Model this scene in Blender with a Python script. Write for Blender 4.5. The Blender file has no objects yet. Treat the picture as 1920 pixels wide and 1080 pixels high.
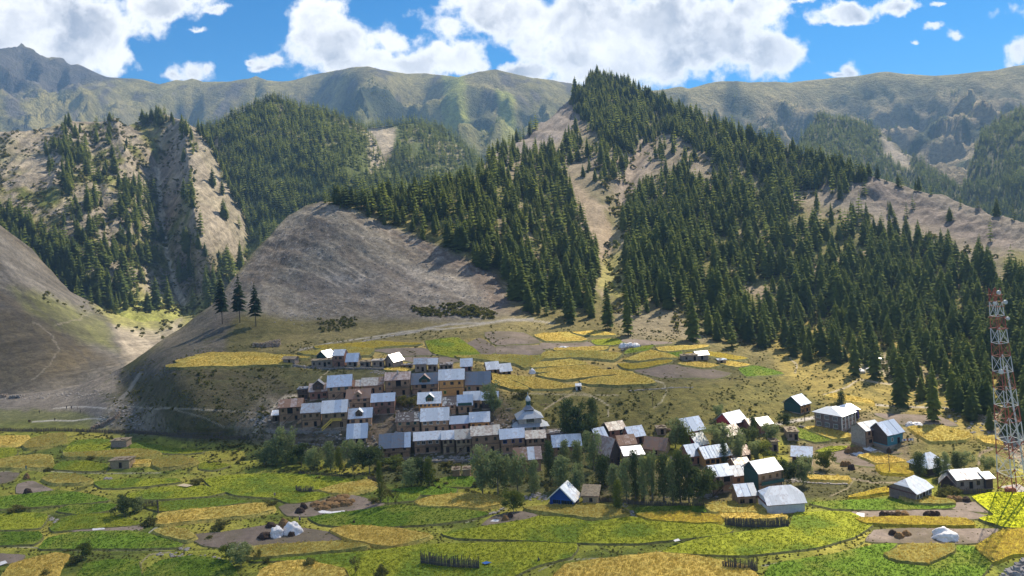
import bpy, bmesh, math, random
import numpy as np
from mathutils import Vector, Matrix, geometry
R = math.radians
random.seed(7)
scene = bpy.context.scene
COL = scene.collection

# ------------------------------------------------------------------ camera
FPX, HOR, CX, ROLL, CAMZ = 1450.0, 420.0, 960.0, R(3.0), 80.0   # focal length in photo pixels, horizon row, centre column
cam_d = bpy.data.cameras.new('camera'); cam = bpy.data.objects.new('camera', cam_d); COL.objects.link(cam)
cam_d.sensor_width = 36; cam_d.lens = FPX / 1920 * 36
cam_d.shift_y = -(540 - HOR) / 1920
cam_d.clip_start = 0.5; cam_d.clip_end = 30000
cam.location = (0, 0, CAMZ)
cam.matrix_world = Matrix.Translation((0, 0, CAMZ)) @ Matrix.Rotation(ROLL, 4, 'Y') @ Matrix.Rotation(R(90), 4, 'X')
scene.camera = cam
CR, SR = math.cos(ROLL), math.sin(ROLL)

def uv(px, py):
    a = (np.asarray(px, float) - CX) / FPX; b = (HOR - np.asarray(py, float)) / FPX
    return a * CR + b * SR, -a * SR + b * CR          # world x/Y and z/Y of the ray

# ------------------------------------------------------------------ view and light
scene.view_settings.view_transform = 'Standard'; scene.view_settings.look = 'None'
scene.view_settings.exposure = 0.76; scene.view_settings.gamma = 1
SUN_AZ, SUN_EL = R(38), R(46)
SUN = Vector((math.sin(SUN_AZ) * math.cos(SUN_EL), math.cos(SUN_AZ) * math.cos(SUN_EL), math.sin(SUN_EL)))
sun_d = bpy.data.lights.new('sun', 'SUN'); sun_d.energy = 5.0; sun_d.angle = R(0.53); sun_d.color = (1, .885, .69)
sun = bpy.data.objects.new('sun', sun_d); COL.objects.link(sun)
sun.rotation_euler = (-SUN).to_track_quat('-Z', 'Y').to_euler()
scene.cycles.max_bounces = 6; scene.cycles.volume_bounces = 1; scene.cycles.transparent_max_bounces = 24
scene.cycles.diffuse_bounces = 3; scene.cycles.glossy_bounces = 2; scene.cycles.transmission_bounces = 3
scene.cycles.use_denoising = True

class NT:                                                # small helper for node trees
    def __init__(s, tree): s.t = tree; s.n = tree.nodes; s.l = tree.links
    def add(s, typ, **kw):
        n = s.n.new(typ)
        for k, v in kw.items(): setattr(n, k, v)
        return n
    def put(s, sock, v):
        if isinstance(v, bpy.types.NodeSocket): s.l.new(v, sock)
        elif v is not None:
            try: sock.default_value = v
            except Exception: sock.default_value = (*v, 1.0)
    def math(s, op, a, b=None, c=None, clamp=False):
        n = s.add('ShaderNodeMath', operation=op, use_clamp=clamp)
        for i, v in enumerate((a, b, c)):
            if v is not None: s.put(n.inputs[i], v)
        return n.outputs[0]
    def vmath(s, op, a, b=None):
        n = s.add('ShaderNodeVectorMath', operation=op)
        s.put(n.inputs[0], a)
        if b is not None: s.put(n.inputs[1], b)
        return n.outputs['Value'] if op in ('LENGTH', 'DOT_PRODUCT') else n.outputs[0]
    def mix(s, f, a, b, mode='MIX'):
        n = s.add('ShaderNodeMix', data_type='RGBA', blend_type=mode)
        s.put(n.inputs[0], f); s.put(n.inputs[6], a); s.put(n.inputs[7], b)
        return n.outputs[2]
    def noise(s, vec, scale, detail=4, rough=.5, out=0):
        n = s.add('ShaderNodeTexNoise'); s.put(n.inputs['Vector'], vec)
        n.inputs['Scale'].default_value = scale; n.inputs['Detail'].default_value = detail; n.inputs['Roughness'].default_value = rough
        return n.outputs[out]
    def ramp(s, f, a, b, c=0., d=1.):
        n = s.add('ShaderNodeMapRange', interpolation_type='SMOOTHSTEP')
        s.put(n.inputs[0], f)
        for i, v in enumerate((a, b, c, d)): n.inputs[i + 1].default_value = v
        return n.outputs[0]

world = bpy.data.worlds.new('World'); scene.world = world; world.use_nodes = True
W = NT(world.node_tree); W.n.clear()
wo = W.add('ShaderNodeOutputWorld')
sky = W.add('ShaderNodeTexSky', sky_type='NISHITA', sun_disc=False)
sky.sun_elevation = SUN_EL; sky.sun_rotation = SUN_AZ; sky.altitude = 2500; sky.air_density = 1.0; sky.dust_density = 0.3; sky.ozone_density = 2.5
SKY_STRENGTH = .085
tc = W.add('ShaderNodeTexCoord'); gen = tc.outputs['Generated']
sp = W.add('ShaderNodeSeparateXYZ'); W.put(sp.inputs[0], gen)
yy = W.math('MAXIMUM', sp.outputs[1], .02)
cb = W.add('ShaderNodeCombineXYZ'); W.put(cb.inputs[0], W.math('DIVIDE', sp.outputs[0], yy)); W.put(cb.inputs[1], W.math('DIVIDE', sp.outputs[2], yy))
tan = cb.outputs[0]                                      # tangent plane of the northern sky (east, up)
warp = W.vmath('SUBTRACT', W.noise(tan, 9, 6, .62, 1), (.5, .5, .5))
warp = W.vmath('MULTIPLY', warp, (.085, .062, 0))
tw = W.vmath('ADD', tan, warp)
BLOBS = [(60,20,170,62),(180,45,115,58),(300,8,92,32),(205,105,52,42),(120,90,95,55),(0,75,120,80),(235,130,26,18),
 (355,135,46,22),(325,142,32,16),(385,128,20,16),(515,108,36,18),(470,108,11,6),(362,50,20,5),(398,18,26,7),(500,120,30,10),
 (600,25,55,45),(625,85,80,52),(562,55,26,26),(740,78,44,38),(765,118,88,32),(700,110,66,30),(845,50,34,42),(835,112,80,30),(650,120,60,28),
 (940,22,120,50),(1080,45,170,72),(1200,40,190,70),(1330,80,140,62),(1445,108,66,42),(1415,30,66,45),(1180,118,200,46),(1080,100,90,50),(900,120,40,22),(1490,110,30,24),(985,135,60,20),
 (1580,22,56,22),(1553,40,24,10),(1680,6,48,16),(1798,58,26,12),(1750,42,17,8),(1718,66,12,6),(1906,88,30,30),(1600,132,30,18),(1566,142,26,7),(1762,3,24,6),(1505,10,22,6),
 (1000,-90,260,60),(300,-100,230,60),(1650,-120,160,50),(-220,60,160,80),(2080,40,140,70),(620,-180,160,50),(1900,-220,230,60)]
acc = None
for (bx, by, rx, ry) in BLOBS:
    cu, cv = uv(bx, by)
    d = W.vmath('SUBTRACT', tw, (float(cu), float(cv), 0))
    sm = rx < 48 and by > -50; g_ = 1.75 if sm else 1.
    d = W.vmath('LENGTH', W.vmath('MULTIPLY', d, (FPX / rx / g_, FPX / ry / g_, 0)))
    v = W.math('SUBTRACT', .62 if sm else 1.2, d)
    acc = v if acc is None else W.math('SMOOTH_MAX', acc, v, .25)
n2 = W.noise(tan, 26, 7, .56)
dens = W.math('ADD', acc, W.math('MULTIPLY', W.math('SUBTRACT', n2, .5), 2.0))
# elsewhere in the sky: broken clouds of the same kind
g2 = W.noise(W.vmath('MULTIPLY', gen, (1, 1, 2.2)), 3.2, 8, .6)
dens2 = W.math('MULTIPLY', W.math('SUBTRACT', g2, .52), 9.)
front = W.ramp(sp.outputs[1], .35, .6)
elev = W.math('SUBTRACT', 1., W.ramp(W.math('DIVIDE', sp.outputs[2], yy), .34, .55))
front = W.math('MULTIPLY', front, elev)
densm = W.math('ADD', W.math('MULTIPLY', dens, front), W.math('MULTIPLY', dens2, W.math('SUBTRACT', 1., front)))
cover = W.ramp(densm, -.02, .5)
# cloud shading: thick parts seen from below are greyer, thin edges glow in the light behind them
s1 = W.noise(tw, 7.5, 5, .55); s3 = W.noise(W.vmath('ADD', tw, (.012, .02, .3)), 13, 7, .62)
shade = W.math('ADD', W.math('MULTIPLY', W.ramp(s1, .38, .62), .55), W.math('MULTIPLY', W.ramp(s3, .35, .6), .45))
thick = W.ramp(densm, .22, 1.0)
shade = W.math('MULTIPLY', shade, thick)
ccol = W.mix(shade, (1.0, .99, .975, 1), (.33, .37, .45, 1))
skyc = W.mix(1., sky.outputs[0], (.085, .63, .93, 1), 'MULTIPLY')
bg1 = W.add('ShaderNodeBackground'); W.put(bg1.inputs[0], skyc); bg1.inputs[1].default_value = SKY_STRENGTH
bg2 = W.add('ShaderNodeBackground'); W.put(bg2.inputs[0], ccol); bg2.inputs[1].default_value = .82
ms = W.add('ShaderNodeMixShader'); W.put(ms.inputs[0], cover); W.l.new(bg1.outputs[0], ms.inputs[1]); W.l.new(bg2.outputs[0], ms.inputs[2])
W.l.new(ms.outputs[0], wo.inputs[0])
world.cycles.sampling_method = 'MANUAL'; world.cycles.sample_map_resolution = 512

# ------------------------------------------------------------------ tagging helpers
def tag(o, label=None, cat=None, group=None, kind=None):
    if label: o['label'] = label
    if cat: o['category'] = cat
    if group: o['group'] = group
    if kind: o['kind'] = kind
    return o
def link(o, parent=None):
    COL.objects.link(o)
    if parent is not None: o.parent = parent
    return o
def empty(name, loc, rz=0.):
    o = bpy.data.objects.new(name, None); o.empty_display_size = .5; link(o); o.location = loc; o.rotation_euler = (0, 0, rz); return o
def mesh_np(name, verts, faces, mats, smooth=False, attrs=None, matidx=None):
    """verts (n,3), faces (m,3|4) array"""
    me = bpy.data.meshes.new(name); verts = np.asarray(verts, np.float32); faces = np.asarray(faces, np.int32)
    k = faces.shape[1]
    me.vertices.add(len(verts)); me.vertices.foreach_set('co', verts.ravel())
    me.loops.add(faces.size); me.loops.foreach_set('vertex_index', faces.ravel())
    me.polygons.add(len(faces)); me.polygons.foreach_set('loop_start', np.arange(0, faces.size, k, dtype=np.int32))
    if matidx is not None: me.polygons.foreach_set('material_index', np.asarray(matidx, np.int32))
    if smooth: me.polygons.foreach_set('use_smooth', np.ones(len(faces), bool))
    for m in (mats if isinstance(mats, (list, tuple)) else [mats]): me.materials.append(m)
    for an, arr in (attrs or {}).items():
        arr = np.asarray(arr, np.float32)
        if arr.ndim == 2:
            a = me.attributes.new(an, 'FLOAT_COLOR', 'POINT')
            a.data.foreach_set('color', np.concatenate([arr, np.ones((len(arr), 1), np.float32)], 1).ravel())
        else:
            a = me.attributes.new(an, 'FLOAT', 'POINT'); a.data.foreach_set('value', arr)
    me.update(calc_edges=True)
    return me

class MB:                                                # collects simple solids into one mesh
    def __init__(s): s.v = []; s.f = []
    def quad(s, *p):
        b = len(s.v); s.v += [tuple(q) for q in p]; s.f.append(tuple(range(b, b + len(p)))); return s
    def hexa(s, p):                                      # p: 4 bottom + 4 top corners
        b = len(s.v); s.v += [tuple(q) for q in p]
        for f in ((3,2,1,0),(4,5,6,7),(0,1,5,4),(1,2,6,5),(2,3,7,6),(3,0,4,7)): s.f.append(tuple(b + i for i in f))
        return s
    def box(s, x0, x1, y0, y1, z0, z1):
        return s.hexa([(x0,y0,z0),(x1,y0,z0),(x1,y1,z0),(x0,y1,z0),(x0,y0,z1),(x1,y0,z1),(x1,y1,z1),(x0,y1,z1)])
    def bar(s, a, b, w, h=None, up=(0, 0, 1)):
        a = Vector(a); b = Vector(b); h = h or w; d = (b - a).normalized(); u = Vector(up)
        if abs(d.dot(u)) > .95: u = Vector((0, 1, 0))
        x = d.cross(u).normalized() * w / 2; y = x.cross(d).normalized() * h / 2
        return s.hexa([a-x-y, a+x-y, a+x+y, a-x+y, b-x-y, b+x-y, b+x+y, b-x+y])
    def cone(s, a, b, ra, rb, n=6):
        a = Vector(a); b = Vector(b); d = (b - a).normalized(); u = Vector((0, 0, 1)) if abs(d.z) < .9 else Vector((1, 0, 0))
        x = d.cross(u).normalized(); y = d.cross(x); k = len(s.v)
        for c, r in ((a, ra), (b, rb)):
            for i in range(n):
                t = 2 * math.pi * i / n; s.v.append(tuple(c + x * (r * math.cos(t)) + y * (r * math.sin(t))))
        for i in range(n): j = (i + 1) % n; s.f.append((k+i, k+j, k+n+j, k+n+i))
        s.f.append(tuple(k + n + i for i in range(n)))
        return s
    def lathe(s, prof, n=12, c=(0, 0)):
        k = len(s.v)
        for (r, z) in prof:
            for i in range(n):
                t = 2 * math.pi * i / n; s.v.append((c[0] + r * math.cos(t), c[1] + r * math.sin(t), z))
        for j in range(len(prof) - 1):
            for i in range(n): q = (i + 1) % n; s.f.append((k+j*n+i, k+j*n+q, k+(j+1)*n+q, k+(j+1)*n+i))
        return s
    def mesh(s, name, mats):
        me = bpy.data.meshes.new(name); me.from_pydata(s.v, [], s.f)
        for m in (mats if isinstance(mats, (list, tuple)) else [mats]): me.materials.append(m)
        me.update(); return me
    def build(s, name, m, parent=None):
        return link(bpy.data.objects.new(name, s.mesh(name, m)), parent)

# ------------------------------------------------------------------ noise
def _h(ix, iy, seed):
    n = (ix.astype(np.int64) * 374761393 + iy.astype(np.int64) * 668265263 + seed * 144665) & 0xffffffff
    n = ((n ^ (n >> 13)) * 1274126177) & 0xffffffff
    n = n ^ (n >> 16)
    return (n & 0xffff) / 65535.0
def vnoise(x, y, seed=0):
    x = np.asarray(x, float); y = np.asarray(y, float)
    ix = np.floor(x).astype(np.int64); iy = np.floor(y).astype(np.int64); fx = x - ix; fy = y - iy
    fx = fx * fx * fx * (fx * (fx * 6 - 15) + 10); fy = fy * fy * fy * (fy * (fy * 6 - 15) + 10)
    a = _h(ix, iy, seed); b = _h(ix + 1, iy, seed); c = _h(ix, iy + 1, seed); d = _h(ix + 1, iy + 1, seed)
    return (a + (b - a) * fx) * (1 - fy) + (c + (d - c) * fx) * fy
def fbm(x, y, oct=4, seed=0, g=.5):
    s = 0; a = 1; t = 0
    for i in range(oct):
        s = s + a * (vnoise(x, y, seed + i * 17) * 2 - 1); t += a; a *= g; x = x * 2.03 + 13.7; y = y * 2.03 + 7.1
    return s / t
def ridged(x, y, oct=4, seed=0):
    s = 0; a = 1; t = 0
    for i in range(oct):
        s = s + a * (1 - abs(vnoise(x, y, seed + i * 17) * 2 - 1) * 2); t += a; a *= .5; x = x * 2.03 + 3.7; y = y * 2.03 + 9.1
    return s / t
def sstep(a, b, x):
    t = np.clip((x - a) / (b - a), 0, 1); return t * t * (3 - 2 * t)
def polydist(px, py, poly):                              # signed distance, positive inside
    px = np.asarray(px, float); py = np.asarray(py, float)
    d2 = np.full(px.shape, 1e18); ins = np.zeros(px.shape, bool); n = len(poly)
    for i in range(n):
        x0, y0 = poly[i]; x1, y1 = poly[(i + 1) % n]; ex, ey = x1 - x0, y1 - y0
        t = np.clip(((px - x0) * ex + (py - y0) * ey) / (ex * ex + ey * ey + 1e-9), 0, 1)
        d2 = np.minimum(d2, (px - x0 - t * ex) ** 2 + (py - y0 - t * ey) ** 2)
        c = ((y0 > py) != (y1 > py))
        with np.errstate(divide='ignore', invalid='ignore'):
            c &= px < (x0 + (py - y0) * ex / (ey if ey else 1e-9))
        ins ^= c
    return np.where(ins, 1, -1) * np.sqrt(d2)
def linedist(px, py, line):
    d2 = np.full(np.shape(px), 1e18)
    for (x0, y0), (x1, y1) in zip(line[:-1], line[1:]):
        ex, ey = x1 - x0, y1 - y0
        t = np.clip(((px - x0) * ex + (py - y0) * ey) / (ex * ex + ey * ey + 1e-9), 0, 1)
        d2 = np.minimum(d2, (px - x0 - t * ex) ** 2 + (py - y0 - t * ey) ** 2)
    return np.sqrt(d2)

# ------------------------------------------------------------------ terrain sheets
class Sheet:
    def __init__(s, name, pts, crest, base, valley=False, amp=None):
        s.name = name; s.valley = valley; s.amp = amp
        s.crest = np.array(crest, float); s.base = np.array(base, float)
        p = np.array(pts, float); s.c = p[:, :2] / 1000
        n = len(p); d = np.linalg.norm(s.c[:, None] - s.c[None], axis=2)
        K = np.where(d > 0, d * d * np.log(d + 1e-12), 0) + np.eye(n) * 2e-4
        A = np.zeros((n + 3, n + 3)); A[:n, :n] = K; A[:n, n] = 1; A[:n, n+1:] = s.c; A[n, :n] = 1; A[n+1:, :n] = s.c.T
        s.w = np.linalg.solve(A, np.concatenate([np.log(p[:, 2]), [0, 0, 0]]))
    def Y(s, px, py):
        px = np.asarray(px, float); py = np.asarray(py, float); q = np.stack([px.ravel(), py.ravel()], 1) / 1000
        r = np.full(len(q), s.w[-3]) + q @ s.w[-2:]
        for i in range(len(s.c)):
            d2 = ((q - s.c[i]) ** 2).sum(1); r += s.w[i] * .5 * d2 * np.log(d2 + 1e-12)
        Y = np.exp(r).reshape(px.shape)
        if s.valley:
            _, v = uv(px, py); a = -v / CAMZ; b = 1 / Y; k = 3e-4     # nearer of slope and valley plane, rounded
            h = np.clip(.5 + .5 * (a - b) / k, 0, 1); Y = 1 / (b * (1 - h) + a * h + k * h * (1 - h) * .5)
        return Y
    def pos(s, px, py):
        px = np.asarray(px, float); py = np.asarray(py, float)
        Y = s.Y(px, py); u, v = uv(px, py); x = u * Y; z = CAMZ + v * Y
        if s.amp is not None: z = z + s.amp(px, py, x, Y, z)
        return np.stack([x, Y, z], -1)
    def p(s, px, py): return Vector([float(c) for c in s.pos(px, py)])
    def top(s, px): return np.interp(px, s.crest[:, 0], s.crest[:, 1])
    def build(s, px0, px1, dpx, nrow, mat, paint, drop=1.0, bottom=-20):
        X = np.arange(px0, px1 + .1, dpx); t = np.linspace(0, 1, nrow)
        top = s.top(X); bas = np.interp(X, s.base[:, 0], s.base[:, 1])
        PX = np.repeat(X[None], nrow, 0); PY = bas[None] + (top - bas)[None] * t[:, None]
        V = s.pos(PX, PY)
        colr = paint(PX, PY, V)
        # back side: falls away behind the crest
        cr = V[-1]; back = []
        prev = cr
        for k, (dy, dz) in enumerate(((.012, .002), (.03, .012), (.06, .03), (.12, .07), (.25, .16))):
            q = cr.copy(); q[:, 1] += cr[:, 1] * dy; q[:, 0] += cr[:, 0] * dy
            q[:, 2] = np.maximum(cr[:, 2] - cr[:, 1] * dz * drop + fbm(q[:, 0] / 30, q[:, 1] / 30, 3, 5) * cr[:, 1] * .004, bottom); back.append(q)
        V = np.concatenate([V, np.array(back)]); colr = np.concatenate([colr, np.repeat(colr[-1:], len(back), 0)])
        nr, nc = V.shape[:2]; idx = np.arange(nr * nc).reshape(nr, nc)
        F = np.stack([idx[:-1, :-1], idx[:-1, 1:], idx[1:, 1:], idx[1:, :-1]], -1).reshape(-1, 4)
        me = mesh_np(s.name, V.reshape(-1, 3), F, mat, True, {'cover': colr.reshape(-1, 3)})
        o = link(bpy.data.objects.new(s.name, me)); tag(o, kind='structure'); s.obj = o
        return o

def amp_main(px, py, x, y, z):
    far = sstep(440, 800, y); hill = sstep(1.5, 12, z)
    a = fbm(x / 22, y / 22, 3, 1) * (.25 + .8 * hill)
    a += fbm(x / 70, y / 110, 4, 2) * 9 * far
    scr = sstep(-15, 15, polydist(px, py, SCREE)) * sstep(600, 560, py)
    a += scr * (ridged((x * .54 + y * .84) / 5.5, (x * .84 - y * .54) / 45, 3, 3) * .55 + ridged((x * .7 + y * .7) / 24, (x * .7 - y * .7) / 60, 3, 6) * .35)
    rk = sstep(-10, 30, polydist(px, py, ROCKR))
    a += rk * (ridged(x / 26, y / 34, 4, 4) * 5 + fbm(x / 9, y / 9, 3, 9) * 1.6)
    a += scr * fbm(x / 11, y / 11, 4, 12) * 1.7 - scr * .6 * sstep(.55, .95, ridged((x * .54 + y * .84) / 30, (x * .84 - y * .54) / 120, 2, 14))
    sc = sstep(-10, 20, polydist(px, py, PEAKSCREE))
    a += sc * ridged((x + .6 * y) / 22, (x - y) / 160, 3, 5) * 3
    a -= 9 * far * np.exp(-(linedist(px, py, GULLY) / 16) ** 2)
    return a
SCREE = [(385,575),(440,515),(505,440),(540,398),(600,370),(645,385),(720,415),(800,450),(870,480),(930,510),(960,570),(900,600),(700,600),(560,600),(480,590)]
ROCKR = [(1530,290),(1620,320),(1760,355),(1930,410),(2090,440),(2090,560),(1930,470),(1850,455),(1760,420),(1640,400),(1540,380)]
PEAKSCREE = [(890,300),(950,262),(1060,188),(1095,200),(1075,245),(1010,290),(950,310)]
GULLY = [(1235,230),(1190,290),(1165,350),(1150,420),(1140,480),(1145,530)]

S1 = Sheet('hillside', [
 (560,800,288),(560,730,318),(560,680,350),(560,620,420),(480,560,468),(400,600,440),(470,490,530),(540,405,580),(600,380,590),(640,385,585),
 (230,720,400),(280,650,430),(330,620,460),(200,780,347),(330,690,345),(330,760,315),(330,812,305),(430,690,345),(430,760,308),
 (700,860,270),(700,780,292),(700,720,315),(700,690,335),(700,600,450),(800,500,530),(760,380,640),(830,365,665),(880,350,690),(700,560,480),
 (900,850,270),(900,780,288),(900,730,308),(900,690,340),(900,640,400),(900,600,445),(960,560,490),(930,330,760),(960,290,930),(1000,240,1060),(1060,195,1160),(900,310,850),
 (1000,850,268),(1000,720,318),(1100,640,402),(1100,600,455),(1100,500,570),(1060,400,710),(1050,300,860),(1120,145,1200),(1120,230,1020),(1200,165,1190),
 (1200,850,262),(1200,790,282),(1200,735,312),(1200,700,335),(1200,640,400),(1300,620,430),(1300,500,550),(1300,400,690),(1300,300,860),(1300,230,1010),
 (1400,850,258),(1400,800,272),(1400,740,312),(1400,700,342),(1400,640,425),(1500,760,302),(1500,640,430),(1500,500,560),(1500,400,690),(1500,300,830),(1560,305,800),
 (1500,850,256),(1600,800,268),(1600,700,345),(1700,345,750),(1700,500,565),(1700,620,430),(1700,720,332),(1700,800,262),(1700,850,244),
 (1920,420,600),(1920,500,500),(1920,600,412),(1920,750,290),(1920,850,239),(2100,450,560),(2100,700,300),(1800,378,690),
 (0,745,415),(100,728,430),(-200,740,420),(0,1000,400),(400,1000,350),(800,1000,320),(1200,1000,300),(1600,1000,290),(2000,1000,280),(0,860,400),(200,860,370),(1000,1200,320),(0,1200,400),(1920,1200,290)],
 crest=[(-300,745),(0,745),(150,725),(230,690),(330,620),(400,568),(440,520),(470,480),(500,450),(540,403),(575,383),(600,376),(640,380),(700,378),(760,372),(830,360),(870,350),(905,318),(930,292),(960,272),(1000,240),(1060,196),(1082,172),(1098,152),(1108,136),(1130,140),(1160,150),(1200,172),(1250,196),(1300,218),(1350,240),(1400,262),(1450,280),(1500,296),(1560,312),(1620,330),(1700,347),(1760,361),(1800,376),(1860,402),(1920,418),(2100,450),(2300,500)],
 base=[(-300,1260),(2300,1260)], valley=True, amp=amp_main)
# ------------------------------------------------------------------ the other slopes and ranges
def amp_left(px, py, x, y, z):
    return fbm(x / 25, y / 25, 3, 11) * 1.5 + ridged((x - .55 * y) / 17, (x * .6 + y) / 90, 3, 13) * 1.1
S2 = Sheet('left_slope', [(0,740,425),(-200,740,430),(150,730,440),(0,600,510),(0,430,640),(-200,330,700),(-200,600,480),(200,700,455),(200,600,640),(100,640,500),(330,600,740),(300,640,590),(250,680,480),(100,520,650),(330,640,560),(100,720,438),(400,570,860),(420,700,520),(200,800,400),(0,800,380)],
 crest=[(-300,270),(-200,330),(0,425),(60,468),(130,545),(200,582),(260,596),(330,594),(400,570),(460,560)], base=[(-300,800),(460,800)], amp=amp_left)
def amp_mid(px, py, x, y, z):
    rg = ridged((x + .15 * y) / 38, (y - .2 * x) / 150, 4, 21)
    e = ridged((x + .3 * y) / 14, (y - .2 * x) / 60, 3, 24)
    a = rg * 6 + e * 1.8 + fbm(x / 16, y / 16, 3, 22) * 1.4
    for ln, am, wd in (([(345,226),(350,300),(362,380),(368,440),(360,500)], 9, 13), ([(215,236),(235,300),(250,380),(245,460)], 10, 14), ([(130,232),(120,300),(100,360)], 8, 14)): a = a + am * np.exp(-linedist(px, py, ln) / wd)
    for ln, am, wd in (([(292,290),(300,340),(306,420),(325,520),(350,590)], 8, 9), ([(170,250),(180,330),(200,400),(215,480)], 7, 12), ([(410,330),(400,420),(420,500)], 4, 12)): a = a - am * np.exp(-linedist(px, py, ln) / wd)
    return a * sstep(-2, 10, py - np.interp(px, [-300,0,60,110,200,240,300,350,400,440,475,520,620], [272,250,245,234,230,240,214,232,285,368,440,490,560]) + 4)
S3 = Sheet('gullied_ridge', [(0,250,1000),(-200,260,980),(150,228,1080),(300,214,1130),(0,400,800),(-200,400,780),(200,500,745),(100,560,700),(300,560,770),(400,560,790),(350,400,860),(355,300,985),(345,230,1090),(300,400,960),(300,300,1060),(270,300,1020),(250,400,860),(450,430,930),(400,320,1020),(420,480,850),(120,330,900),(330,500,850),(345,560,810),(370,480,810),(300,620,700),(100,640,640),(560,560,900),(500,480,960)],
 crest=[(-300,275),(-200,270),(0,250),(60,245),(110,234),(160,228),(200,230),(240,240),(270,226),(300,214),(330,222),(350,232),(380,245),(400,285),(420,325),(440,368),(460,405),(475,440),(500,480),(560,520),(620,560)],
 base=[(-300,660),(620,660)], amp=amp_mid)
def amp_wood(px, py, x, y, z):
    return ridged((x + .2 * y) / 110, (y - .1 * x) / 300, 4, 31) * 11 + fbm(x / 28, y / 28, 3, 32) * 2.5
S4 = Sheet('wooded_hill', [(370,240,1230),(515,190,1330),(700,260,1330),(500,480,900),(600,400,1020),(700,400,1030),(450,350,1060),(560,300,1130),(800,400,1100),(300,400,1100),(640,300,1150),(500,330,1080)],
 crest=[(300,330),(330,290),(370,246),(400,236),(450,212),(500,196),(530,192),(560,204),(600,216),(640,228),(680,246),(700,272),(720,306),(740,336),(800,366),(880,400)], base=[(300,560),(880,520)], amp=amp_wood)
S4b = Sheet('wooded_spur', [(700,245,1560),(780,228,1640),(860,255,1640),(900,300,1560),(700,360,1300),(800,380,1270),(900,380,1280),(740,300,1380),(760,260,1500),(800,300,1430),(620,300,1450),(960,340,1500)],
 crest=[(600,262),(640,256),(700,246),(740,240),(780,230),(830,240),(860,258),(890,284),(905,302),(960,336),(1000,360)], base=[(600,430),(1000,430)], amp=amp_wood)
C5 = [(-320,120),(-100,110),(0,95),(20,88),(40,84),(60,92),(75,102),(95,103),(115,105),(130,118),(150,120),(200,143),(250,148),(300,157),(330,148),(345,150),(360,146),(380,152),(430,150),(470,145),(480,142),(500,150),(540,150),(600,136),(660,124),(690,121),(720,128),(760,136),(830,138),(860,142),(900,130),(930,126),(960,134),(1000,145),(1070,153),(1150,172),(1200,190)]
C6 = [(1120,190),(1150,175),(1250,164),(1275,159),(1290,163),(1330,153),(1350,150),(1400,152),(1480,153),(1560,146),(1600,143),(1650,134),(1665,133),(1700,138),(1750,141),(1800,138),(1850,132),(1900,122),(1920,120),(2100,110),(2260,105)]
def amp_far(px, py, x, y, z, C=C5):
    CRX = [c[0] for c in C]; CRY = [c[1] for c in C]
    w = fbm(x / 600, y / 600, 3, 41) * 160
    return (ridged((x + w) / 330, (y + w) / 700, 5, 42) - .7) * 175 * sstep(0, 300, z - 60) * (.05 + .95 * sstep(4, 60, py - np.interp(px, CRX, CRY))) + sstep(190, 60, px) * ridged(x / 55, y / 70, 4, 48) * 16 + fbm(x / 90, y / 90, 4, 44) * 9 * (.35 + .65 * sstep(0, 40, py - np.interp(px, CRX, CRY))) + (ridged((x + w * .6) / 115, (y + w * .4) / 240, 4, 47) - .8) * 48 * sstep(2, 40, py - np.interp(px, CRX, CRY))
S5 = Sheet('far_range', [(-200,120,3600),(0,90,3500),(300,150,3700),(600,140,3800),(690,122,3500),(800,138,3800),(925,128,3500),(1080,152,3700),(0,250,2500),(300,250,2700),(500,200,3100),(600,300,2100),(690,200,2600),(800,250,2500),(905,290,2100),(860,200,2750),(930,200,2700),(1080,250,2500),(800,340,1900),(0,340,1900),(400,320,2000),(1000,330,2000),(820,160,3350),(760,200,3000),(1200,250,2500),(1200,180,3500)],
 crest=[(-320,120),(-100,110),(0,95),(20,88),(40,84),(60,92),(75,102),(95,103),(115,105),(130,118),(150,120),(200,143),(250,148),(300,157),(330,148),(345,150),(360,146),(380,152),(430,150),(470,145),(480,142),(500,150),(540,150),(600,136),(660,124),(690,121),(720,128),(760,136),(830,138),(860,142),(900,130),(930,126),(960,134),(1000,145),(1070,153),(1150,172),(1200,190)],
 base=[(-320,400),(1200,400)], amp=amp_far)
S6 = Sheet('far_right_range', [(1150,180,3100),(1350,150,3000),(1480,153,3100),(1650,135,3000),(1920,120,2800),(2200,105,2700),(1300,250,2100),(1500,250,2200),(1700,250,2100),(1920,250,1900),(1800,340,1500),(1920,400,1300),(1500,350,1500),(1380,200,2450),(1600,200,2600),(1750,180,2600),(1650,300,1750),(1200,300,1900)],
 crest=[(1120,190),(1150,175),(1250,164),(1275,159),(1290,163),(1330,153),(1350,150),(1400,152),(1480,153),(1560,146),(1600,143),(1650,134),(1665,133),(1700,138),(1750,141),(1800,138),(1850,132),(1900,122),(1920,120),(2100,110),(2260,105)],
 base=[(1120,420),(2260,480)], amp=lambda px, py, x, y, z: amp_far(px, py, x, y, z, C6))
def amp_shoulder(px, py, x, y, z):
    return ridged((x + .2 * y) / 170, (y - .1 * x) / 400, 4, 51) * 16 + fbm(x / 40, y / 40, 3, 52) * 4
S6b = Sheet('right_wooded_spur', [(1540,222,1850),(1600,235,1850),(1700,300,1650),(1500,320,1500),(1600,350,1400),(1750,345,1450),(1850,390,1350),(1450,300,1700)],
 crest=[(1420,340),(1480,300),(1530,226),(1560,220),(1600,228),(1650,254),(1700,298),(1750,322),(1800,352),(1850,385),(1900,420)], base=[(1420,430),(1900,480)], amp=amp_shoulder)
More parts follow.
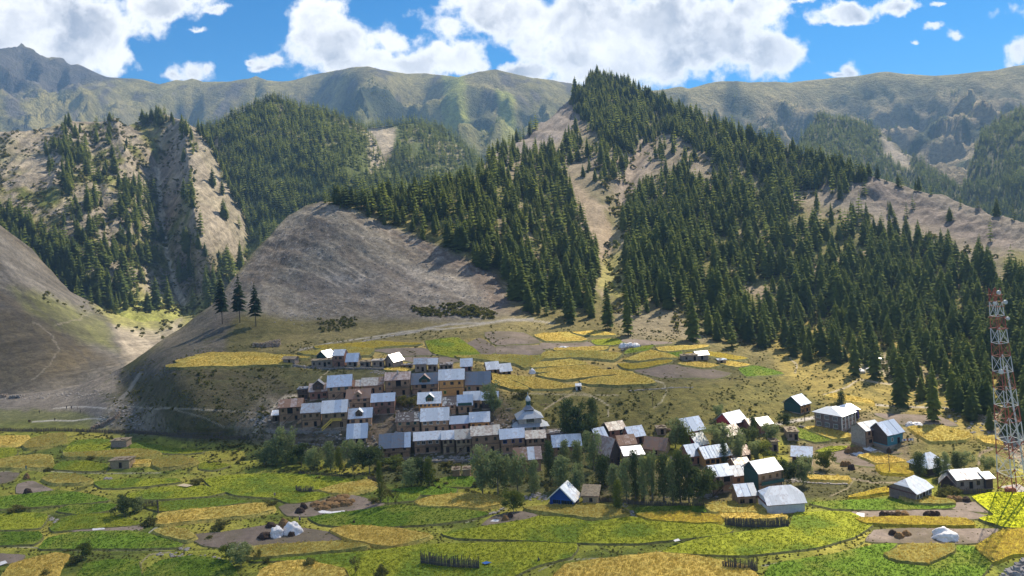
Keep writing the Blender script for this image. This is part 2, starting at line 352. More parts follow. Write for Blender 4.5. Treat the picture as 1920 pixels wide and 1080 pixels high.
S6c = Sheet('right_wooded_flank', [(1800,380,1350),(1850,240,1650),(1920,205,1700),(2100,160,1700),(1920,330,1300),(2100,330,1250),(1850,380,1300)],
 crest=[(1760,430),(1800,386),(1835,262),(1860,228),(1920,205),(2100,162),(2260,140)], base=[(1760,500),(2260,520)], amp=amp_shoulder)

# ------------------------------------------------------------------ ground cover colours (what grows or lies there, plus some painted shade)
GRASS=(.115,.105,.042); DRY=(.21,.175,.075); SCR=(.205,.182,.150); PINK=(.30,.235,.185); DIRT=(.15,.118,.085); OLIVE=(.085,.085,.035)
def layer(c, m, col): return c * (1 - m[..., None]) + np.array(col) * m[..., None]
def zone(c, px, py, poly, col, soft, amt=1., seed=0, rag=8):
    wx = px + fbm(px / 16, py / 11, 4, 60 + seed) * rag; wy = py + fbm(px / 16 + 9, py / 11, 4, 70 + seed) * rag * .7
    return layer(c, sstep(-soft, soft, polydist(wx, wy, poly)) * amt, col)
def cracks(px, py, seed=0): return fbm(px / 5, py / 3.2, 4, 90 + seed)
PATHS = []
def paint_main(px, py, V):
    x, y, z = V[..., 0], V[..., 1], V[..., 2]
    n = fbm(x / 18, y / 18, 5, 61); n2 = fbm(x / 5, y / 5, 4, 62); n3 = fbm(x / 60, y / 60, 3, 63)
    c = np.zeros(px.shape + (3,)) + np.array(GRASS)
    c = layer(c, sstep(-.1, .5, n3) * .5, DRY)
    # valley floor
    val = sstep(2.5, 1., z)
    c = layer(c, val * .95, (.24, .25, .04)); c = layer(c, val * sstep(.0, .4, n) * .7, (.33, .29, .06)); c = layer(c, val * sstep(.05, .4, -n) * .8, (.085, .12, .025)); ln_ = sstep(.86, .97, ridged(x / 34, y / 16, 1, 160)); c = layer(c, val * ln_ * .8, (.06, .07, .025))
    zs = [
     ([(-300,700),(150,715),(230,685),(245,720),(200,765),(185,800),(60,790),(-300,798)], (.175,.155,.135), 8, 1),
     ([(-300,772),(60,768),(160,775),(200,790),(190,806),(-300,806)], (.13,.14,.05), 6, .8),
     ([(200,790),(230,700),(330,690),(520,700),(560,740),(500,800),(480,820),(200,812)], (.088,.078,.045), 10, .9),
     ([(170,800),(215,740),(290,760),(330,812),(260,815)], (.22,.19,.155), 14, .7),
     ([(430,800),(500,740),(570,760),(560,830),(470,830)], (.22,.185,.14), 12, .8),
     ([(225,720),(300,640),(400,568),(440,590),(420,660),(330,700)], (.125,.11,.09), 10, .9),
     ([(500,770),(560,735),(700,745),(930,730),(960,780),(1110,830),(1090,870),(700,870),(560,850),(480,820)], (.15,.115,.085), 12, .9),
     ([(545,695),(720,695),(720,722),(600,722),(550,730)], (.105,.10,.045), 5, .9),
     ([(480,640),(700,610),(960,592),(1100,610),(1000,620),(760,640),(560,660),(480,660)], (.23,.19,.085), 10, .8),
     ([(560,660),(800,640),(1140,640),(1200,690),(1100,735),(950,740),(900,690),(740,692)], (.46,.34,.12), 10, .85),
     ([(960,735),(1240,728),(1380,712),(1500,700),(1560,740),(1540,770),(1450,800),(1300,815),(1180,830),(1000,790)], (.165,.145,.045), 10, .95),
     ([(1080,590),(1500,620),(1560,700),(1480,690),(1200,640)], (.20,.165,.07), 14, .7),
     ([(1440,600),(1920,600),(1920,830),(1700,830),(1560,760),(1460,700)], (.33,.255,.075), 18, .85),
     ([(1480,830),(1720,830),(1740,850),(1700,900),(1600,890),(1480,885)], (.24,.185,.12), 9, .85), ([(1470,872),(1600,885),(1700,900),(1690,918),(1560,938),(1500,935)], (.10,.092,.042), 8, .9), ([(1700,828),(1900,830),(1900,905),(1760,900),(1710,870)], (.17,.15,.05), 9, .9), ([(1560,770),(1700,770),(1780,800),(1700,835),(1560,820)], (.22,.18,.10), 9, .8), ([(1340,860),(1480,870),(1500,935),(1330,945),(1120,945),(1110,880)], (.12,.10,.06), 9, .85), ([(690,850),(1110,850),(1120,935),(960,930),(860,900),(700,905)], (.10,.10,.045), 10, .85),
     ([(1130,560),(1260,570),(1330,640),(1180,640)], (.25,.21,.16), 14, .6),
     (SCREE, SCR, 9, 1),
     ([(450,500),(520,440),(600,400),(640,430),(560,480),(480,540)], (.12,.10,.085), 14, .7), ([(760,500),(930,540),(960,590),(860,595),(700,570),(560,560),(600,520)], (.29,.26,.235), 22, .7),
     ([(560,560),(700,520),(900,560),(820,600),(600,605)], (.12,.10,.08), 30, .55),
     ([(700,420),(960,510),(990,590),(930,590),(880,520),(780,470)], (.15,.115,.095), 12, .8),
     ([(385,575),(440,515),(470,520),(455,590),(400,620)], (.12,.105,.09), 8, .7),  # spur's left flank: its shaded side is put into the ground colour
    ]
    for i, (poly, col, soft, amt) in enumerate(zs): c = zone(c, px, py, poly, col, soft, amt, i)
    up = sstep(430, 500, y) * sstep(-10, 10, -polydist(px, py, SCREE)) * sstep(595, 560, py)
    c = layer(c, up, (.17,.155,.06)); c = layer(c, up * sstep(.05, .5, n), (.27,.215,.15)); c = layer(c, up * sstep(.1, .5, -n), (.10,.105,.035))
    far = sstep(640, 850, y) * sstep(5, 20, z)
    c = layer(c, far * .9, (.23,.19,.145)); c = layer(c, far * sstep(0, .45, n3) * .6, (.17,.16,.075))
    zs2 = [
     (PEAKSCREE, (.25,.215,.19), 8, 1),
     ([(1050,340),(1085,350),(1150,420),(1150,540),(1128,560),(1115,480),(1060,390)], (.33,.26,.185), 7, 1),
     ([(1150,420),(1175,340),(1240,240),(1215,300),(1180,400),(1165,540),(1140,560)], (.30,.27,.16), 8, .8),
     ([(1130,470),(1170,470),(1165,560),(1120,540)], (.30,.28,.09), 6, .8),
     ([(1230,240),(1330,280),(1420,330),(1540,390),(1700,460),(1880,540),(1880,470),(1600,330),(1400,270),(1280,220)], (.25,.21,.165), 14, .8),
     ([(1150,300),(1200,250),(1230,270),(1190,400),(1160,380)], (.29,.235,.19), 9, .9),
     (ROCKR, (.20,.172,.145), 10, 1),
     ([(1560,320),(1700,360),(1900,440),(1900,480),(1700,410)], (.19,.155,.14), 10, .6),
     ([(640,385),(700,390),(830,455),(880,480),(830,440),(700,385)], (.30,.26,.09), 4, .7),
     ([(1740,680),(1790,700),(1920,790),(1920,880),(1850,800),(1780,740)], (.36,.30,.24), 8, .9),
     ([(1590,650),(1650,660),(1750,700),(1700,720),(1620,690)], (.36,.31,.25), 8, .8),
    ]
    for i, (poly, col, soft, amt) in enumerate(zs2): c = zone(c, px, py, poly, col, soft, amt, 30 + i)
    # streaks down the bare slope
    m = sstep(-8, 12, polydist(px, py, SCREE))
    st = fbm((x * .54 + y * .84) / 1.9, (x * .84 - y * .54) / 20, 4, 64)
    st = st * sstep(-.5, .4, fbm(x / 25, y / 25, 3, 164)) + .5 * fbm(x / 1.4, y / 1.4, 3, 166); c = c * (1 + (m * st * .75)[..., None]); c = layer(c, m * sstep(.25, .6, fbm(x / 2.6, y / 2.2, 4, 167)) * .7, (.34, .31, .28)); c = layer(c, m * sstep(.1, .5, fbm((x * .6 + y * .8) / 14, (x * .8 - y * .6) / 40, 3, 165)) * .6, (.12, .10, .085))
    stx = fbm((px * .5 + py * .86) / 3.0, (px * .86 - py * .5) / 24, 4, 65)
    m2 = np.clip(far + sstep(-8, 10, polydist(px, py, ROCKR)), 0, 1)
    c = c * (1 + (m2 * stx * .5)[..., None])
    c = c * (1 + n2 * .28 + n * .12)[..., None]
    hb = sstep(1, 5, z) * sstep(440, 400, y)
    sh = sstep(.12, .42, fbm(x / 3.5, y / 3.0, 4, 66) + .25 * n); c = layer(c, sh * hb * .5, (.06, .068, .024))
    for pl, wd, col in PATHS: c = layer(c, sstep(wd, wd * .35, linedist(px, py, pl)) * .9, col)
    return np.clip(c, .01, .9)
def paint_left(px, py, V):
    x, y = V[..., 0], V[..., 1]
    c = np.zeros(px.shape + (3,)) + np.array((.128,.116,.10))
    st = fbm((x - .55 * y) / 5, (x * .6 + y) / 50, 4, 67); n = fbm(x / 20, y / 20, 4, 68)
    c = layer(c, sstep(.0, .5, n) * .6, (.12,.095,.06))
    c = zone(c, px, py, [(-300,560),(60,590),(150,620),(200,660),(150,700),(0,740),(-300,740)], (.105,.085,.052), 25, .85, 1)
    c = zone(c, px, py, [(0,430),(130,545),(230,600),(230,690),(150,640),(60,540),(0,520)], (.145,.135,.125), 14, .8, 2)
    c = zone(c, px, py, [(20,540),(90,555),(200,600),(220,660),(150,640),(60,590)], (.135,.14,.05), 12, .8, 3)
    c = zone(c, px, py, [(170,570),(330,590),(400,565),(380,610),(300,640),(240,630)], (.30,.29,.10), 8, .9, 4)
    c = zone(c, px, py, [(210,610),(300,620),(340,600),(330,650),(240,690),(230,660)], (.40,.345,.275), 8, .85, 5)
    c = c * (1 + st * .45 + fbm(x / 4, y / 4, 3, 69) * .2)[..., None]
    c = layer(c, sstep(5, 1, linedist(px + fbm(px / 8, py / 8, 3, 82) * 8, py, [(0,500),(50,560),(110,610),(140,650),(180,690),(200,720)])) * .6, (.075, .068, .06)); c = layer(c, sstep(-.1, .5, ridged((px - py) / 16, (px + py) / 90, 3, 83)) * .35, (.07, .062, .052))
    for pl in ([(60,715),(95,680),(110,655),(95,625),(60,605)], [(100,612),(150,600),(190,560)]): c = layer(c, sstep(1.8, .6, linedist(px + fbm(px / 9, py / 9, 3, 81) * 5, py, pl)) * .5, (.28,.25,.20))
    return np.clip(c, .01, .9)
def paint_mid(px, py, V):
    x, y = V[..., 0], V[..., 1]
    n = fbm(x / 26, y / 26, 5, 71); st = fbm((px * .55 + py * .83) / 3.6, (px * .83 - py * .55) / 26, 4, 72)
    c = np.zeros(px.shape + (3,)) + np.array((.265,.228,.178))
    c = layer(c, sstep(-.15, .25, n) * .8, (.20,.18,.06)); c = layer(c, sstep(.08, .4, n), (.11,.125,.032))
    c = zone(c, px, py, [(350,235),(380,250),(475,440),(450,480),(380,470),(355,380)], (.30,.255,.195), 7, .85, 1)
    c = zone(c, px, py, [(0,250),(130,230),(230,250),(130,330),(0,330)], (.27,.235,.185), 12, .7, 2)
    c = zone(c, px, py, [(300,240),(345,235),(345,400),(310,430),(295,330)], (.26,.215,.165), 8, .7, 3)
    c = zone(c, px, py, [(110,560),(400,560),(420,660),(60,660)], (.25,.26,.07), 14, .9, 4)
    for pl in ([(295,310),(303,400),(308,450),(325,520),(345,560)],): c = layer(c, sstep(6, 2, linedist(px + fbm(px / 9, py / 9, 2, 3) * 5, py, pl)), (.46,.42,.34))
    c = c * (1 + st * .55 + fbm(x / 6, y / 6, 3, 73) * .22)[..., None]
    return np.clip(c, .01, .9)
def paint_wood(px, py, V):
    x, y = V[..., 0], V[..., 1]; n = fbm(x / 60, y / 60, 4, 74)
    c = np.zeros(px.shape + (3,)) + np.array((.10,.12,.04)); c = layer(c, sstep(.1, .4, n), (.24,.21,.13))
    c = zone(c, px, py, [(690,240),(740,245),(735,290),(700,330),(690,290)], (.40,.34,.26), 6, 1, 1)
    c = zone(c, px, py, [(370,240),(420,262),(400,300),(370,260)], (.36,.30,.24), 6, .9, 2)
    return np.clip(c * (1 + fbm(x / 10, y / 10, 3, 75) * .3)[..., None], .01, .9)
def paint_far(px, py, V):
    x, y, z = V[..., 0], V[..., 1], V[..., 2]; n = fbm(x / 220, y / 260, 5, 76); m = fbm(x / 60, y / 90, 5, 77)
    c = np.zeros(px.shape + (3,)) + np.array((.30,.26,.10))
    c = layer(c, sstep(.0, .4, n), (.27,.235,.12)); c = layer(c, sstep(.1, .4, m + .3 * n), (.19,.16,.14)); c = c * (1 - .45 * sstep(.15, -.5, ridged((x + fbm(x / 600, y / 600, 3, 41) * 160) / 330, (y + fbm(x / 600, y / 600, 3, 41) * 160) / 700, 5, 42)))[..., None]  # hollows between far spurs darkened in the colour to stand for shade
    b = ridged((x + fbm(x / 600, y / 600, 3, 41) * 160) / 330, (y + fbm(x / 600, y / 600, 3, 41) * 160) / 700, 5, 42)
    low = sstep(620, 420, z)
    c = layer(c, (.25 + .75 * low) * sstep(-.12, .15, m + .35 * b - .1), (.045,.065,.03)); c = zone(c, px, py, [(590,190),(640,150),(720,150),(790,200),(830,250),(880,290),(700,290),(600,230)], (.035,.055,.028), 8, .9, 8); c = zone(c, px, py, [(830,140),(870,142),(880,200),(860,250),(830,200)], (.34,.36,.08), 6, .9, 9); c = zone(c, px, py, [(930,150),(960,160),(985,240),(950,270),(935,220)], (.34,.36,.08), 6, .9, 10); c = zone(c, px, py, [(880,150),(925,160),(940,210),(900,250),(870,200)], (.06,.08,.04), 6, .6, 11)
    c = zone(c, px, py, [(-300,60),(40,84),(130,112),(250,146),(150,150),(80,135),(0,150),(-300,170)], (.09,.085,.09), 9, .9, 1)
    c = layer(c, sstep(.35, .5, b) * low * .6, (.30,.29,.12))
    c = layer(c, sstep(5, 2, np.hypot(px - 908, (py - 288) * 1.2)), (.85,.85,.85))
    return np.clip(c * (.78 + fbm(x / 30, y / 30, 3, 78) * .25)[..., None], .01, .9)
def paint_farR(px, py, V):
    x, y, z = V[..., 0], V[..., 1], V[..., 2]; m = fbm(x / 70, y / 100, 5, 79)
    c = np.zeros(px.shape + (3,)) + np.array((.27,.235,.11))
    low = sstep(560, 330, z); c = layer(c, low * .7, (.24,.195,.145)); c = zone(c, px, py, [(1320,230),(1365,155),(1385,152),(1400,230),(1425,300),(1340,300)], (.045,.06,.045), 7, .85, 21); c = layer(c, sstep(-.1, .2, m) * (.3 + .7 * low), (.055,.07,.04))
    return np.clip(c * (1 + fbm(x / 30, y / 30, 3, 78) * .25)[..., None], .01, .9)
def paint_woodR(px, py, V):
    x, y = V[..., 0], V[..., 1]; c = np.zeros(px.shape + (3,)) + np.array((.09,.09,.05))
    c = zone(c, px, py, [(1650,262),(1700,300),(1720,330),(1660,300)], (.33,.28,.22), 6, 1, 5)
    return c

def M(name): m = bpy.data.materials.new(name); m.use_nodes = True; return m, NT(m.node_tree), m.node_tree.nodes['Principled BSDF']
def bump(N, b, h, strength, dist):
    bp = N.add('ShaderNodeBump'); bp.inputs['Strength'].default_value = strength; bp.inputs['Distance'].default_value = dist
    N.put(bp.inputs['Height'], h); N.l.new(bp.outputs[0], b.inputs['Normal'])
def ground_mat(name, s1, s2, bd, contrast=.5):
    m, N, b = M(name); at = N.add('ShaderNodeAttribute', attribute_name='cover')
    g = N.add('ShaderNodeNewGeometry').outputs['Position']
    a1 = N.noise(g, s1, 8, .62); a2 = N.noise(g, s2, 6, .65)
    k = N.math('ADD', N.math('MULTIPLY', N.ramp(a1, .3, .7), contrast), N.math('MULTIPLY', N.ramp(a2, .3, .72), contrast * .9))
    k = N.math('ADD', k, 1 - contrast * .9)
    col = N.vmath('SCALE', at.outputs['Color']); sc = col.node; N.put(sc.inputs['Scale'], k)
    N.put(b.inputs['Base Color'], col); b.inputs['Roughness'].default_value = .95; b.inputs['Specular IOR Level'].default_value = .1
    bump(N, b, N.math('ADD', a1, N.math('MULTIPLY', a2, .35)), .9, bd)
    return m
G_NEAR = ground_mat('slope ground', .35, 1.6, 1.0)
G_MID = ground_mat('ridge ground', .12, .55, 3.0)
G_FAR = ground_mat('far range ground', .02, .08, 18.0, .4)

PATHS += [
 ([(475,812),(490,790),(505,768),(535,742),(570,738)], 4, (.42,.36,.28)),
 ([(560,741),(640,752),(700,752)], 2.5, (.30,.25,.19)),
 ([(588,722),(600,708),(612,698),(620,690)], 1.3, (.45,.38,.26)),
 ([(480,812),(560,825),(640,822),(700,832)], 3, (.26,.21,.16)),
 ([(480,800),(520,805),(580,806),(650,806)], 3, (.27,.22,.17)),
 ([(210,760),(300,766),(400,768),(500,772)], 1.5, (.34,.30,.24)),
 ([(300,762),(380,782),(420,800)], 1.2, (.32,.28,.22)),
 ([(262,700),(240,735),(205,770)], 5, (.26,.235,.20)),
 ([(560,655),(640,640),(760,622),(880,612),(960,600),(1040,605)], 1.8, (.36,.33,.29)),
 ([(680,640),(780,622),(840,606),(900,606),(1000,600)], 3.0, (.29,.27,.25)),
 ([(1195,700),(1215,712),(1245,722),(1250,735),(1240,755),(1225,765)], 1.4, (.40,.35,.24)),
 ([(960,738),(1060,738),(1160,742)], 1.5, (.33,.28,.19)),
 ([(1075,732),(1110,742),(1142,760),(1140,778)], 1.5, (.40,.34,.24)),
 ([(1020,770),(1050,748),(1075,738)], 1.8, (.36,.29,.2)),
 ([(1450,797),(1480,790),(1535,781),(1560,776)], 4, (.50,.46,.42)),
 ([(1600,757),(1680,762),(1760,765),(1920,778)], 2.4, (.42,.38,.33)),
 ([(1545,741),(1590,725),(1610,712),(1680,722)], 2, (.42,.36,.27)),
 ([(1480,670),(1495,685),(1490,700)], 1.6, (.42,.37,.3)),
 ([(60,791),(100,788),(140,789),(170,785),(200,786)], 1.5, (.45,.43,.40)),
 ([(100,766),(130,763),(160,763),(200,766)], 1.4, (.42,.40,.37)),
 ([(0,884),(60,881),(130,886),(200,888),(300,886)], 1.2, (.30,.28,.22)),
 ([(0,1025),(60,1026),(140,1032),(300,1031),(350,1027)], 1.3, (.30,.28,.22)),
 ([(275,1002),(290,990),(300,988)], 1.3, (.42,.40,.35)),
 ([(262,1080),(265,1055),(280,1040),(320,1035)], 1.8, (.27,.23,.16)),
 ([(980,990),(1100,1000),(1250,1020)], 1.0, (.28,.25,.17)),
 ([(1010,1070),(1050,1050),(1180,1045),(1260,1030),(1380,1008)], 1.4, (.28,.26,.18)),
 ([(1430,1060),(1500,1050),(1570,1040)], 2.0, (.35,.34,.33)),
 ([(1620,1015),(1600,1030),(1560,1040)], 2.0, (.16,.18,.07)),
 ([(800,985),(880,978),(920,962),(950,955)], 1.5, (.33,.31,.26)),
 ([(1480,880),(1560,890),(1640,905),(1690,905)], 2, (.32,.26,.19)),
 ([(1555,930),(1590,915),(1600,900)], 1.5, (.30,.25,.17)),
 ([(1690,862),(1720,880)], 2, (.30,.24,.17)),
 ([(1835,870),(1838,850),(1860,842)], 4, (.30,.23,.16)),
]
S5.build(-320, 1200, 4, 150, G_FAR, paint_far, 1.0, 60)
S6.build(1120, 2260, 4, 130, G_FAR, paint_farR, 1.0, 60)
S6b.build(1420, 1900, 4, 60, G_MID, paint_woodR, 1.2, 20)
S6c.build(1760, 2260, 5, 60, G_MID, paint_woodR, 1.2, 20)
S4b.build(600, 1000, 3, 80, G_MID, paint_wood, 1.4, 30)
S4.build(300, 880, 3, 120, G_MID, paint_wood, 1.2, 30)
S3.build(-300, 620, 2.6, 190, G_MID, paint_mid, 1.2, 5)
S2.build(-300, 460, 2.6, 150, G_NEAR, paint_left, 1.4, -6)
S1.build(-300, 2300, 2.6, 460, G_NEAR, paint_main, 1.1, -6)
# plain ground under everything, out to the horizon behind the camera too
mb = MB(); mb.box(-9000, 9000, -4000, 11000, -9, -8)
tag(mb.build('ground', G_FAR), kind='structure')
g_ = bpy.data.objects['ground'].data; a_ = g_.attributes.new('cover', 'FLOAT_COLOR', 'POINT'); a_.data.foreach_set('color', [.13, .12, .07, 1] * 8)
# ------------------------------------------------------------------ materials of plants
def leaf_mat(name, c1, c2, trans=.3, tint=(.30,.30,.05), scale=3.):
    m, N, b = M(name); out = m.node_tree.nodes['Material Output']
    oi = N.add('ShaderNodeObjectInfo'); g = N.add('ShaderNodeTexCoord').outputs['Object']
    n = N.noise(g, scale, 2)
    at = N.add('ShaderNodeAttribute', attribute_name='tone')
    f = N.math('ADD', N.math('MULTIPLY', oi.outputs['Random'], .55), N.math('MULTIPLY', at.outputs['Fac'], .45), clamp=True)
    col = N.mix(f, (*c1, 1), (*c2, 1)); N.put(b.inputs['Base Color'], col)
    b.inputs['Roughness'].default_value = .9; b.inputs['Specular IOR Level'].default_value = .04
    tr = N.add('ShaderNodeBsdfTranslucent'); N.put(tr.inputs[0], N.mix(.5, col, (*tint, 1)))
    ms = N.add('ShaderNodeMixShader'); ms.inputs[0].default_value = trans
    N.l.new(b.outputs[0], ms.inputs[1]); N.l.new(tr.outputs[0], ms.inputs[2]); N.l.new(ms.outputs[0], out.inputs[0])
    return m
def plain(name, col, rough=.8, metal=0., var=.25, scale=2., bd=0., coords='Object', spec=.3, rnd=.2):
    m, N, b = M(name); g = N.add('ShaderNodeTexCoord').outputs[coords]
    n = N.noise(g, scale, 5, .6); oi = N.add('ShaderNodeObjectInfo')
    k = N.math('ADD', N.math('MULTIPLY', N.ramp(n, .3, .7), var), N.math('MULTIPLY', oi.outputs['Random'], rnd))
    k = N.math('ADD', k, 1 - var / 2 - rnd / 2)
    sc = N.add('ShaderNodeVectorMath', operation='SCALE'); sc.inputs[0].default_value = col; N.put(sc.inputs['Scale'], k)
    N.put(b.inputs['Base Color'], sc.outputs[0]); b.inputs['Roughness'].default_value = rough; b.inputs['Metallic'].default_value = metal
    b.inputs['Specular IOR Level'].default_value = spec
    if bd: bump(N, b, n, .6, bd)
    return m
BARK = plain('bark', (.10,.075,.055), .9, scale=4, bd=.05)
PALEBARK = plain('pale bark', (.20,.17,.13), .9, scale=4, bd=.05)
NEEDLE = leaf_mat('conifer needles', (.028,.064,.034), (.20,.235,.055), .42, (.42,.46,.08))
NEEDLE_DARK = leaf_mat('dark conifer needles', (.012,.026,.018), (.03,.05,.024), .15)
WILLOW = leaf_mat('willow leaves', (.16,.20,.09), (.31,.35,.15), .4, (.34,.38,.15))
DARKLEAF = leaf_mat('dark broad leaves', (.06,.09,.038), (.14,.165,.06), .3, (.14,.18,.04))
POPLAR = leaf_mat('poplar leaves', (.07,.11,.025), (.17,.20,.045), .35)
LIME = leaf_mat('yellow green leaves', (.12,.15,.03), (.22,.23,.05), .35)
SHRUB = leaf_mat('shrub leaves', (.10,.105,.035), (.21,.19,.06), .35)

def conifer_mesh(seed, layers=19, boughs=9, rad=.155, trunk0=.06, low=False, mat=NEEDLE, sparse=0.):
    rg = random.Random(seed); v = []; f = []; tone = []
    for L in range(layers):
        t = L / (layers - 1); z = trunk0 + (1 - trunk0) * (t ** .93)
        r0 = rad * (1 - t) ** .78 * (1 - .35 * max(0, .16 - t) / .16) + .006
        for k in range(boughs if t < .8 else max(4, boughs - 3)):
            if rg.random() < sparse: continue
            a = 2 * math.pi * (k + rg.random() * .8) / boughs + L * .7; r = r0 * rg.uniform(.62, 1.22)
            ca, sa = math.cos(a), math.sin(a); w = r * rg.uniform(.26, .42) + .008
            zi = z + rg.uniform(-.012, .012); droop = r * rg.uniform(.25, .6)
            b = len(v)
            rt = (ca * r * .08, sa * r * .08, zi + .014); tip = (ca * r, sa * r, zi - droop)
            ml = (ca * r * .55 - sa * w, sa * r * .55 + ca * w, zi - droop * .55 - .006)
            mr = (ca * r * .55 + sa * w, sa * r * .55 - ca * w, zi - droop * .55 - .006)
            mc = (ca * r * .5, sa * r * .5, zi - droop * .18 + .010)
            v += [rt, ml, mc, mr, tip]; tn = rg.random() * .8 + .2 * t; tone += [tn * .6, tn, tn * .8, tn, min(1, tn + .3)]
            f += [(b, b+1, b+2), (b, b+2, b+3), (b+1, b+4, b+2), (b+2, b+4, b+3)]
    b = len(v); v += [(0, 0, 1.02), (.008, 0, .93), (-.004, .007, .93), (-.004, -.007, .93)]; tone += [.8] * 4
    f += [(b, b+1, b+2), (b, b+2, b+3), (b, b+3, b+1)]
    if low:
        for (z0, z1, r0) in ((-.08, .9, .012),):
            b = len(v); v += [(r0, 0, z0), (-r0 / 2, r0, z0), (-r0 / 2, -r0, z0), (0, 0, z1)]; tone += [0] * 4
            f += [(b, b+1, b+3), (b+1, b+2, b+3), (b+2, b, b+3)]
    return mesh_np('crown', v, f, mat, False, {'tone': np.array(tone)})
def trunk_mesh(r=.014, top=.93, mat=BARK, limbs=0, seed=0, base=-.1):
    m = MB(); m.cone((0, 0, base), (0, 0, .35), r * 1.1, r * .8, 6).cone((0, 0, .35), (0, 0, top), r * .8, r * .2, 6)
    rg = random.Random(seed)
    for i in range(limbs):
        a = rg.random() * 6.28; z = rg.uniform(.12, .6); l = rg.uniform(.12, .3)
        m.cone((0, 0, z), (math.cos(a) * l, math.sin(a) * l, z + l * rg.uniform(.5, 1.2)), r * .4, r * .12, 4)
    return m.mesh('trunk', mat)
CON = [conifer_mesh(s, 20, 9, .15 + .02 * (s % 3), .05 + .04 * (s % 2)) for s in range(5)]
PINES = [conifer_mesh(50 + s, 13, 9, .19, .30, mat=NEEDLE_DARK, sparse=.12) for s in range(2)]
CTR = trunk_mesh()
FAR = [conifer_mesh(70 + s, 9, 6, .15 + .025 * (s % 2), .08, low=True) for s in range(4)]

def crown_mesh(seed, n, size, mat, shape='round', clumps=14, name='crown'):
    """leaf sized faces spread over clumps inside the crown; unit height, unit width = 1"""
    rg = np.random.default_rng(seed); C = []
    for i in range(clumps):
        if shape == 'round':
            a = rg.uniform(0, 6.28); r = rg.uniform(0, .36) ; z = rg.uniform(.30, .86); r *= math.sqrt(max(.05, 1 - ((z - .55) / .45) ** 2)) * 1.2
            C.append((math.cos(a) * r, math.sin(a) * r, z, rg.uniform(.10, .2)))
        elif shape == 'column':
            z = .14 + .8 * (i + .5) / clumps; w = .5 * math.sin(math.pi * (z * .8 + .14)) ** .8; a = rg.uniform(0, 6.28); r = rg.uniform(0, .3) * w
            C.append((math.cos(a) * r, math.sin(a) * r, z, .12 + .32 * w))
        elif shape == 'vase':
            z = .25 + .68 * rg.random() ; a = rg.uniform(0, 6.28); r = rg.uniform(.0, .4) * (.4 + .6 * z)
            C.append((math.cos(a) * r, math.sin(a) * r, z, rg.uniform(.09, .17)))
        else:
            a = rg.uniform(0, 6.28); r = rg.uniform(0, .38); z = rg.uniform(.12, .62); C.append((math.cos(a) * r, math.sin(a) * r, z, rg.uniform(.13, .25)))
    C = np.array(C); ci = rg.integers(0, len(C), n); c = C[ci]
    d = rg.normal(size=(n, 3)); d /= np.linalg.norm(d, axis=1)[:, None]; rr = rg.random(n) ** .45
    vs = 1.7 if shape == 'column' else (1.25 if shape in ('vase',) else .9)
    P = c[:, :3] + d * (c[:, 3] * rr)[:, None] * np.array((1, 1, vs if shape != 'column' else .55)) 
    if shape == 'column': P[:, 2] = np.clip(P[:, 2], .05, 1.04)
    nrm = d + rg.normal(size=(n, 3)) * .7; nrm /= np.linalg.norm(nrm, axis=1)[:, None]
    t1 = np.cross(nrm, rg.normal(size=(n, 3))); t1 /= np.linalg.norm(t1, axis=1)[:, None]; t2 = np.cross(nrm, t1)
    s = size * rg.uniform(.6, 1.3, n)[:, None]
    zz = np.array((1, 1, .8))
    V = np.stack([P - t1 * s, P + t2 * s * .55, P + t1 * s, P - t2 * s * .55], 1).reshape(-1, 3)
    tone = np.repeat(np.clip(rg.random(n) * .6 + (ci % 3) * .2, 0, 1), 4)
    return mesh_np(name, V, np.arange(4 * n).reshape(n, 4), mat, False, {'tone': tone})
KIT = {
 'willow': [crown_mesh(s, 2600, .030, WILLOW, 'vase', 26) for s in range(3)],
 'round': [crown_mesh(10 + s, 2600, .034, DARKLEAF, 'round', 22) for s in range(2)],
 'poplar': [crown_mesh(20 + s, 2200, .030, POPLAR, 'column', 16) for s in range(2)],
 'greypoplar': [crown_mesh(30 + s, 2200, .030, WILLOW, 'column', 14) for s in range(3)],
 'darkpoplar': [crown_mesh(40 + s, 2200, .030, DARKLEAF, 'column', 14) for s in range(2)],
 'lime': [crown_mesh(50 + s, 2000, .034, LIME, 'column', 12) for s in range(1)],
 'green': [crown_mesh(60 + s, 2200, .036, POPLAR, 'round', 18) for s in range(2)],
 'bush': [crown_mesh(70 + s, 900, .055, SHRUB, 'bush', 12) for s in range(3)],
 'sapling': [crown_mesh(80 + s, 420, .04, SHRUB, 'vase', 8) for s in range(2)],
}
BTR = [trunk_mesh(.022, .75, PALEBARK, 9, s, -.15) for s in range(3)]
STEM = [trunk_mesh(.016, .5, BARK, 6, 5 + s, -.1) for s in range(1)]

def tree(name, loc, h, w, crown, trunk, label, cat='tree', group=None, rz=None, wtrunk=None):
    t = empty(name, loc, random.random() * 6.28 if rz is None else rz); tag(t, label, cat, group)
    c = link(bpy.data.objects.new('crown', crown), t); c.scale = (w, w, h)
    k = link(bpy.data.objects.new('trunk', trunk), t); k.scale = (h * .8, h * .8, h)
    return t

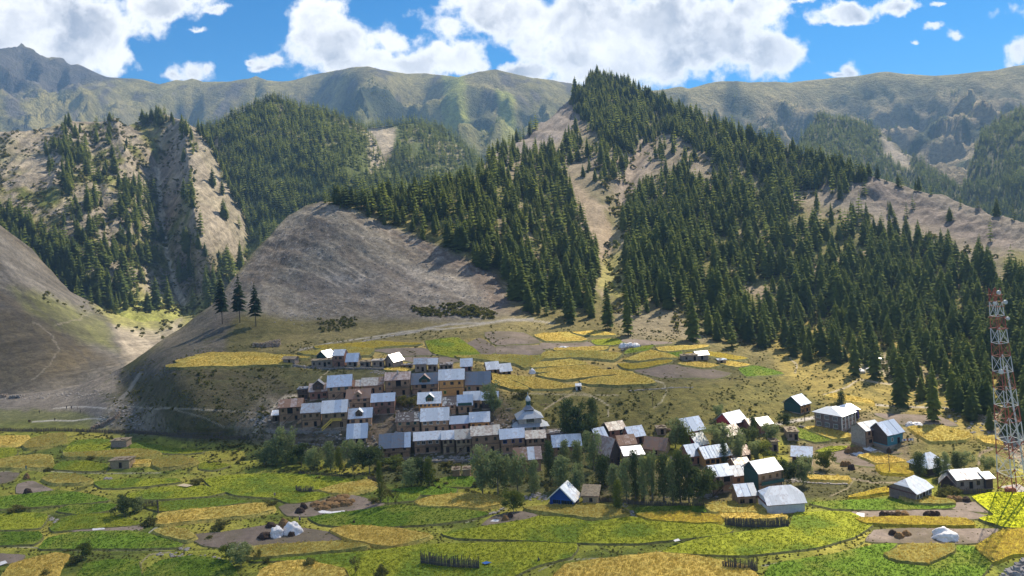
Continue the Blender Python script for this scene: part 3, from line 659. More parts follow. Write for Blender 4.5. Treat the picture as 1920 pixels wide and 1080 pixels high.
# ------------------------------------------------------------------ scattering: one object that instances small plants
def kit_collection(name, meshes):
    c = bpy.data.collections.new(name)
    for i, m in enumerate(meshes): o = bpy.data.objects.new('%s %02d' % (name, i), m); c.objects.link(o)
    return c
def scatter(name, P, H, Wd, coll, nvar, label, cat):
    P = np.asarray(P, float); n = len(P); rg = np.random.default_rng(n)
    me = bpy.data.meshes.new(name); me.vertices.add(n); me.vertices.foreach_set('co', P.astype(np.float32).ravel())
    a = me.attributes.new('size', 'FLOAT_VECTOR', 'POINT'); a.data.foreach_set('vector', np.stack([Wd, Wd, H], 1).astype(np.float32).ravel())
    a = me.attributes.new('turn', 'FLOAT_VECTOR', 'POINT')
    tv = np.zeros((n, 3)); tv[:, 2] = rg.random(n) * 6.28; tv[:, 0] = rg.normal(size=n) * .03; a.data.foreach_set('vector', tv.astype(np.float32).ravel())
    a = me.attributes.new('pick', 'INT', 'POINT'); a.data.foreach_set('value', rg.integers(0, nvar, n).astype(np.int32))
    o = link(bpy.data.objects.new(name, me)); tag(o, label, cat, kind='stuff')
    ng = bpy.data.node_groups.new(name, 'GeometryNodeTree')
    ng.interface.new_socket('Geometry', in_out='INPUT', socket_type='NodeSocketGeometry'); ng.interface.new_socket('Geometry', in_out='OUTPUT', socket_type='NodeSocketGeometry')
    n_ = ng.nodes; i = n_.new('NodeGroupInput'); ou = n_.new('NodeGroupOutput'); ci = n_.new('GeometryNodeCollectionInfo')
    ci.inputs['Collection'].default_value = coll; ci.inputs['Separate Children'].default_value = True; ci.inputs['Reset Children'].default_value = True
    ip = n_.new('GeometryNodeInstanceOnPoints'); ip.inputs['Pick Instance'].default_value = True
    def nat(nm, dt):
        k = n_.new('GeometryNodeInputNamedAttribute'); k.data_type = dt; k.inputs['Name'].default_value = nm
        return k.outputs[0]
    L = ng.links
    L.new(i.outputs[0], ip.inputs['Points']); L.new(ci.outputs[0], ip.inputs['Instance']); L.new(nat('pick', 'INT'), ip.inputs['Instance Index'])
    L.new(nat('turn', 'FLOAT_VECTOR'), ip.inputs['Rotation']); L.new(nat('size', 'FLOAT_VECTOR'), ip.inputs['Scale']); L.new(ip.outputs[0], ou.inputs[0])
    md = o.modifiers.new('scatter', 'NODES'); md.node_group = ng
    return o
CON_COLL = kit_collection('conifer kind', CON + FAR); FAR_COLL = kit_collection('far conifer kind', FAR)
SHRUB_COLL = kit_collection('shrub kind', [crown_mesh(90 + s, 110, .16, SHRUB, 'bush', 6) for s in range(3)])
BROAD_COLL = kit_collection('far broadleaf kind', [crown_mesh(95 + s, 120, .12, POPLAR, 'round', 8) for s in range(3)])

def sample(sheet, poly, hpx, sx=.30, sy=.26, seed=0, dens=None, holes=(), jit=.9):
    """rows of jittered points inside a picture region; spacing follows the height the trees show there"""
    rg = np.random.default_rng(seed); xs = [p[0] for p in poly]; ys = [p[1] for p in poly]; out = []
    y = min(ys)
    while y < max(ys):
        hm = float(np.mean([hpx((min(xs) + max(xs)) / 2, y)])); dx = max(2.2, hm * sx); n = int((max(xs) - min(xs)) / dx) + 1
        X = min(xs) + np.arange(n) * dx + rg.uniform(-jit, jit, n) * dx * .8; Y = y + rg.uniform(-.5, .5, n) * hm * sy * 1.4
        out.append(np.stack([X, Y], 1)); y += max(1.6, hm * sy)
    q = np.concatenate(out)
    wx = q[:, 0] + fbm(q[:, 0] / 22, q[:, 1] / 18, 3, seed + 5) * 12; wy = q[:, 1] + fbm(q[:, 0] / 22 + 7, q[:, 1] / 18, 3, seed + 6) * 8
    k = polydist(wx, wy, poly) > 0
    for h in holes: k &= polydist(wx, wy, h) < 0
    k &= q[:, 1] > sheet.top(q[:, 0]) + .5
    if dens is not None: k &= rg.random(len(q)) < dens(q[:, 0], q[:, 1])
    q = q[k]; P = sheet.pos(q[:, 0], q[:, 1]); hp = np.array([hpx(a, b) for a, b in q]) if len(q) else np.zeros(0)
    hp = hp * rg.uniform(.58, 1.15, len(q)) * np.where(rg.random(len(q)) < .2, .55, 1) * (1 + .45 * fbm(q[:, 0] / 24, q[:, 1] / 20, 3, seed + 9))
    H = hp * P[:, 1] / FPX
    return q, P, H, hp

# picture height of the conifers as seen across the slopes
def h_main(x, y):
    return float(np.interp(y, [130, 200, 300, 400, 500, 600, 700, 800], [19, 25, 33, 43, 53, 68, 76, 80])) * (1.0 if x < 1600 or y < 420 else .92)
def patchy(lo, hi, sc=45, sd=0, g=1.0): return lambda x, y: np.clip(sstep(lo, hi, fbm(x / sc, y / (sc * .75), 4, 200 + sd)) * g, 0, 1)
GULHOLE = [(1052,338),(1095,350),(1130,395),(1150,440),(1185,330),(1230,250),(1262,225),(1250,270),(1215,330),(1190,400),(1178,470),(1170,560),(1150,640),(1125,600),(1125,520),(1112,460),(1075,385)]
forests = []
def add_forest(sheet, poly, hpx, **kw): forests.append(sample(sheet, poly, hpx, **kw))
# spur left of the gully
add_forest(S1, [(612,384),(700,372),(800,362),(870,345),(925,322),(960,290),(1040,285),(1060,345),(1110,430),(1128,520),(1125,600),(1060,600),(985,592),(955,560),(940,515),(890,500),(830,460),(740,430),(650,398)], h_main, seed=1, sx=.26, sy=.20, holes=[GULHOLE])
# broad right forest
add_forest(S1, [(1175,400),(1215,340),(1290,330),(1350,360),(1430,370),(1480,330),(1500,430),(1620,425),(1700,455),(1800,490),(1870,520),(1960,560),(1960,680),(1960,800),(1870,825),(1800,795),(1755,770),(1700,735),(1640,705),(1590,688),(1500,680),(1430,655),(1330,650),(1310,600),(1200,560),(1172,580)], h_main, seed=2, sx=.26, sy=.19, dens=patchy(-.55, .0, 34, 2), holes=[[(1205,420),(1235,410),(1240,480),(1215,490)],[(1560,440),(1640,470),(1600,480)]])
# crest forest of the mountain and the ridge running down right
add_forest(S1, [(1070,196),(1100,155),(1110,128),(1160,140),(1250,190),(1350,232),(1450,275),(1560,308),(1640,332),(1600,352),(1540,360),(1450,345),(1400,330),(1330,300),(1290,280),(1250,245),(1180,280),(1130,265),(1100,230)], h_main, seed=3, sx=.2, sy=.19)
add_forest(S1, [(1050,240),(1110,230),(1160,270),(1200,260),(1160,330),(1130,360),(1070,330),(1000,300)], h_main, seed=4, sx=.3, sy=.26, dens=patchy(-.35, .25, 30, 3))
add_forest(S1, [(1215,330),(1260,240),(1330,290),(1420,340),(1480,380),(1300,380)], h_main, seed=5, sx=.3, sy=.26, dens=patchy(-.25, .3, 30, 4, .8))
add_forest(S1, [(1480,380),(1640,360),(1780,400),(1930,470),(1960,590),(1850,530),(1700,460),(1560,430)], h_main, seed=6, sx=.32, sy=.28, dens=patchy(-.3, .4, 40, 5, .6))
add_forest(S1, [(1172,400),(1240,380),(1310,420),(1330,560),(1180,600)], h_main, seed=7, sx=.27, sy=.2)
add_forest(S1, [(1600,640),(1700,650),(1760,690),(1740,740),(1650,720)], h_main, seed=8, sx=.5, sy=.4, dens=patchy(-.5, .3, 40, 9, .6))
add_forest(S1, [(1740,690),(1800,760),(1830,790),(1850,760),(1800,690)], h_main, seed=9, sx=.3, sy=.25)
add_forest(S1, [(1640,470),(1760,470),(1880,520),(1960,560),(1960,790),(1890,815),(1850,790),(1800,740),(1745,700),(1690,680),(1600,640),(1600,560)], h_main, seed=10, sx=.36, sy=.28, dens=patchy(-.7, -.1, 40, 12))
add_forest(S1, [(1500,560),(1640,560),(1700,640),(1640,650),(1540,660),(1480,640)], h_main, seed=18, sx=.4, sy=.3, dens=patchy(-.5, .1, 40, 14))
# along the crest itself, so that the skyline is toothed
for (a, b, st, k) in ((612, 890, 8, 1.0), (900, 1010, 7, 1.), (1072, 1112, 3.2, .8), (1112, 1260, 4.5, 1.), (1260, 1600, 7, 1.05), (1600, 1760, 16, .8), (1800, 1930, 34, .8)):
    xs = np.arange(a, b, st) + np.random.default_rng(int(a)).uniform(-.4, .4, len(np.arange(a, b, st))) * st
    ys = S1.top(xs) + 1.5 + np.random.default_rng(int(b)).uniform(0, 5, len(xs)); q = np.stack([xs, ys], 1); P = S1.pos(xs, ys)
    hp = np.array([h_main(x, y) for x, y in q]) * k * np.random.default_rng(3).uniform(.7, 1.1, len(xs)); forests.append((q, P, hp * P[:, 1] / FPX, hp))
# left gullied ridge
def h_mid(x, y): return float(np.interp(y, [220, 300, 400, 480, 560, 620], [24, 30, 38, 44, 50, 52]))
MIDH = [[(292,300),(312,305),(325,420),(345,520),(360,600),(340,600),(310,480),(296,400)],[(385,250),(480,440),(440,480),(395,470),(372,400)]]
add_forest(S3, [(70,290),(110,280),(150,290),(200,240),(215,330),(245,370),(290,400),(300,480),(330,560),(340,600),(200,600),(120,540),(-20,450),(-20,400),(60,420),(110,440),(120,380)], h_mid, seed=11, sx=.26, sy=.22, holes=MIDH, dens=patchy(-.12, .25, 26, 11))
add_forest(S3, [(318,235),(358,240),(372,330),(375,440),(440,500),(520,520),(470,590),(360,600),(335,500),(345,430),(340,330)], h_mid, seed=12, sx=.26, sy=.24, holes=[[(300,250),(338,250),(335,440),(300,440)]], dens=patchy(-.2, .25, 22, 12))
add_forest(S3, [(240,230),(300,212),(325,222),(330,245),(280,240)], h_mid, seed=13, sx=.25, sy=.3)
add_forest(S3, [(110,250),(200,238),(260,260),(295,300),(290,400),(200,340),(130,330)], h_mid, seed=16, sx=.36, sy=.34, dens=patchy(-.3, .3, 26, 16, .8))
add_forest(S3, [(380,250),(420,330),(470,430),(520,500),(470,520),(420,440),(390,330)], h_mid, seed=17, sx=.4, sy=.4, dens=patchy(-.1, .4, 22, 17, .7))
add_forest(S3, [(100,236),(200,232),(215,300),(120,260)], h_mid, seed=14, sx=.35, sy=.4, dens=patchy(-.1, .5, 20, 13, .7))
add_forest(S3, [(0,400),(130,480),(210,560),(240,600),(100,600),(-100,480)], h_mid, seed=15, sx=.24, sy=.22)
xs = np.arange(372, 500, 3.4); ys = S3.top(xs) + np.random.default_rng(8).uniform(2, 16, len(xs)); Pq = S3.pos(xs, ys); hp = np.random.default_rng(9).uniform(12, 30, len(xs)); forests.append((np.stack([xs, ys], 1), Pq, hp * Pq[:, 1] / FPX, hp))
near_pool = list(forests)
q = np.concatenate([f[0] for f in forests]); P = np.concatenate([f[1] for f in forests]); H = np.concatenate([f[2] for f in forests]); HP = np.concatenate([f[3] for f in forests])
order = np.argsort(-HP * (1 + .0 * q[:, 1])); order = np.array([i for i in order if -40 < q[i, 0] < 1960]); big = order[:290]; rest = np.setdiff1d(np.arange(len(H)), big)
REGION = [('conifer of the left slope wood above the gravel gully', lambda x, y: x < 560), ('conifer in the dark forest foot nearest the three pale bare plots', lambda x, y: x < 1110), ('conifer at the forest foot left of the scree fan above the fields', lambda x, y: x < 1190),
          ('conifer at the forest edge directly above the scree fan', lambda x, y: x < 1300), ('conifer standing right of the scree fan, above the lone plateau hut', lambda x, y: x < 1380), ('tall conifer of the shaded forest edge above the bright green plot', lambda x, y: x < 1470),
          ('tall conifer of the forest edge above the winding dirt path', lambda x, y: x < 1540), ('conifer on the slope above the green gabled house', lambda x, y: x < 1610 and y > 600), ('conifer beside the white tents on the sunlit slope', lambda x, y: x < 1700 and y > 620), ('conifer at the lower forest edge above the turquoise house', lambda x, y: x < 1780 and y > 640),
          ('conifer between the turquoise house and the mast, at the lower forest edge', lambda x, y: x < 1860 and y > 640), ('conifer at the lower forest edge just behind the mast foot', lambda x, y: y > 680), ('conifer inside the forest behind the upper half of the mast', lambda x, y: x > 1780), ('conifer inside the sunlit forest left of the mast top', lambda x, y: x > 1650), ('conifer inside the broad forest above the winding dirt path', lambda x, y: True)]
for i in big:
    x, y = q[i]; k = int(i) % 5
    lab = next(r[0] for r in REGION if r[1](x, y))
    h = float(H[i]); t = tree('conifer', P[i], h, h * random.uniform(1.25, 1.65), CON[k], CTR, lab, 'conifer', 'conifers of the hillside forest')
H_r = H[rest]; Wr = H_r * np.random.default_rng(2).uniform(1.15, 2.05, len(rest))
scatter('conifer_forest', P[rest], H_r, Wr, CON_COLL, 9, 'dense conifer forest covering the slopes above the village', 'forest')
print('conifers', len(H))
# far woods
far = []
def h_far(x, y): return float(np.interp(y, [180, 260, 340, 450, 520], [18, 21, 24, 32, 40]))
far.append(sample(S4, [(360,240),(450,208),(515,188),(600,212),(680,242),(720,310),(800,364),(860,400),(700,420),(560,500),(500,500),(460,440),(420,360),(400,290)], h_far, .26, .24, 21, patchy(-.75, -.3, 30, 21)))
far.append(sample(S4b, [(600,256),(690,246),(692,300),(700,330),(740,300),(745,240),(830,238),(890,280),(910,330),(880,400),(620,400)], lambda x, y: 17 if y < 300 else 20, .28, .26, 22, patchy(-.6, -.2, 30, 22), holes=[[(690,240),(742,248),(735,290),(705,330),(688,300)]]))
for f, (a, b) in ((S4, (365, 720)), (S4b, (640, 900))):
    xs = np.arange(a, b, 4.3); ys = f.top(xs) + 1.5; Pq = f.pos(xs, ys); hp = np.random.default_rng(4).uniform(11, 22, len(xs)); far.append((np.stack([xs, ys], 1), Pq, hp * Pq[:, 1] / FPX, hp))
far.append(sample(S6b, [(1440,330),(1530,224),(1600,226),(1660,258),(1720,300),(1800,350),(1870,400),(1500,420)], lambda x, y: 16, .26, .26, 23, holes=[[(1650,262),(1700,300),(1715,335),(1660,300)]]))
far.append(sample(S6c, [(1790,390),(1835,262),(1870,225),(1960,196),(1960,440),(1800,440)], lambda x, y: 18, .26, .26, 24, patchy(-.7, -.3, 30, 24)))
far.append(sample(S5, [(600,190),(680,160),(740,200),(830,260),(880,290),(700,260),(600,240)], lambda x, y: 6, .6, .5, 25, patchy(-.2, .2, 26, 25)))
far.append(sample(S5, [(890,225),(950,190),(940,235),(910,250)], lambda x, y: 9, .4, .4, 26))
far.append(sample(S6, [(1330,240),(1375,160),(1400,240),(1420,290),(1350,290)], lambda x, y: 6, .6, .5, 27))
far.append(sample(S6, [(1420,180),(1600,180),(1700,200),(1900,180),(1900,260),(1450,280)], lambda x, y: 6, .8, .7, 28, patchy(-.05, .3, 36, 28)))
far.append(sample(S6, [(1600,170),(1900,150),(1860,300),(1640,240)], lambda x, y: 9, .6, .6, 29, patchy(.1, .4, 30, 29)))
P2 = np.concatenate([f[1] for f in far]); H2 = np.concatenate([f[2] for f in far])
scatter('far_conifer_wood', P2, H2, H2 * 1.6, FAR_COLL, 4, 'far conifer wood on the hazy hills below the high ranges', 'wood')
print('far', len(H2))
# shrubs and young broadleaf growth between the conifers and on the slopes
sh = []
def shr(sheet, poly, hp, sx, sy, seed, dens, **kw): sh.append(sample(sheet, poly, lambda x, y: hp, sx, sy, seed, dens, **kw))
shr(S3, [(0,250),(200,235),(345,240),(480,440),(500,540),(400,600),(100,600),(-20,440)], 6, .9, .7, 31, patchy(-.3, .3, 24, 31, .7), holes=[[(365,240),(480,440),(440,500),(380,470)]])
shr(S2, [(60,540),(160,560),(330,596),(380,590),(300,640),(220,640),(100,580)], 8, 1.1, .8, 32, patchy(.0, .3, 20, 32, .6))
shr(S1, [(1120,300),(1190,300),(1180,420),(1165,600),(1135,600),(1130,420)], 11, .8, .6, 33, patchy(-.3, .2, 20, 33, .6))
shr(S1, [(1050,230),(1250,230),(1500,330),(1900,480),(1900,560),(1500,420),(1200,380),(1060,330)], 9, 1.2, .9, 34, patchy(-.1, .35, 30, 34, .6))
shr(S1, [(1180,400),(1900,560),(1900,780),(1500,660),(1180,600)], 13, 1.2, .9, 35, patchy(-.1, .35, 40, 35, .5))
shr(S1, [(770,580),(800,572),(870,570),(930,590),(930,600),(860,592),(780,592)], 9, .6, .35, 36, None)
shr(S1, [(590,605),(640,598),(672,602),(640,620),(600,622)], 6, .8, .6, 37, None)
shr(S1, [(230,700),(520,690),(560,740),(470,820),(200,810)], 7, 1.2, .9, 38, patchy(.0, .35, 26, 38, .5))
shr(S1, [(960,735),(1240,728),(1500,700),(1540,770),(1450,800),(1180,830),(1000,790)], 7, 1.3, 1.0, 39, patchy(.0, .35, 26, 39, .3))
shr(S1, [(1540,690),(1920,700),(1920,830),(1600,800),(1540,740)], 8, 1.4, 1.1, 40, patchy(.05, .4, 26, 40, .3))
shr(S1, [(480,830),(760,860),(980,880),(1340,920),(1340,945),(900,930),(480,880)], 10, .9, .6, 41, patchy(-.2, .3, 26, 41, .6))
shr(S1, [(380,840),(480,830),(520,880),(340,880)], 8, 1.0, .7, 42, patchy(-.2, .3, 26, 42, .7))
shr(S1, [(-40,800),(480,812),(560,850),(960,880),(1340,920),(1500,880),(1940,880),(1940,1095),(-40,1095)], 3.6, 1.5, 1.0, 60, patchy(-.45, .25, 20, 60, .8))
shr(S1, [(200,700),(330,655),(560,640),(1100,600),(1500,640),(1940,760),(1940,880),(1500,880),(1340,900),(560,840),(200,810)], 3.4, 1.4, 1.0, 61, patchy(-.3, .3, 22, 61, .7))
shr(S1, [(1180,400),(1940,560),(1940,760),(1500,660),(1180,600)], 6, 1.2, .9, 62, patchy(-.3, .3, 22, 62, .6))
P3 = np.concatenate([f[1] for f in sh]); H3 = np.concatenate([f[2] for f in sh])
scatter('shrubs', P3 - np.array((0, 0, .1)), H3, H3 * 1.5, SHRUB_COLL, 3, 'low scrub scattered over banks, gullies and forest edges', 'scrub')
br = [sample(S4, [(360,240),(515,190),(680,250),(860,400),(560,500),(460,440)], lambda x, y: 11, .9, .8, 51, patchy(-.1, .3, 26, 51, .5)),
      sample(S4b, [(690,330),(890,330),(880,400),(640,400)], lambda x, y: 9, .8, .7, 52, patchy(-.3, .2, 26, 52, .7)),
      sample(S1, [(1130,380),(1190,380),(1180,600),(1140,600)], lambda x, y: 16, .7, .5, 53, patchy(-.1, .3, 26, 53, .5)),
      sample(S1, [(1060,260),(1260,260),(1260,380),(1060,330)], lambda x, y: 10, .9, .8, 54, patchy(-.1, .3, 26, 54, .5)),
      sample(S3, [(100,280),(290,330),(330,590),(120,560)], lambda x, y: 12, .9, .8, 55, patchy(-.1, .3, 26, 55, .5)),
      sample(S5, [(560,200),(700,140),(860,240),(900,300),(600,260)], lambda x, y: 5, 1.0, .8, 56, patchy(-.1, .25, 26, 56))]
P4 = np.concatenate([f[1] for f in br]); H4 = np.concatenate([f[2] for f in br])
scatter('broadleaf_undergrowth', P4, H4, H4 * 1.0, BROAD_COLL, 3, 'pale green broadleaf growth between the conifers', 'undergrowth')

# ------------------------------------------------------------------ air: one closed box of even haze round everything
mb = MB(); mb.box(-7800, 7800, -3000, 9000, -11, 1050)
hm = bpy.data.materials.new('haze'); hm.use_nodes = True; HN = NT(hm.node_tree); HN.n.clear()
ho = HN.add('ShaderNodeOutputMaterial'); pv = HN.add('ShaderNodeVolumePrincipled')
pv.inputs['Color'].default_value = (.34, .60, 1, 1); pv.inputs['Density'].default_value = .000102; pv.inputs['Anisotropy'].default_value = .0
HN.l.new(pv.outputs[0], ho.inputs['Volume'])
hz = tag(mb.build('haze', hm), kind='stuff'); hz['label'] = 'thin blue haze filling the valley air'
g_ = bpy.data.objects['ground']; g_.scale = (.8, .7, 1)

# ------------------------------------------------------------------ the cloud that shades the village (high above, out of frame)
def sky_pt(px, py, sheet, alt): p = sheet.pos(px, py); t = (alt - p[2]) / SUN.z; return (p[0] + SUN.x * t, p[1] + SUN.y * t)
ALT = 1500.
FOOT = [(S1,2350,1180),(S1,1560,1060),(S1,1480,930),(S1,1440,800),(S1,1480,700),(S1,1300,648),(S1,1150,625),(S1,1010,610),(S1,960,560),(S1,860,480),(S1,760,425),(S1,640,372),(S1,540,396),(S1,440,515),(S1,340,615),(S1,240,690),(S2,230,640),(S2,110,560),(S2,0,440),(S2,-280,300)]
fp = [sky_pt(a, b, s, ALT) for s, a, b in FOOT]
fp += [(fp[-1][0] - 900, fp[-1][1]), (fp[-1][0] - 900, fp[0][1] - 500), (fp[0][0], fp[0][1] - 500)]
xs = [p[0] for p in fp]; ys = [p[1] for p in fp]; GX = np.linspace(min(xs) - 60, max(xs) + 60, 130); GY = np.linspace(min(ys) - 60, max(ys) + 60, 110)
X, Yg = np.meshgrid(GX, GY); D = polydist(X.ravel(), Yg.ravel(), fp).reshape(X.shape)
D = D + fbm(X / 60, Yg / 60, 4, 301) * 22
th = np.clip(D, -30, 300); T = np.where(D > 0, 18 + th * .5 * (1 + .4 * fbm(X / 120, Yg / 120, 4, 302)), 0)
up = np.stack([X, Yg, ALT + T], -1); dn = np.stack([X, Yg, ALT - T * .12], -1)
nr, nc = X.shape; V = np.concatenate([up.reshape(-1, 3), dn.reshape(-1, 3)]); idx = np.arange(nr * nc).reshape(nr, nc)
F1 = np.stack([idx[:-1, :-1], idx[:-1, 1:], idx[1:, 1:], idx[1:, :-1]], -1).reshape(-1, 4)
keep = (D.ravel()[F1] > 0).all(1); F1 = F1[keep]; F = np.concatenate([F1, F1[:, ::-1] + nr * nc])
m, N, b = M('cloud'); at = N.add('ShaderNodeAttribute', attribute_name='depth'); out = m.node_tree.nodes['Material Output']
tr = N.add('ShaderNodeBsdfTransparent'); df = N.add('ShaderNodeBsdfDiffuse'); df.inputs[0].default_value = (.9, .9, .9, 1)
ms = N.add('ShaderNodeMixShader'); N.put(ms.inputs[0], N.ramp(at.outputs['Fac'], 0, 45, 0, .33)); N.l.new(tr.outputs[0], ms.inputs[1]); N.l.new(df.outputs[0], ms.inputs[2]); N.l.new(ms.outputs[0], out.inputs[0])
me = mesh_np('cloud', V, F, m, True, {'depth': np.concatenate([D.ravel(), D.ravel()])})
cl = link(bpy.data.objects.new('cloud', me)); tag(cl, 'broad grey cloud drifting above the village', 'cloud', kind='structure')
# ------------------------------------------------------------------ fields: raised plots with crop on top and a bank round them
def crop_ground(name, bd, s1=1.2, s2=4.5, contrast=.55):
    return ground_mat(name, s1, s2, bd, contrast)
CROP = crop_ground('crop cover', .5); SOIL = crop_ground('ploughed soil', .15, .5, 3.5, .25)
BANK = plain('grassy bank', (.125,.125,.042), .95, var=.9, scale=.9, bd=.3, coords='Object')
KINDS = {'w': ((.56,.41,.10), .7, CROP, 'barley_field'), 'y': ((.27,.29,.028), .3, CROP, 'bean_field'), 'g': ((.125,.20,.02), .3, CROP, 'bean_field'),
         't': ((.34,.29,.08), .8, CROP, 'millet_field'), 's': ((.225,.18,.15), .12, SOIL, 'bare_plot'), 'o': ((.40,.31,.035), .6, CROP, 'barley_field'), 'b': ((.62,.64,.02), .5, CROP, 'bean_field')}
NAMES = {'w': 'golden ripe barley field', 'y': 'yellow green bean field', 'g': 'deep green leafy field', 't': 'pale tan millet field', 's': 'bare brown earth plot', 'o': 'olive gold grain field', 'b': 'bright yellow green field in the sun'}
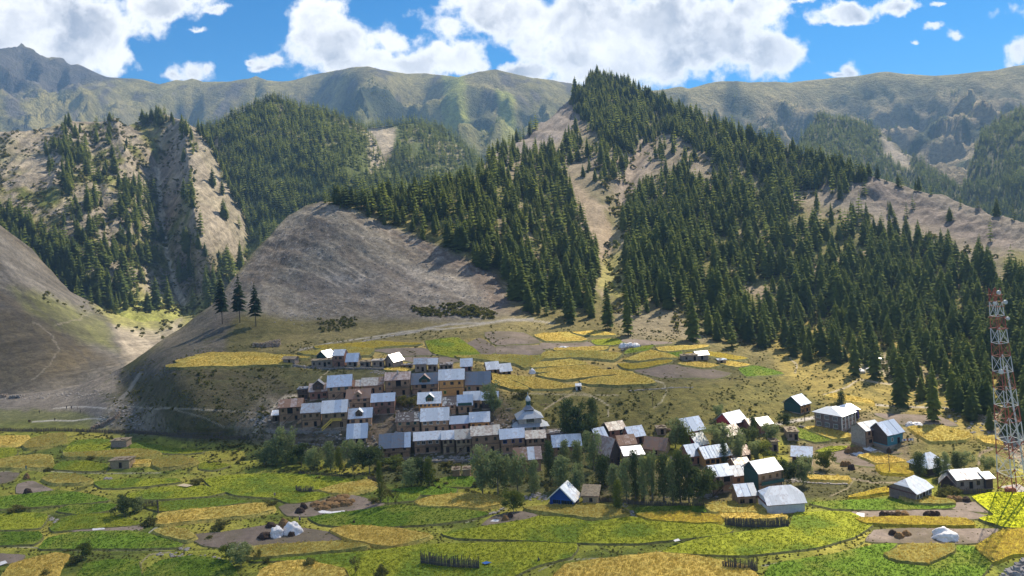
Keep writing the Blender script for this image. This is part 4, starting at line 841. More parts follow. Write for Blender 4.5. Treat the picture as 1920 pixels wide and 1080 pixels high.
FIELDS = [
('w',[(-40,822),(52,820),(50,830),(20,838),(-40,838)]),('t',[(45,838),(60,826),(95,818),(120,816),(122,828),(90,838),(50,843)]),('y',[(-40,843),(28,842),(30,852),(10,863),(-40,864)]),
('t',[(-40,872),(30,860),(70,856),(95,858),(95,878),(60,880),(20,880),(-40,878)]),('y',[(120,848),(140,828),(190,825),(206,828),(205,845),(180,848),(125,850)]),
('t',[(120,853),(180,851),(260,846),(300,852),(270,862),(180,860),(125,859)]),('y',[(100,880),(115,868),(160,866),(200,874),(198,884),(150,884)]),
('y',[(245,838),(260,832),(330,843),(380,848),(350,852),(310,851),(250,845)]),('w',[(246,868),(282,866),(280,873),(250,874)]),('t',[(288,876),(290,864),(340,858),(370,868),(340,877),(300,880)]),
('y',[(376,872),(395,868),(430,874),(400,882),(375,880)]),('t',[(80,902),(100,893),(150,896),(172,905),(140,910),(100,910)]),('y',[(178,906),(240,900),(330,900),(338,904),(290,911),(230,916),(190,916)]),
('y',[(385,902),(430,893),(520,890),(600,895),(680,903),(640,908),(600,918),(560,922),(535,928),(520,935),(440,930),(400,915)]),('y',[(240,930),(300,917),(385,914),(420,925),(390,932),(290,938),(240,936)]),
('s',[(35,910),(60,904),(100,922),(60,927),(32,925)]),('s',[(-20,888),(35,888),(20,902),(-20,910)]),('g',[(-40,938),(40,930),(110,922),(170,930),(203,940),(150,946),(60,953),(-40,957)]),
('g',[(108,960),(130,951),(190,948),(218,950),(200,960),(150,966)]),('y',[(95,990),(130,970),(200,966),(262,983),(230,988),(140,994),(100,998)]),('y',[(-40,970),(60,965),(88,968),(75,990),(30,994),(-40,996)]),
('y',[(268,950),(300,944),(400,938),(465,943),(400,952),(300,960)]),('w',[(293,985),(298,968),(340,962),(420,956),(490,948),(512,952),(512,960),(480,968),(400,977),(310,986)]),
('s',[(135,997),(190,989),(268,988),(258,996),(180,999)]),('g',[(75,1030),(90,1012),(150,1000),(258,998),(300,1010),(342,1023),(330,1028),(200,1030),(120,1030)]),('g',[(-40,1002),(72,1000),(78,1010),(62,1022),(-40,1024)]),
('t',[(290,1000),(320,994),(350,999),(368,1012),(348,1018),(310,1010)]),('s',[(352,1006),(420,999),(520,985),(620,1000),(640,1012),(560,1021),(440,1029),(382,1024)]),
('w',[(-10,1110),(22,1064),(60,1052),(105,1042),(128,1045),(115,1060),(90,1110)]),('g',[(135,1110),(160,1062),(210,1052),(258,1055),(262,1110)]),('g',[(268,1110),(272,1075),(302,1055),(360,1045),(430,1055),(450,1110)]),
('s',[(-40,1040),(45,1042),(35,1055),(-40,1060)]),('y',[(518,936),(545,924),(600,926),(618,930),(590,940),(545,945)]),('w',[(600,922),(640,911),(690,905),(708,912),(690,921),(650,929),(620,927)]),
('s',[(525,952),(560,940),(600,942),(650,928),(720,945),(700,951),(630,964),(580,969),(540,968)]),('g',[(580,973),(640,963),(740,950),(800,953),(895,961),(915,966),(870,977),(800,985),(700,989),(620,987),(600,984)]),
('y',[(712,934),(740,926),(785,928),(778,939),(735,943),(715,943)]),('g',[(815,905),(840,897),(885,896),(895,905),(880,914),(820,914)]),('g',[(735,921),(800,915),(855,919),(850,928),(795,929)]),
('w',[(780,945),(810,935),(860,930),(920,932),(946,940),(935,950),(900,956),(840,954),(790,951)]),('w',[(620,998),(650,991),(700,991),(760,998),(808,1008),(770,1020),(735,1028),(700,1024),(650,1013)]),
('t',[(450,1045),(460,1031),(560,1024),(640,1022),(690,1028),(640,1036),(560,1043),(480,1050)]),('y',[(470,1054),(560,1046),(640,1040),(720,1033),(790,1024),(960,1020),(1080,1023),(1070,1046),(1000,1064),(900,1110),(672,1110),(650,1068),(560,1052)]),
('y',[(830,1002),(905,990),(985,978),(1010,972),(1062,974),(1110,981),(1185,972),(1220,981),(1340,986),(1372,998),(1340,1006),(1200,1020),(1060,1019),(960,1014),(860,1011)]),
('w',[(480,1110),(490,1076),(520,1060),(570,1057),(640,1072),(660,1110)]),('t',[(985,958),(1060,950),(1130,952),(1178,967),(1120,976),(1060,970)]),('s',[(905,985),(925,970),(960,962),(982,961),(1006,968),(990,974),(940,988)]),
('g',[(1195,955),(1320,950),(1325,962),(1250,965),(1195,964)]),('o',[(1195,968),(1280,964),(1350,972),(1350,982),(1300,984),(1220,977)]),('t',[(1322,950),(1380,945),(1440,956),(1430,964),(1335,964)]),
('w',[(1352,968),(1400,967),(1475,972),(1440,976),(1362,976)]),('y',[(1492,965),(1560,962),(1598,965),(1636,985),(1600,1008),(1530,1028),(1400,1043),(1300,1040),(1242,1036),(1300,1016),(1392,1000),(1480,992)]),
('w',[(1030,1110),(1060,1066),(1120,1055),(1230,1042),(1310,1048),(1400,1068),(1430,1110)]),('g',[(1520,945),(1600,940),(1680,939),(1790,950),(1775,955),(1650,957),(1560,955)]),
('t',[(1690,936),(1720,933),(1785,943),(1790,948),(1740,950),(1700,943)]),('s',[(1598,961),(1700,959),(1800,959),(1855,971),(1820,974),(1620,970)]),('o',[(1607,976),(1700,973),(1810,977),(1826,989),(1700,987),(1625,984)]),
('s',[(1625,1015),(1640,996),(1700,992),(1800,994),(1870,994),(1848,1019),(1760,1021),(1680,1018)]),('b',[(1825,935),(1860,928),(1990,930),(1990,992),(1885,992),(1838,976),(1866,970)]),
('s',[(1770,947),(1830,943),(1866,962),(1800,958)]),('o',[(1832,1030),(1880,999),(1990,996),(1990,1040),(1900,1044),(1862,1058)]),('g',[(1440,1110),(1445,1062),(1560,1042),(1640,1024),(1680,1022),(1652,1046),(1680,1060),(1740,1064),(1795,1040),(1795,1026),(1840,1032),(1858,1060),(1800,1110)]),
('t',[(1660,1045),(1700,1027),(1788,1027),(1788,1040),(1740,1060),(1682,1056)]),
# plateau
('s',[(910,625),(980,623),(1010,643),(930,647)]),('s',[(862,655),(900,635),(933,659),(905,668)]),('s',[(932,651),(1010,649),(1020,664),(937,668)]),('w',[(1003,630),(1060,625),(1100,639),(1025,641)]),
('s',[(1015,645),(1100,642),(1115,653),(1020,655)]),('w',[(1075,625),(1120,622),(1153,629),(1110,630)]),('y',[(1110,640),(1158,636),(1166,646),(1120,648)]),('y',[(800,640),(858,636),(898,665),(850,671),(810,662)]),
('w',[(1040,657),(1140,652),(1130,657),(1045,660)]),('w',[(1172,676),(1220,659),(1270,672),(1205,679)]),('w',[(1232,655),(1330,651),(1300,657),(1245,660)]),('s',[(1165,640),(1180,636),(1262,646),(1205,648)]),
('w',[(990,682),(1070,676),(1100,683),(1000,689)]),('w',[(1005,694),(1100,686),(1125,691),(1010,699)]),('w',[(1010,705),(1060,696),(1138,695),(1188,704),(1110,709),(1060,713)]),('w',[(1088,716),(1190,707),(1228,722),(1160,726),(1104,721)]),
('w',[(918,704),(932,704),(985,727),(990,732),(960,732),(925,720)]),('w',[(942,705),(1000,710),(1080,726),(1000,730),(984,722)]),('s',[(1192,698),(1210,690),(1310,688),(1368,699),(1340,709),(1240,711)]),
('w',[(1272,687),(1310,681),(1348,687),(1320,691)]),('w',[(1347,681),(1370,678),(1405,687),(1380,690)]),('g',[(1385,690),(1420,688),(1468,702),(1400,705)]),('g',[(1250,664),(1278,660),(1274,668)]),
('w',[(312,688),(345,682),(540,681),(545,687),(320,690)]),('w',[(330,679),(360,673),(510,673),(556,680),(345,680)]),('w',[(365,670),(400,665),(480,665),(580,674),(520,675),(380,671)]),('w',[(722,697),(745,691),(775,695),(770,699)]),('t',[(855,672),(960,668),(1020,672),(985,690),(965,682),(905,676)]),('t',[(1020,665),(1120,660),(1165,664),(1150,676),(1080,672),(1020,673)]),('o',[(1160,684),(1200,684),(1260,682),(1250,686),(1180,694)]),('t',[(560,664),(640,656),(700,657),(690,668),(600,670)]),('o',[(590,652),(700,645),(790,648),(700,654),(600,656)]),('y',[(1180,655),(1225,650),(1215,656),(1172,662)]),('o',[(1285,664),(1345,662),(1400,672),(1380,674),(1340,668)]),
('s',[(700,658),(790,656),(845,664),(760,668)]),('s',[(745,672),(840,671),(860,678),(780,680)]),
# right slopes
('w',[(1548,745),(1570,742),(1630,754),(1638,760),(1600,756)]),('w',[(1510,805),(1540,803),(1600,820),(1562,826)]),('g',[(1490,803),(1505,808),(1556,827),(1530,830),(1500,822)]),('w',[(1705,805),(1760,802),(1820,818),(1810,828),(1745,831)]),
('w',[(1612,858),(1650,854),(1698,869),(1645,872)]),('o',[(1645,876),(1705,873),(1720,885),(1700,892),(1655,889)]),('w',[(1832,823),(1868,822),(1880,838),(1850,834)]),('s',[(1560,850),(1620,842),(1690,850),(1612,855),(1640,876),(1570,868)]),
('s',[(1640,777),(1755,782),(1795,799),(1705,801)]),('w',[(1515,896),(1590,898),(1590,904),(1520,902)]),('o',[(1592,934),(1680,914),(1688,923),(1600,935)]),('y',[(1530,848),(1556,840),(1600,838),(1560,848)]),
]
CR_P = {'leaf': [], 'green': [], 'grain': []}
rgf = np.random.default_rng(77)
for fi, (k, poly) in enumerate(FIELDS):
    col, h, m, nm = KINDS[k]
    cen = np.mean(poly, 0); Yc = float(S1.Y(cen[0], cen[1])); mpp = Yc / FPX
    # rounded, slightly wavy outline
    pts = []; n = len(poly)
    for i in range(n):
        p0, p1, p2, p3 = [np.array(poly[(i + j) % n], float) for j in (-1, 0, 1, 2)]
        L = max(2, int(np.linalg.norm(p2 - p1) / 5))
        for t in np.arange(L) / L:
            cr_ = .5 * ((2 * p1) + (p2 - p0) * t + (2 * p0 - 5 * p1 + 4 * p2 - p3) * t * t + (3 * p1 - p0 - 3 * p2 + p3) * t ** 3)
            li = p1 + (p2 - p1) * t; pts.append(li * .72 + cr_ * .28)
    pts = np.array(pts); pts += np.stack([fbm(pts[:, 0] / 7, pts[:, 1] / 5, 2, 5), fbm(pts[:, 0] / 7, pts[:, 1] / 5, 2, 6) * .5], 1) * 1.2
    tg = np.roll(pts, -1, 0) - np.roll(pts, 1, 0); nn_ = np.stack([tg[:, 1], -tg[:, 0]], 1); nn_ /= np.linalg.norm(nn_, axis=1)[:, None] + 1e-6; ar_ = .5 * np.sum(pts[:, 0] * np.roll(pts[:, 1], -1) - np.roll(pts[:, 0], -1) * pts[:, 1]); pts = pts + nn_ * np.sign(ar_) * np.array((2.6, 1.1))
    W_ = pts.max(0) - pts.min(0); st = 4.0; gx, gy = np.meshgrid(np.arange(pts[:, 0].min(), pts[:, 0].max(), st), np.arange(pts[:, 1].min(), pts[:, 1].max(), st * .55))
    g = np.stack([gx.ravel(), gy.ravel()], 1) + rgf.uniform(-.4, .4, (gx.size, 2)); g = g[polydist(g[:, 0], g[:, 1], pts) > 1.6]
    allp = np.concatenate([pts, g]); nb = len(pts)
    r_ = geometry.delaunay_2d_cdt([Vector(p) for p in allp.tolist()], [(i, (i + 1) % nb) for i in range(nb)], [], 1, 1e-4)
    q = np.array([tuple(v) for v in r_[0]]); F = [f for f in r_[2]]
    P = S1.pos(q[:, 0], q[:, 1]); lift = h * (1 + (.28 if m is CROP else .5) * fbm(P[:, 0] / 1.6, P[:, 1] / 1.6, 3, 8)) + .12; P[:, 2] += lift
    bv = S1.pos(pts[:, 0], pts[:, 1]); top_ = bv.copy(); top_[:, 2] += h * .96 + .12; lo = S1.pos(pts[:, 0] + (nn_ * np.sign(ar_))[:, 0] * 3.4, pts[:, 1] + (nn_ * np.sign(ar_))[:, 1] * 2.0); lo[:, 2] -= .15
    nq = len(P); V = np.concatenate([P, top_, lo])
    tris = [tuple(f) for f in F if len(f) == 3]; sides = []
    for i in range(nb):
        j = (i + 1) % nb; a, b_, c_, d_ = nq + i, nq + j, nq + nb + j, nq + nb + i; sides += [(a, d_, c_), (a, c_, b_)]
    xn, yn = V[:, 0], V[:, 1]
    tone = fbm(xn / 9, yn / 9, 4, 300 + fi); cc = np.array(col)[None] * (1 + .22 * fbm(xn / 2.2, yn / 2.2, 3, 301 + fi))[:, None] * rgf.uniform(.78, 1.18)
    alt = {'y': (.12,.19,.025), 'g': (.20,.23,.035), 'w': (.46,.38,.10), 't': (.20,.20,.05), 's': (.15,.125,.09), 'o': (.30,.25,.05), 'b': (.50,.52,.03)}[k]
    f_ = sstep(-.1, .4, tone)[:, None] * .85; cc = cc * (1 - f_) + np.array(alt)[None] * f_
    me = mesh_np(nm, V, np.array(tris + sides), [m, BANK], False, {'cover': np.clip(cc, .01, .9)}, [0] * len(tris) + [1 if (k in 'sgyb' or cen[1] < 740) else 0] * len(sides))
    o = link(bpy.data.objects.new(nm, me)); tag(o, NAMES[k], kind='structure' if k == 's' else 'stuff')
    # plants standing on it
    if k != 's':
        ar = (pts[:, 0].max() - pts[:, 0].min()) * (pts[:, 1].max() - pts[:, 1].min()); spx = max(2.6, (.85 if k in 'wto' else 1.0) / mpp); spy = spx * .42
        gx, gy = np.meshgrid(np.arange(pts[:, 0].min(), pts[:, 0].max(), spx), np.arange(pts[:, 1].min(), pts[:, 1].max(), spy)); g = np.stack([gx.ravel(), gy.ravel()], 1)
        g += rgf.uniform(-.5, .5, g.shape) * (spx, spy); g = g[(polydist(g[:, 0], g[:, 1], pts) > .6) & (g[:, 1] < 1100)]
        Pp = S1.pos(g[:, 0], g[:, 1]); Pp[:, 2] += h + .02; CR_P['grain' if k in 'wto' else ('green' if k == 'g' else 'leaf')].append(Pp)
def tuft_mesh(seed, n, mat, grain):
    rg = np.random.default_rng(seed); V = []
    for i in range(n):
        a = rg.uniform(0, 6.28); r = rg.uniform(0, .42); x, y = math.cos(a) * r, math.sin(a) * r
        if grain: d = rg.uniform(-.16, .16, 2); w = .035; V += [(x - w, y, -.3), (x + w, y, -.3), (x + d[0] + w * 1.6, y + d[1], rg.uniform(.2, .5)), (x + d[0] - w, y + d[1], rg.uniform(.15, .4))]
        else:
            t = rg.normal(size=3); t[2] *= .5; t /= np.linalg.norm(t); u = np.cross(t, rg.normal(size=3)); u /= np.linalg.norm(u); s = .16; c = np.array((x, y, rg.uniform(-.1, .38)))
            V += [tuple(c - t * s), tuple(c + u * s * .7), tuple(c + t * s), tuple(c - u * s * .7)]
    V = np.array(V); return mesh_np('tuft', V, np.arange(len(V)).reshape(-1, 4), mat, False, {'tone': np.repeat(rg.random(len(V) // 4), 4)})
GRAINM = leaf_mat('ripe grain', (.46,.35,.08), (.68,.53,.15), .35, (.62,.48,.12)); BEANM = leaf_mat('bean leaves', (.12,.17,.02), (.31,.32,.03), .38, (.38,.40,.03)); GREENM = leaf_mat('green crop leaves', (.055,.115,.015), (.14,.22,.022), .35, (.18,.27,.03))
for key, mat_, gr, nm, lb in (('leaf', BEANM, False, 'bean_plants', 'yellowing bean plants standing in the terraced fields'), ('green', GREENM, False, 'green_crop_plants', 'green leafy plants in the darker fields'), ('grain', GRAINM, True, 'barley_stalks', 'ripe golden grain stalks in the terraced fields')):
    P_ = np.concatenate(CR_P[key]); cl_ = kit_collection(key + ' kind', [tuft_mesh(400 + s, 9 if not gr else 12, mat_, gr) for s in range(3)])
    s_ = rgf.uniform(.8, 1.35, len(P_)); scatter(nm, P_, s_ * (.9 if gr else .8), s_ * 1.1, cl_, 3, lb, 'crop'); print(nm, len(P_))

# ------------------------------------------------------------------ broadleaf and single trees: (px, base row, height px, width px, kit, label)
VT = [
(496,873,34,30,'willow','small grey willow at the left end of the thicket below the lower houses'),
(511,872,50,30,'greypoplar','slim grey tree second from the left in the thicket below the lower houses'),
(536,868,66,46,'willow','tall grey willow below the small annex house, left of the green one'),
(566,874,48,34,'round','round dark green tree in the thicket under the house with yellow stairs'),
(590,880,44,36,'willow','silver willow between the dark round tree and the yellow green shrub'),
(620,882,56,22,'greypoplar','narrow grey tree left of the yellow green one below the houses'),
(637,884,48,18,'lime','yellow green columnar tree in the thicket below the lower houses'),
(662,886,64,40,'willow','broad grey green willow below the light blue roof with rust stain'),
(693,888,60,46,'round','very dark round tree beside the long blue roof, left of it'),
(714,944,84,15,'poplar','tall slim bright poplar standing alone in front of the thicket'),
(728,950,50,24,'sapling','thin young tree right of the slim poplar'),
(742,948,30,14,'sapling','thin forked sapling furthest right of the slim poplar'),
(772,912,52,34,'greypoplar','grey green poplar clump left of the bright poplar below the long roofs'),
(790,910,54,22,'darkpoplar','dark poplar between the grey and the bright clumps below the long roofs'),
(805,912,56,26,'poplar','bright green poplar below the long row of roofs'),
(738,878,24,34,'green','low green tree under the long blue roof'),
(905,925,88,46,'willow','large willow, left half of the big pair in front of the long roofs'),
(934,926,84,52,'willow','large willow, right half of the big pair in front of the long roofs'),
(971,925,76,40,'willow','grey willow under the pink striped roof'),
(1002,926,66,20,'greypoplar','slim tree with bare lower stem left of the blue hut'),
(1032,900,76,20,'darkpoplar','dark narrow poplar left of the bright white roof'),
(1054,916,62,34,'greypoplar','broad grey poplar right behind the blue hut'),
(1060,872,48,20,'greypoplar','slim poplar in front of the bright white roof, left one'),
(1084,874,50,22,'greypoplar','slim poplar in front of the bright white roof, right one'),
(1083,930,62,28,'willow','rounded willow directly right of the blue hut'),
(1064,826,80,30,'darkpoplar','dark columnar tree, left part of the big dark clump behind the white roof'),
(1084,836,84,46,'round','big dark leafy tree behind the bright white roof'),
(1113,806,62,22,'darkpoplar','dark slim tree on the bank above the beige roof'),
(1114,884,82,34,'willow','tall grey green tree left of the dark wooden gable'),
(1131,912,60,30,'darkpoplar','dark tree in front of the dark wooden gable'),
(1152,930,60,24,'greypoplar','grey poplar under the dark wooden gable'),
(1175,938,80,26,'greypoplar','tall narrow poplar under the patched white roof'),
(1192,936,94,20,'darkpoplar','dark narrow poplar in front of the bright patched roof'),
(1208,940,88,22,'greypoplar','narrow grey poplar second right of the dark wooden gable'),
(1224,940,96,22,'willow','tall pale poplar before the brown gabled roof'),
(1245,940,92,24,'darkpoplar','dark poplar before the small brown gabled house'),
(1160,958,60,24,'poplar','young poplar standing alone at the field edge right of the blue hut'),
(1262,942,84,24,'greypoplar','grey poplar in the tall row, below the long grey roof at its left end'),
(1276,942,100,24,'darkpoplar','tallest dark poplar of the row below the long grey roof'),
(1292,942,92,24,'darkpoplar','dark poplar of the row just left of the big round dark tree'),
(1312,946,80,44,'round','big round dark tree at the right end of the row by the stair house'),
(1332,930,56,36,'round','dark bushy tree touching the house with outside stairs'),
(1267,838,54,34,'willow','grey willow left of the blue roof on the bank'),
(1287,842,46,26,'green','green tree just in front of the blue roof on the bank'),
(1344,836,44,46,'willow','wide willow between the blue roof and the red gable house'),
(1348,786,26,22,'willow','small tree alone on the grassy bank above the red gable house'),
(1358,872,50,14,'darkpoplar','thin dark tree rising through the long grey roof'),
(1384,868,62,36,'willow','willow below the red gable house'),
(1401,842,46,30,'round','dark tree right of the red gable house front'),
(1414,824,46,14,'darkpoplar','thin dark tree between the two pale roofs'),
(1445,832,42,32,'willow','grey round tree at the end of the pale roof by the road'),
(1432,862,36,30,'green','green tree above the big white roof'),
(1416,866,40,26,'willow','grey tree behind the grey and white roofs'),
(1474,802,30,22,'round','small tree beside the road left of the green house'),
(1476,908,52,34,'round','dark tree right of the tall green gabled house'),
(1507,908,54,34,'willow','grey willow before the grey roof right of the green gabled house'),
(1545,882,42,30,'green','green tree at the right end of the grey gabled roof'),
(1578,762,30,14,'darkpoplar','dark pointed tree behind the school'),
(1568,764,14,16,'bush','green bush behind the school'),
(1724,894,48,24,'darkpoplar','dark tree left of the hipped roof behind the front house'),
(1762,896,40,20,'darkpoplar','dark poplar in front of the hipped roof'),
(1775,908,62,16,'greypoplar','thin tall poplar left of the long shed'),
(1792,882,36,16,'darkpoplar','short dark tree behind the long shed'),
(1808,882,38,34,'willow','broad willow behind the long shed'),
(1853,886,30,26,'willow','small willow between the long shed and the mast'),
(1788,926,20,28,'bush','dark bush in front of the long shed'),
(1768,928,22,24,'bush','dark bush right of the front house'),
(926,776,58,36,'willow','tall grey willow beside the highest dark blue roof'),
(752,758,26,20,'bush','dark bush between the two upper house rows'),
(770,760,24,22,'bush','dark bush left of the white house with green dormer'),
(963,961,44,30,'green','green round tree left of the blue hut at the field edge'),
(1178,972,26,22,'sapling','dead looking twiggy bush at the corner of the pale field'),
(233,968,42,34,'round','dark round tree among the fields on the left'),
(252,960,28,30,'willow','grey tree beside the dark round one among the left fields'),
(281,982,24,26,'bush','bush at the broken fence among the left fields'),
(410,994,26,24,'bush','round bush on the bank above the bare plot'),
(160,1048,36,22,'green','dark upright shrub on the lower left bank'),
(140,1056,22,20,'bush','dark bush left of the upright shrub on the lower left bank'),
(82,1082,24,20,'bush','dark bush in front of the golden field in the lower left corner'),
(508,952,18,22,'bush','dark green bush where the squatting person works'),
(667,1078,42,20,'sapling','dark young conifer in the lower middle field'),
(581,1064,26,24,'bush','dark round bush left of the young conifer'),
(717,1082,34,24,'bush','dark bush right of the young conifer'),
(452,1062,44,44,'willow','grey green shrubs at the lower left of centre'),
(430,1050,34,24,'green','bush left of the grey green shrubs'),
(501,1056,16,12,'bush','tiny dark bush right of the grey green shrubs'),
(484,1050,26,20,'sapling','bare twiggy sapling behind the tiny bush'),
(702,943,16,16,'bush','small bush beside the threshing ground'),
(395,1010,10,14,'bush','low bush on the edge of the bare plot'),
(370,905,12,24,'bush','dark bush between the left fields, right one'),
(170,862,12,16,'bush','dark bush in the upper left fields'),
(87,882,10,18,'bush','low dark bush by the path on the far left'),
(34,960,18,26,'bush','dark bush at the left edge of the fields'),
(980,745,20,26,'bush','bush on the bank above the mosque'),
(1105,795,14,30,'bush','pale green bush above the beige roof'),
]
KN = {k: 0 for k in KIT}
for (px, py, hp, wp, kk, lab) in VT:
    b_ = S1.p(px, py); mpp = b_.y / FPX; h = hp * mpp; w = wp * mpp * 1.55; KN[kk] += 1
    nmx = {'bush': 'bush', 'sapling': 'sapling', 'poplar': 'poplar_tree', 'greypoplar': 'poplar_tree', 'darkpoplar': 'poplar_tree', 'lime': 'poplar_tree'}.get(kk, 'willow_tree' if kk == 'willow' else 'broadleaf_tree')
    b_.z -= .15; w *= 1.3 if 'poplar' in kk and kk != 'poplar' else 1.
    tree(nmx, b_, h, w, KIT[kk][KN[kk] % len(KIT[kk])], STEM[0] if kk in ('bush', 'sapling') else BTR[KN[kk] % 3], lab, 'bush' if kk == 'bush' else 'tree')
for i, (px, py, hp, lab) in enumerate([(417,608,92,'dark pine standing leftmost of the three on the bare ridge'), (450,606,90,'dark pine in the middle of the three on the bare ridge'), (480,614,82,'dark pine standing rightmost of the three on the bare ridge'), (1178,628,96,'tall dark conifer standing alone left of the scree fan above the fields'), (1300,640,100,'tall conifer standing alone right of the scree fan above the fields'), (1070,606,86,'dark conifer at the left end of the forest foot'), (1140,616,90,'dark conifer pair at the forest foot left of the scree fan'), (1690,762,110,'tall bare stemmed conifer standing alone above the road behind the turquoise house'), (1752,792,112,'tall conifer with clear lower trunk right of the long road bend'), (1604,704,84,'conifer left of the white tents on the sunlit slope'), (1640,712,100,'conifer just in front of the white tents')]):
    b_ = S1.p(px, py); h = hp * b_.y / FPX; tree('pine_tree' if i < 3 else 'conifer', b_, h, h * 1.1, PINES[i % 2] if i < 3 else CON[i % 5], trunk_mesh(.013), lab, 'pine' if i < 3 else 'conifer')
# ------------------------------------------------------------------ building materials
def roof_mat(name, col, rough=.42, metal=.55, rust=0., rustcol=(.30,.17,.11)):
    m, N, b = M(name); tcn = N.add('ShaderNodeTexCoord').outputs['Object']; oi = N.add('ShaderNodeObjectInfo')
    n = N.noise(tcn, 1.1, 5, .65); n2 = N.noise(N.vmath('MULTIPLY', tcn, (3.5, .35, .35)), 1.6, 5, .6)
    v = N.math('ADD', N.math('MULTIPLY', oi.outputs['Random'], .26), N.math('MULTIPLY', N.ramp(n2, .3, .7), .14)); v = N.math('ADD', v, .78)
    sc = N.add('ShaderNodeVectorMath', operation='SCALE'); sc.inputs[0].default_value = col; N.put(sc.inputs['Scale'], v)
    col_ = sc.outputs[0]
    r = N.math('MULTIPLY', N.ramp(N.math('ADD', n, N.math('MULTIPLY', oi.outputs['Random'], .16)), .60 - .22 * rust, .74 - .2 * rust), .25 + .75 * min(1, rust * 1.6))
    col_ = N.mix(r, col_, (*rustcol, 1)); N.put(b.inputs['Base Color'], col_)
    N.put(b.inputs['Metallic'], N.math('MULTIPLY', N.math('SUBTRACT', 1., r), metal)); b.inputs['Roughness'].default_value = rough
    wv = N.add('ShaderNodeTexWave', wave_type='BANDS', bands_direction='X'); N.put(wv.inputs[0], tcn); wv.inputs['Scale'].default_value = 3.2
    bump(N, b, N.math('ADD', wv.outputs['Fac'], n), .2, .02)
    return m
RM = {'pale': roof_mat('pale blue tin roof', (.66,.71,.78), .42, .55, .05), 'white': roof_mat('white tin roof', (.86,.88,.91), .40, .7, .04), 'blue': roof_mat('blue grey tin roof', (.62,.70,.82), .40, .7, .05), 'grey': roof_mat('dull grey tin roof', (.52,.56,.62), .45, .6, .15),
      'pink': roof_mat('rusted tin roof', (.60,.50,.47), .6, .3, .55, (.36,.24,.20)), 'brown': roof_mat('brown weathered roof', (.26,.19,.16), .75, .1, .5), 'beige': roof_mat('beige tin roof', (.66,.62,.56), .55, .3, .3), 'earth': plain('earth and straw roof', (.26,.21,.15), .95, var=.6, scale=1.5, bd=.2),
      'rust': roof_mat('rust streaked sheet', (.55,.42,.36), .65, .2, .9), 'patch': roof_mat('patched sheet roof', (.62,.60,.58), .6, .3, .7, (.12,.09,.08)), 'dark': roof_mat('slate coloured tin roof', (.20,.24,.30), .45, .5, .1)}
def wall_mat(name, col, kind='log', var=.45):
    m, N, b = M(name); g = N.add('ShaderNodeTexCoord').outputs['Object']; oi = N.add('ShaderNodeObjectInfo'); n = N.noise(g, 1.3, 6, .65)
    if kind == 'log': w = N.add('ShaderNodeTexWave', wave_type='BANDS', bands_direction='Z'); w.inputs['Scale'].default_value = 1.1; w.inputs['Distortion'].default_value = .6
    elif kind == 'board': w = N.add('ShaderNodeTexWave', wave_type='BANDS', bands_direction='X'); w.inputs['Scale'].default_value = 1.5; w.inputs['Distortion'].default_value = .3
    elif kind == 'brick':
        w = N.add('ShaderNodeTexBrick'); w.inputs['Scale'].default_value = 2.2; w.inputs['Color1'].default_value = (1,1,1,1); w.inputs['Color2'].default_value = (.8,.8,.8,1); w.inputs['Mortar'].default_value = (.45,.45,.45,1)
    else: w = N.add('ShaderNodeTexVoronoi', feature='DISTANCE_TO_EDGE'); w.inputs['Scale'].default_value = 2.4
    N.put(w.inputs['Vector'], g); wf = w.outputs['Fac'] if kind in ('log', 'board', 'brick') else N.ramp(w.outputs['Distance'], 0, .12)
    k = N.math('ADD', N.math('MULTIPLY', wf, .38), N.math('MULTIPLY', N.ramp(n, .3, .7), var)); k = N.math('ADD', k, N.math('ADD', .5, N.math('MULTIPLY', oi.outputs['Random'], .25)))
    sc = N.add('ShaderNodeVectorMath', operation='SCALE'); sc.inputs[0].default_value = col; N.put(sc.inputs['Scale'], k)
    N.put(b.inputs['Base Color'], sc.outputs[0]); b.inputs['Roughness'].default_value = .85; bump(N, b, N.math('ADD', wf, n), .8, .08)
    return m
WM = {'log': wall_mat('weathered log wall', (.35,.215,.13)), 'dark': wall_mat('dark timber wall', (.075,.052,.042), 'board'), 'orange': wall_mat('new orange timber wall', (.55,.28,.09), 'log', .3), 'stone': wall_mat('rubble stone wall', (.31,.24,.19), 'stone'),
      'redbrown': wall_mat('reddish timber wall', (.30,.15,.11), 'log'), 'red': wall_mat('red painted boards', (.30,.035,.04), 'board', .25), 'green': wall_mat('dark green painted boards', (.018,.070,.062), 'board', .3), 'teal': wall_mat('turquoise painted boards', (.06,.23,.29), 'board', .25),
      'white': wall_mat('white painted panels', (.62,.64,.68), 'board', .2), 'plaster': wall_mat('plain plaster', (.42,.38,.33), 'none_', .3), 'blue': wall_mat('bright blue boards', (.015,.075,.34), 'board', .15), 'brick': wall_mat('grey brown brick', (.36,.27,.24), 'brick', .3), 'purple': wall_mat('violet blue wall', (.10,.09,.32), 'board', .2), 'mud': wall_mat('mud plastered wall', (.38,.28,.17), 'none_', .4), 'tan': wall_mat('pale timber wall', (.30,.20,.12), 'log', .35)}
FRAME = {'white': plain('white window wood', (.68,.68,.66), .6, var=.1), 'green': plain('green window wood', (.03,.17,.12), .6, var=.1), 'wood': plain('brown window wood', (.20,.12,.07), .8, var=.2), 'orange': plain('orange window wood', (.42,.22,.08), .7, var=.2), 'lime': plain('bright green window wood', (.18,.42,.08), .6, var=.1), 'blue': plain('blue window wood', (.03,.12,.40), .6)}
m, N, b = M('window glass'); b.inputs['Base Color'].default_value = (.015,.02,.025,1); b.inputs['Roughness'].default_value = .12; GLASS = m
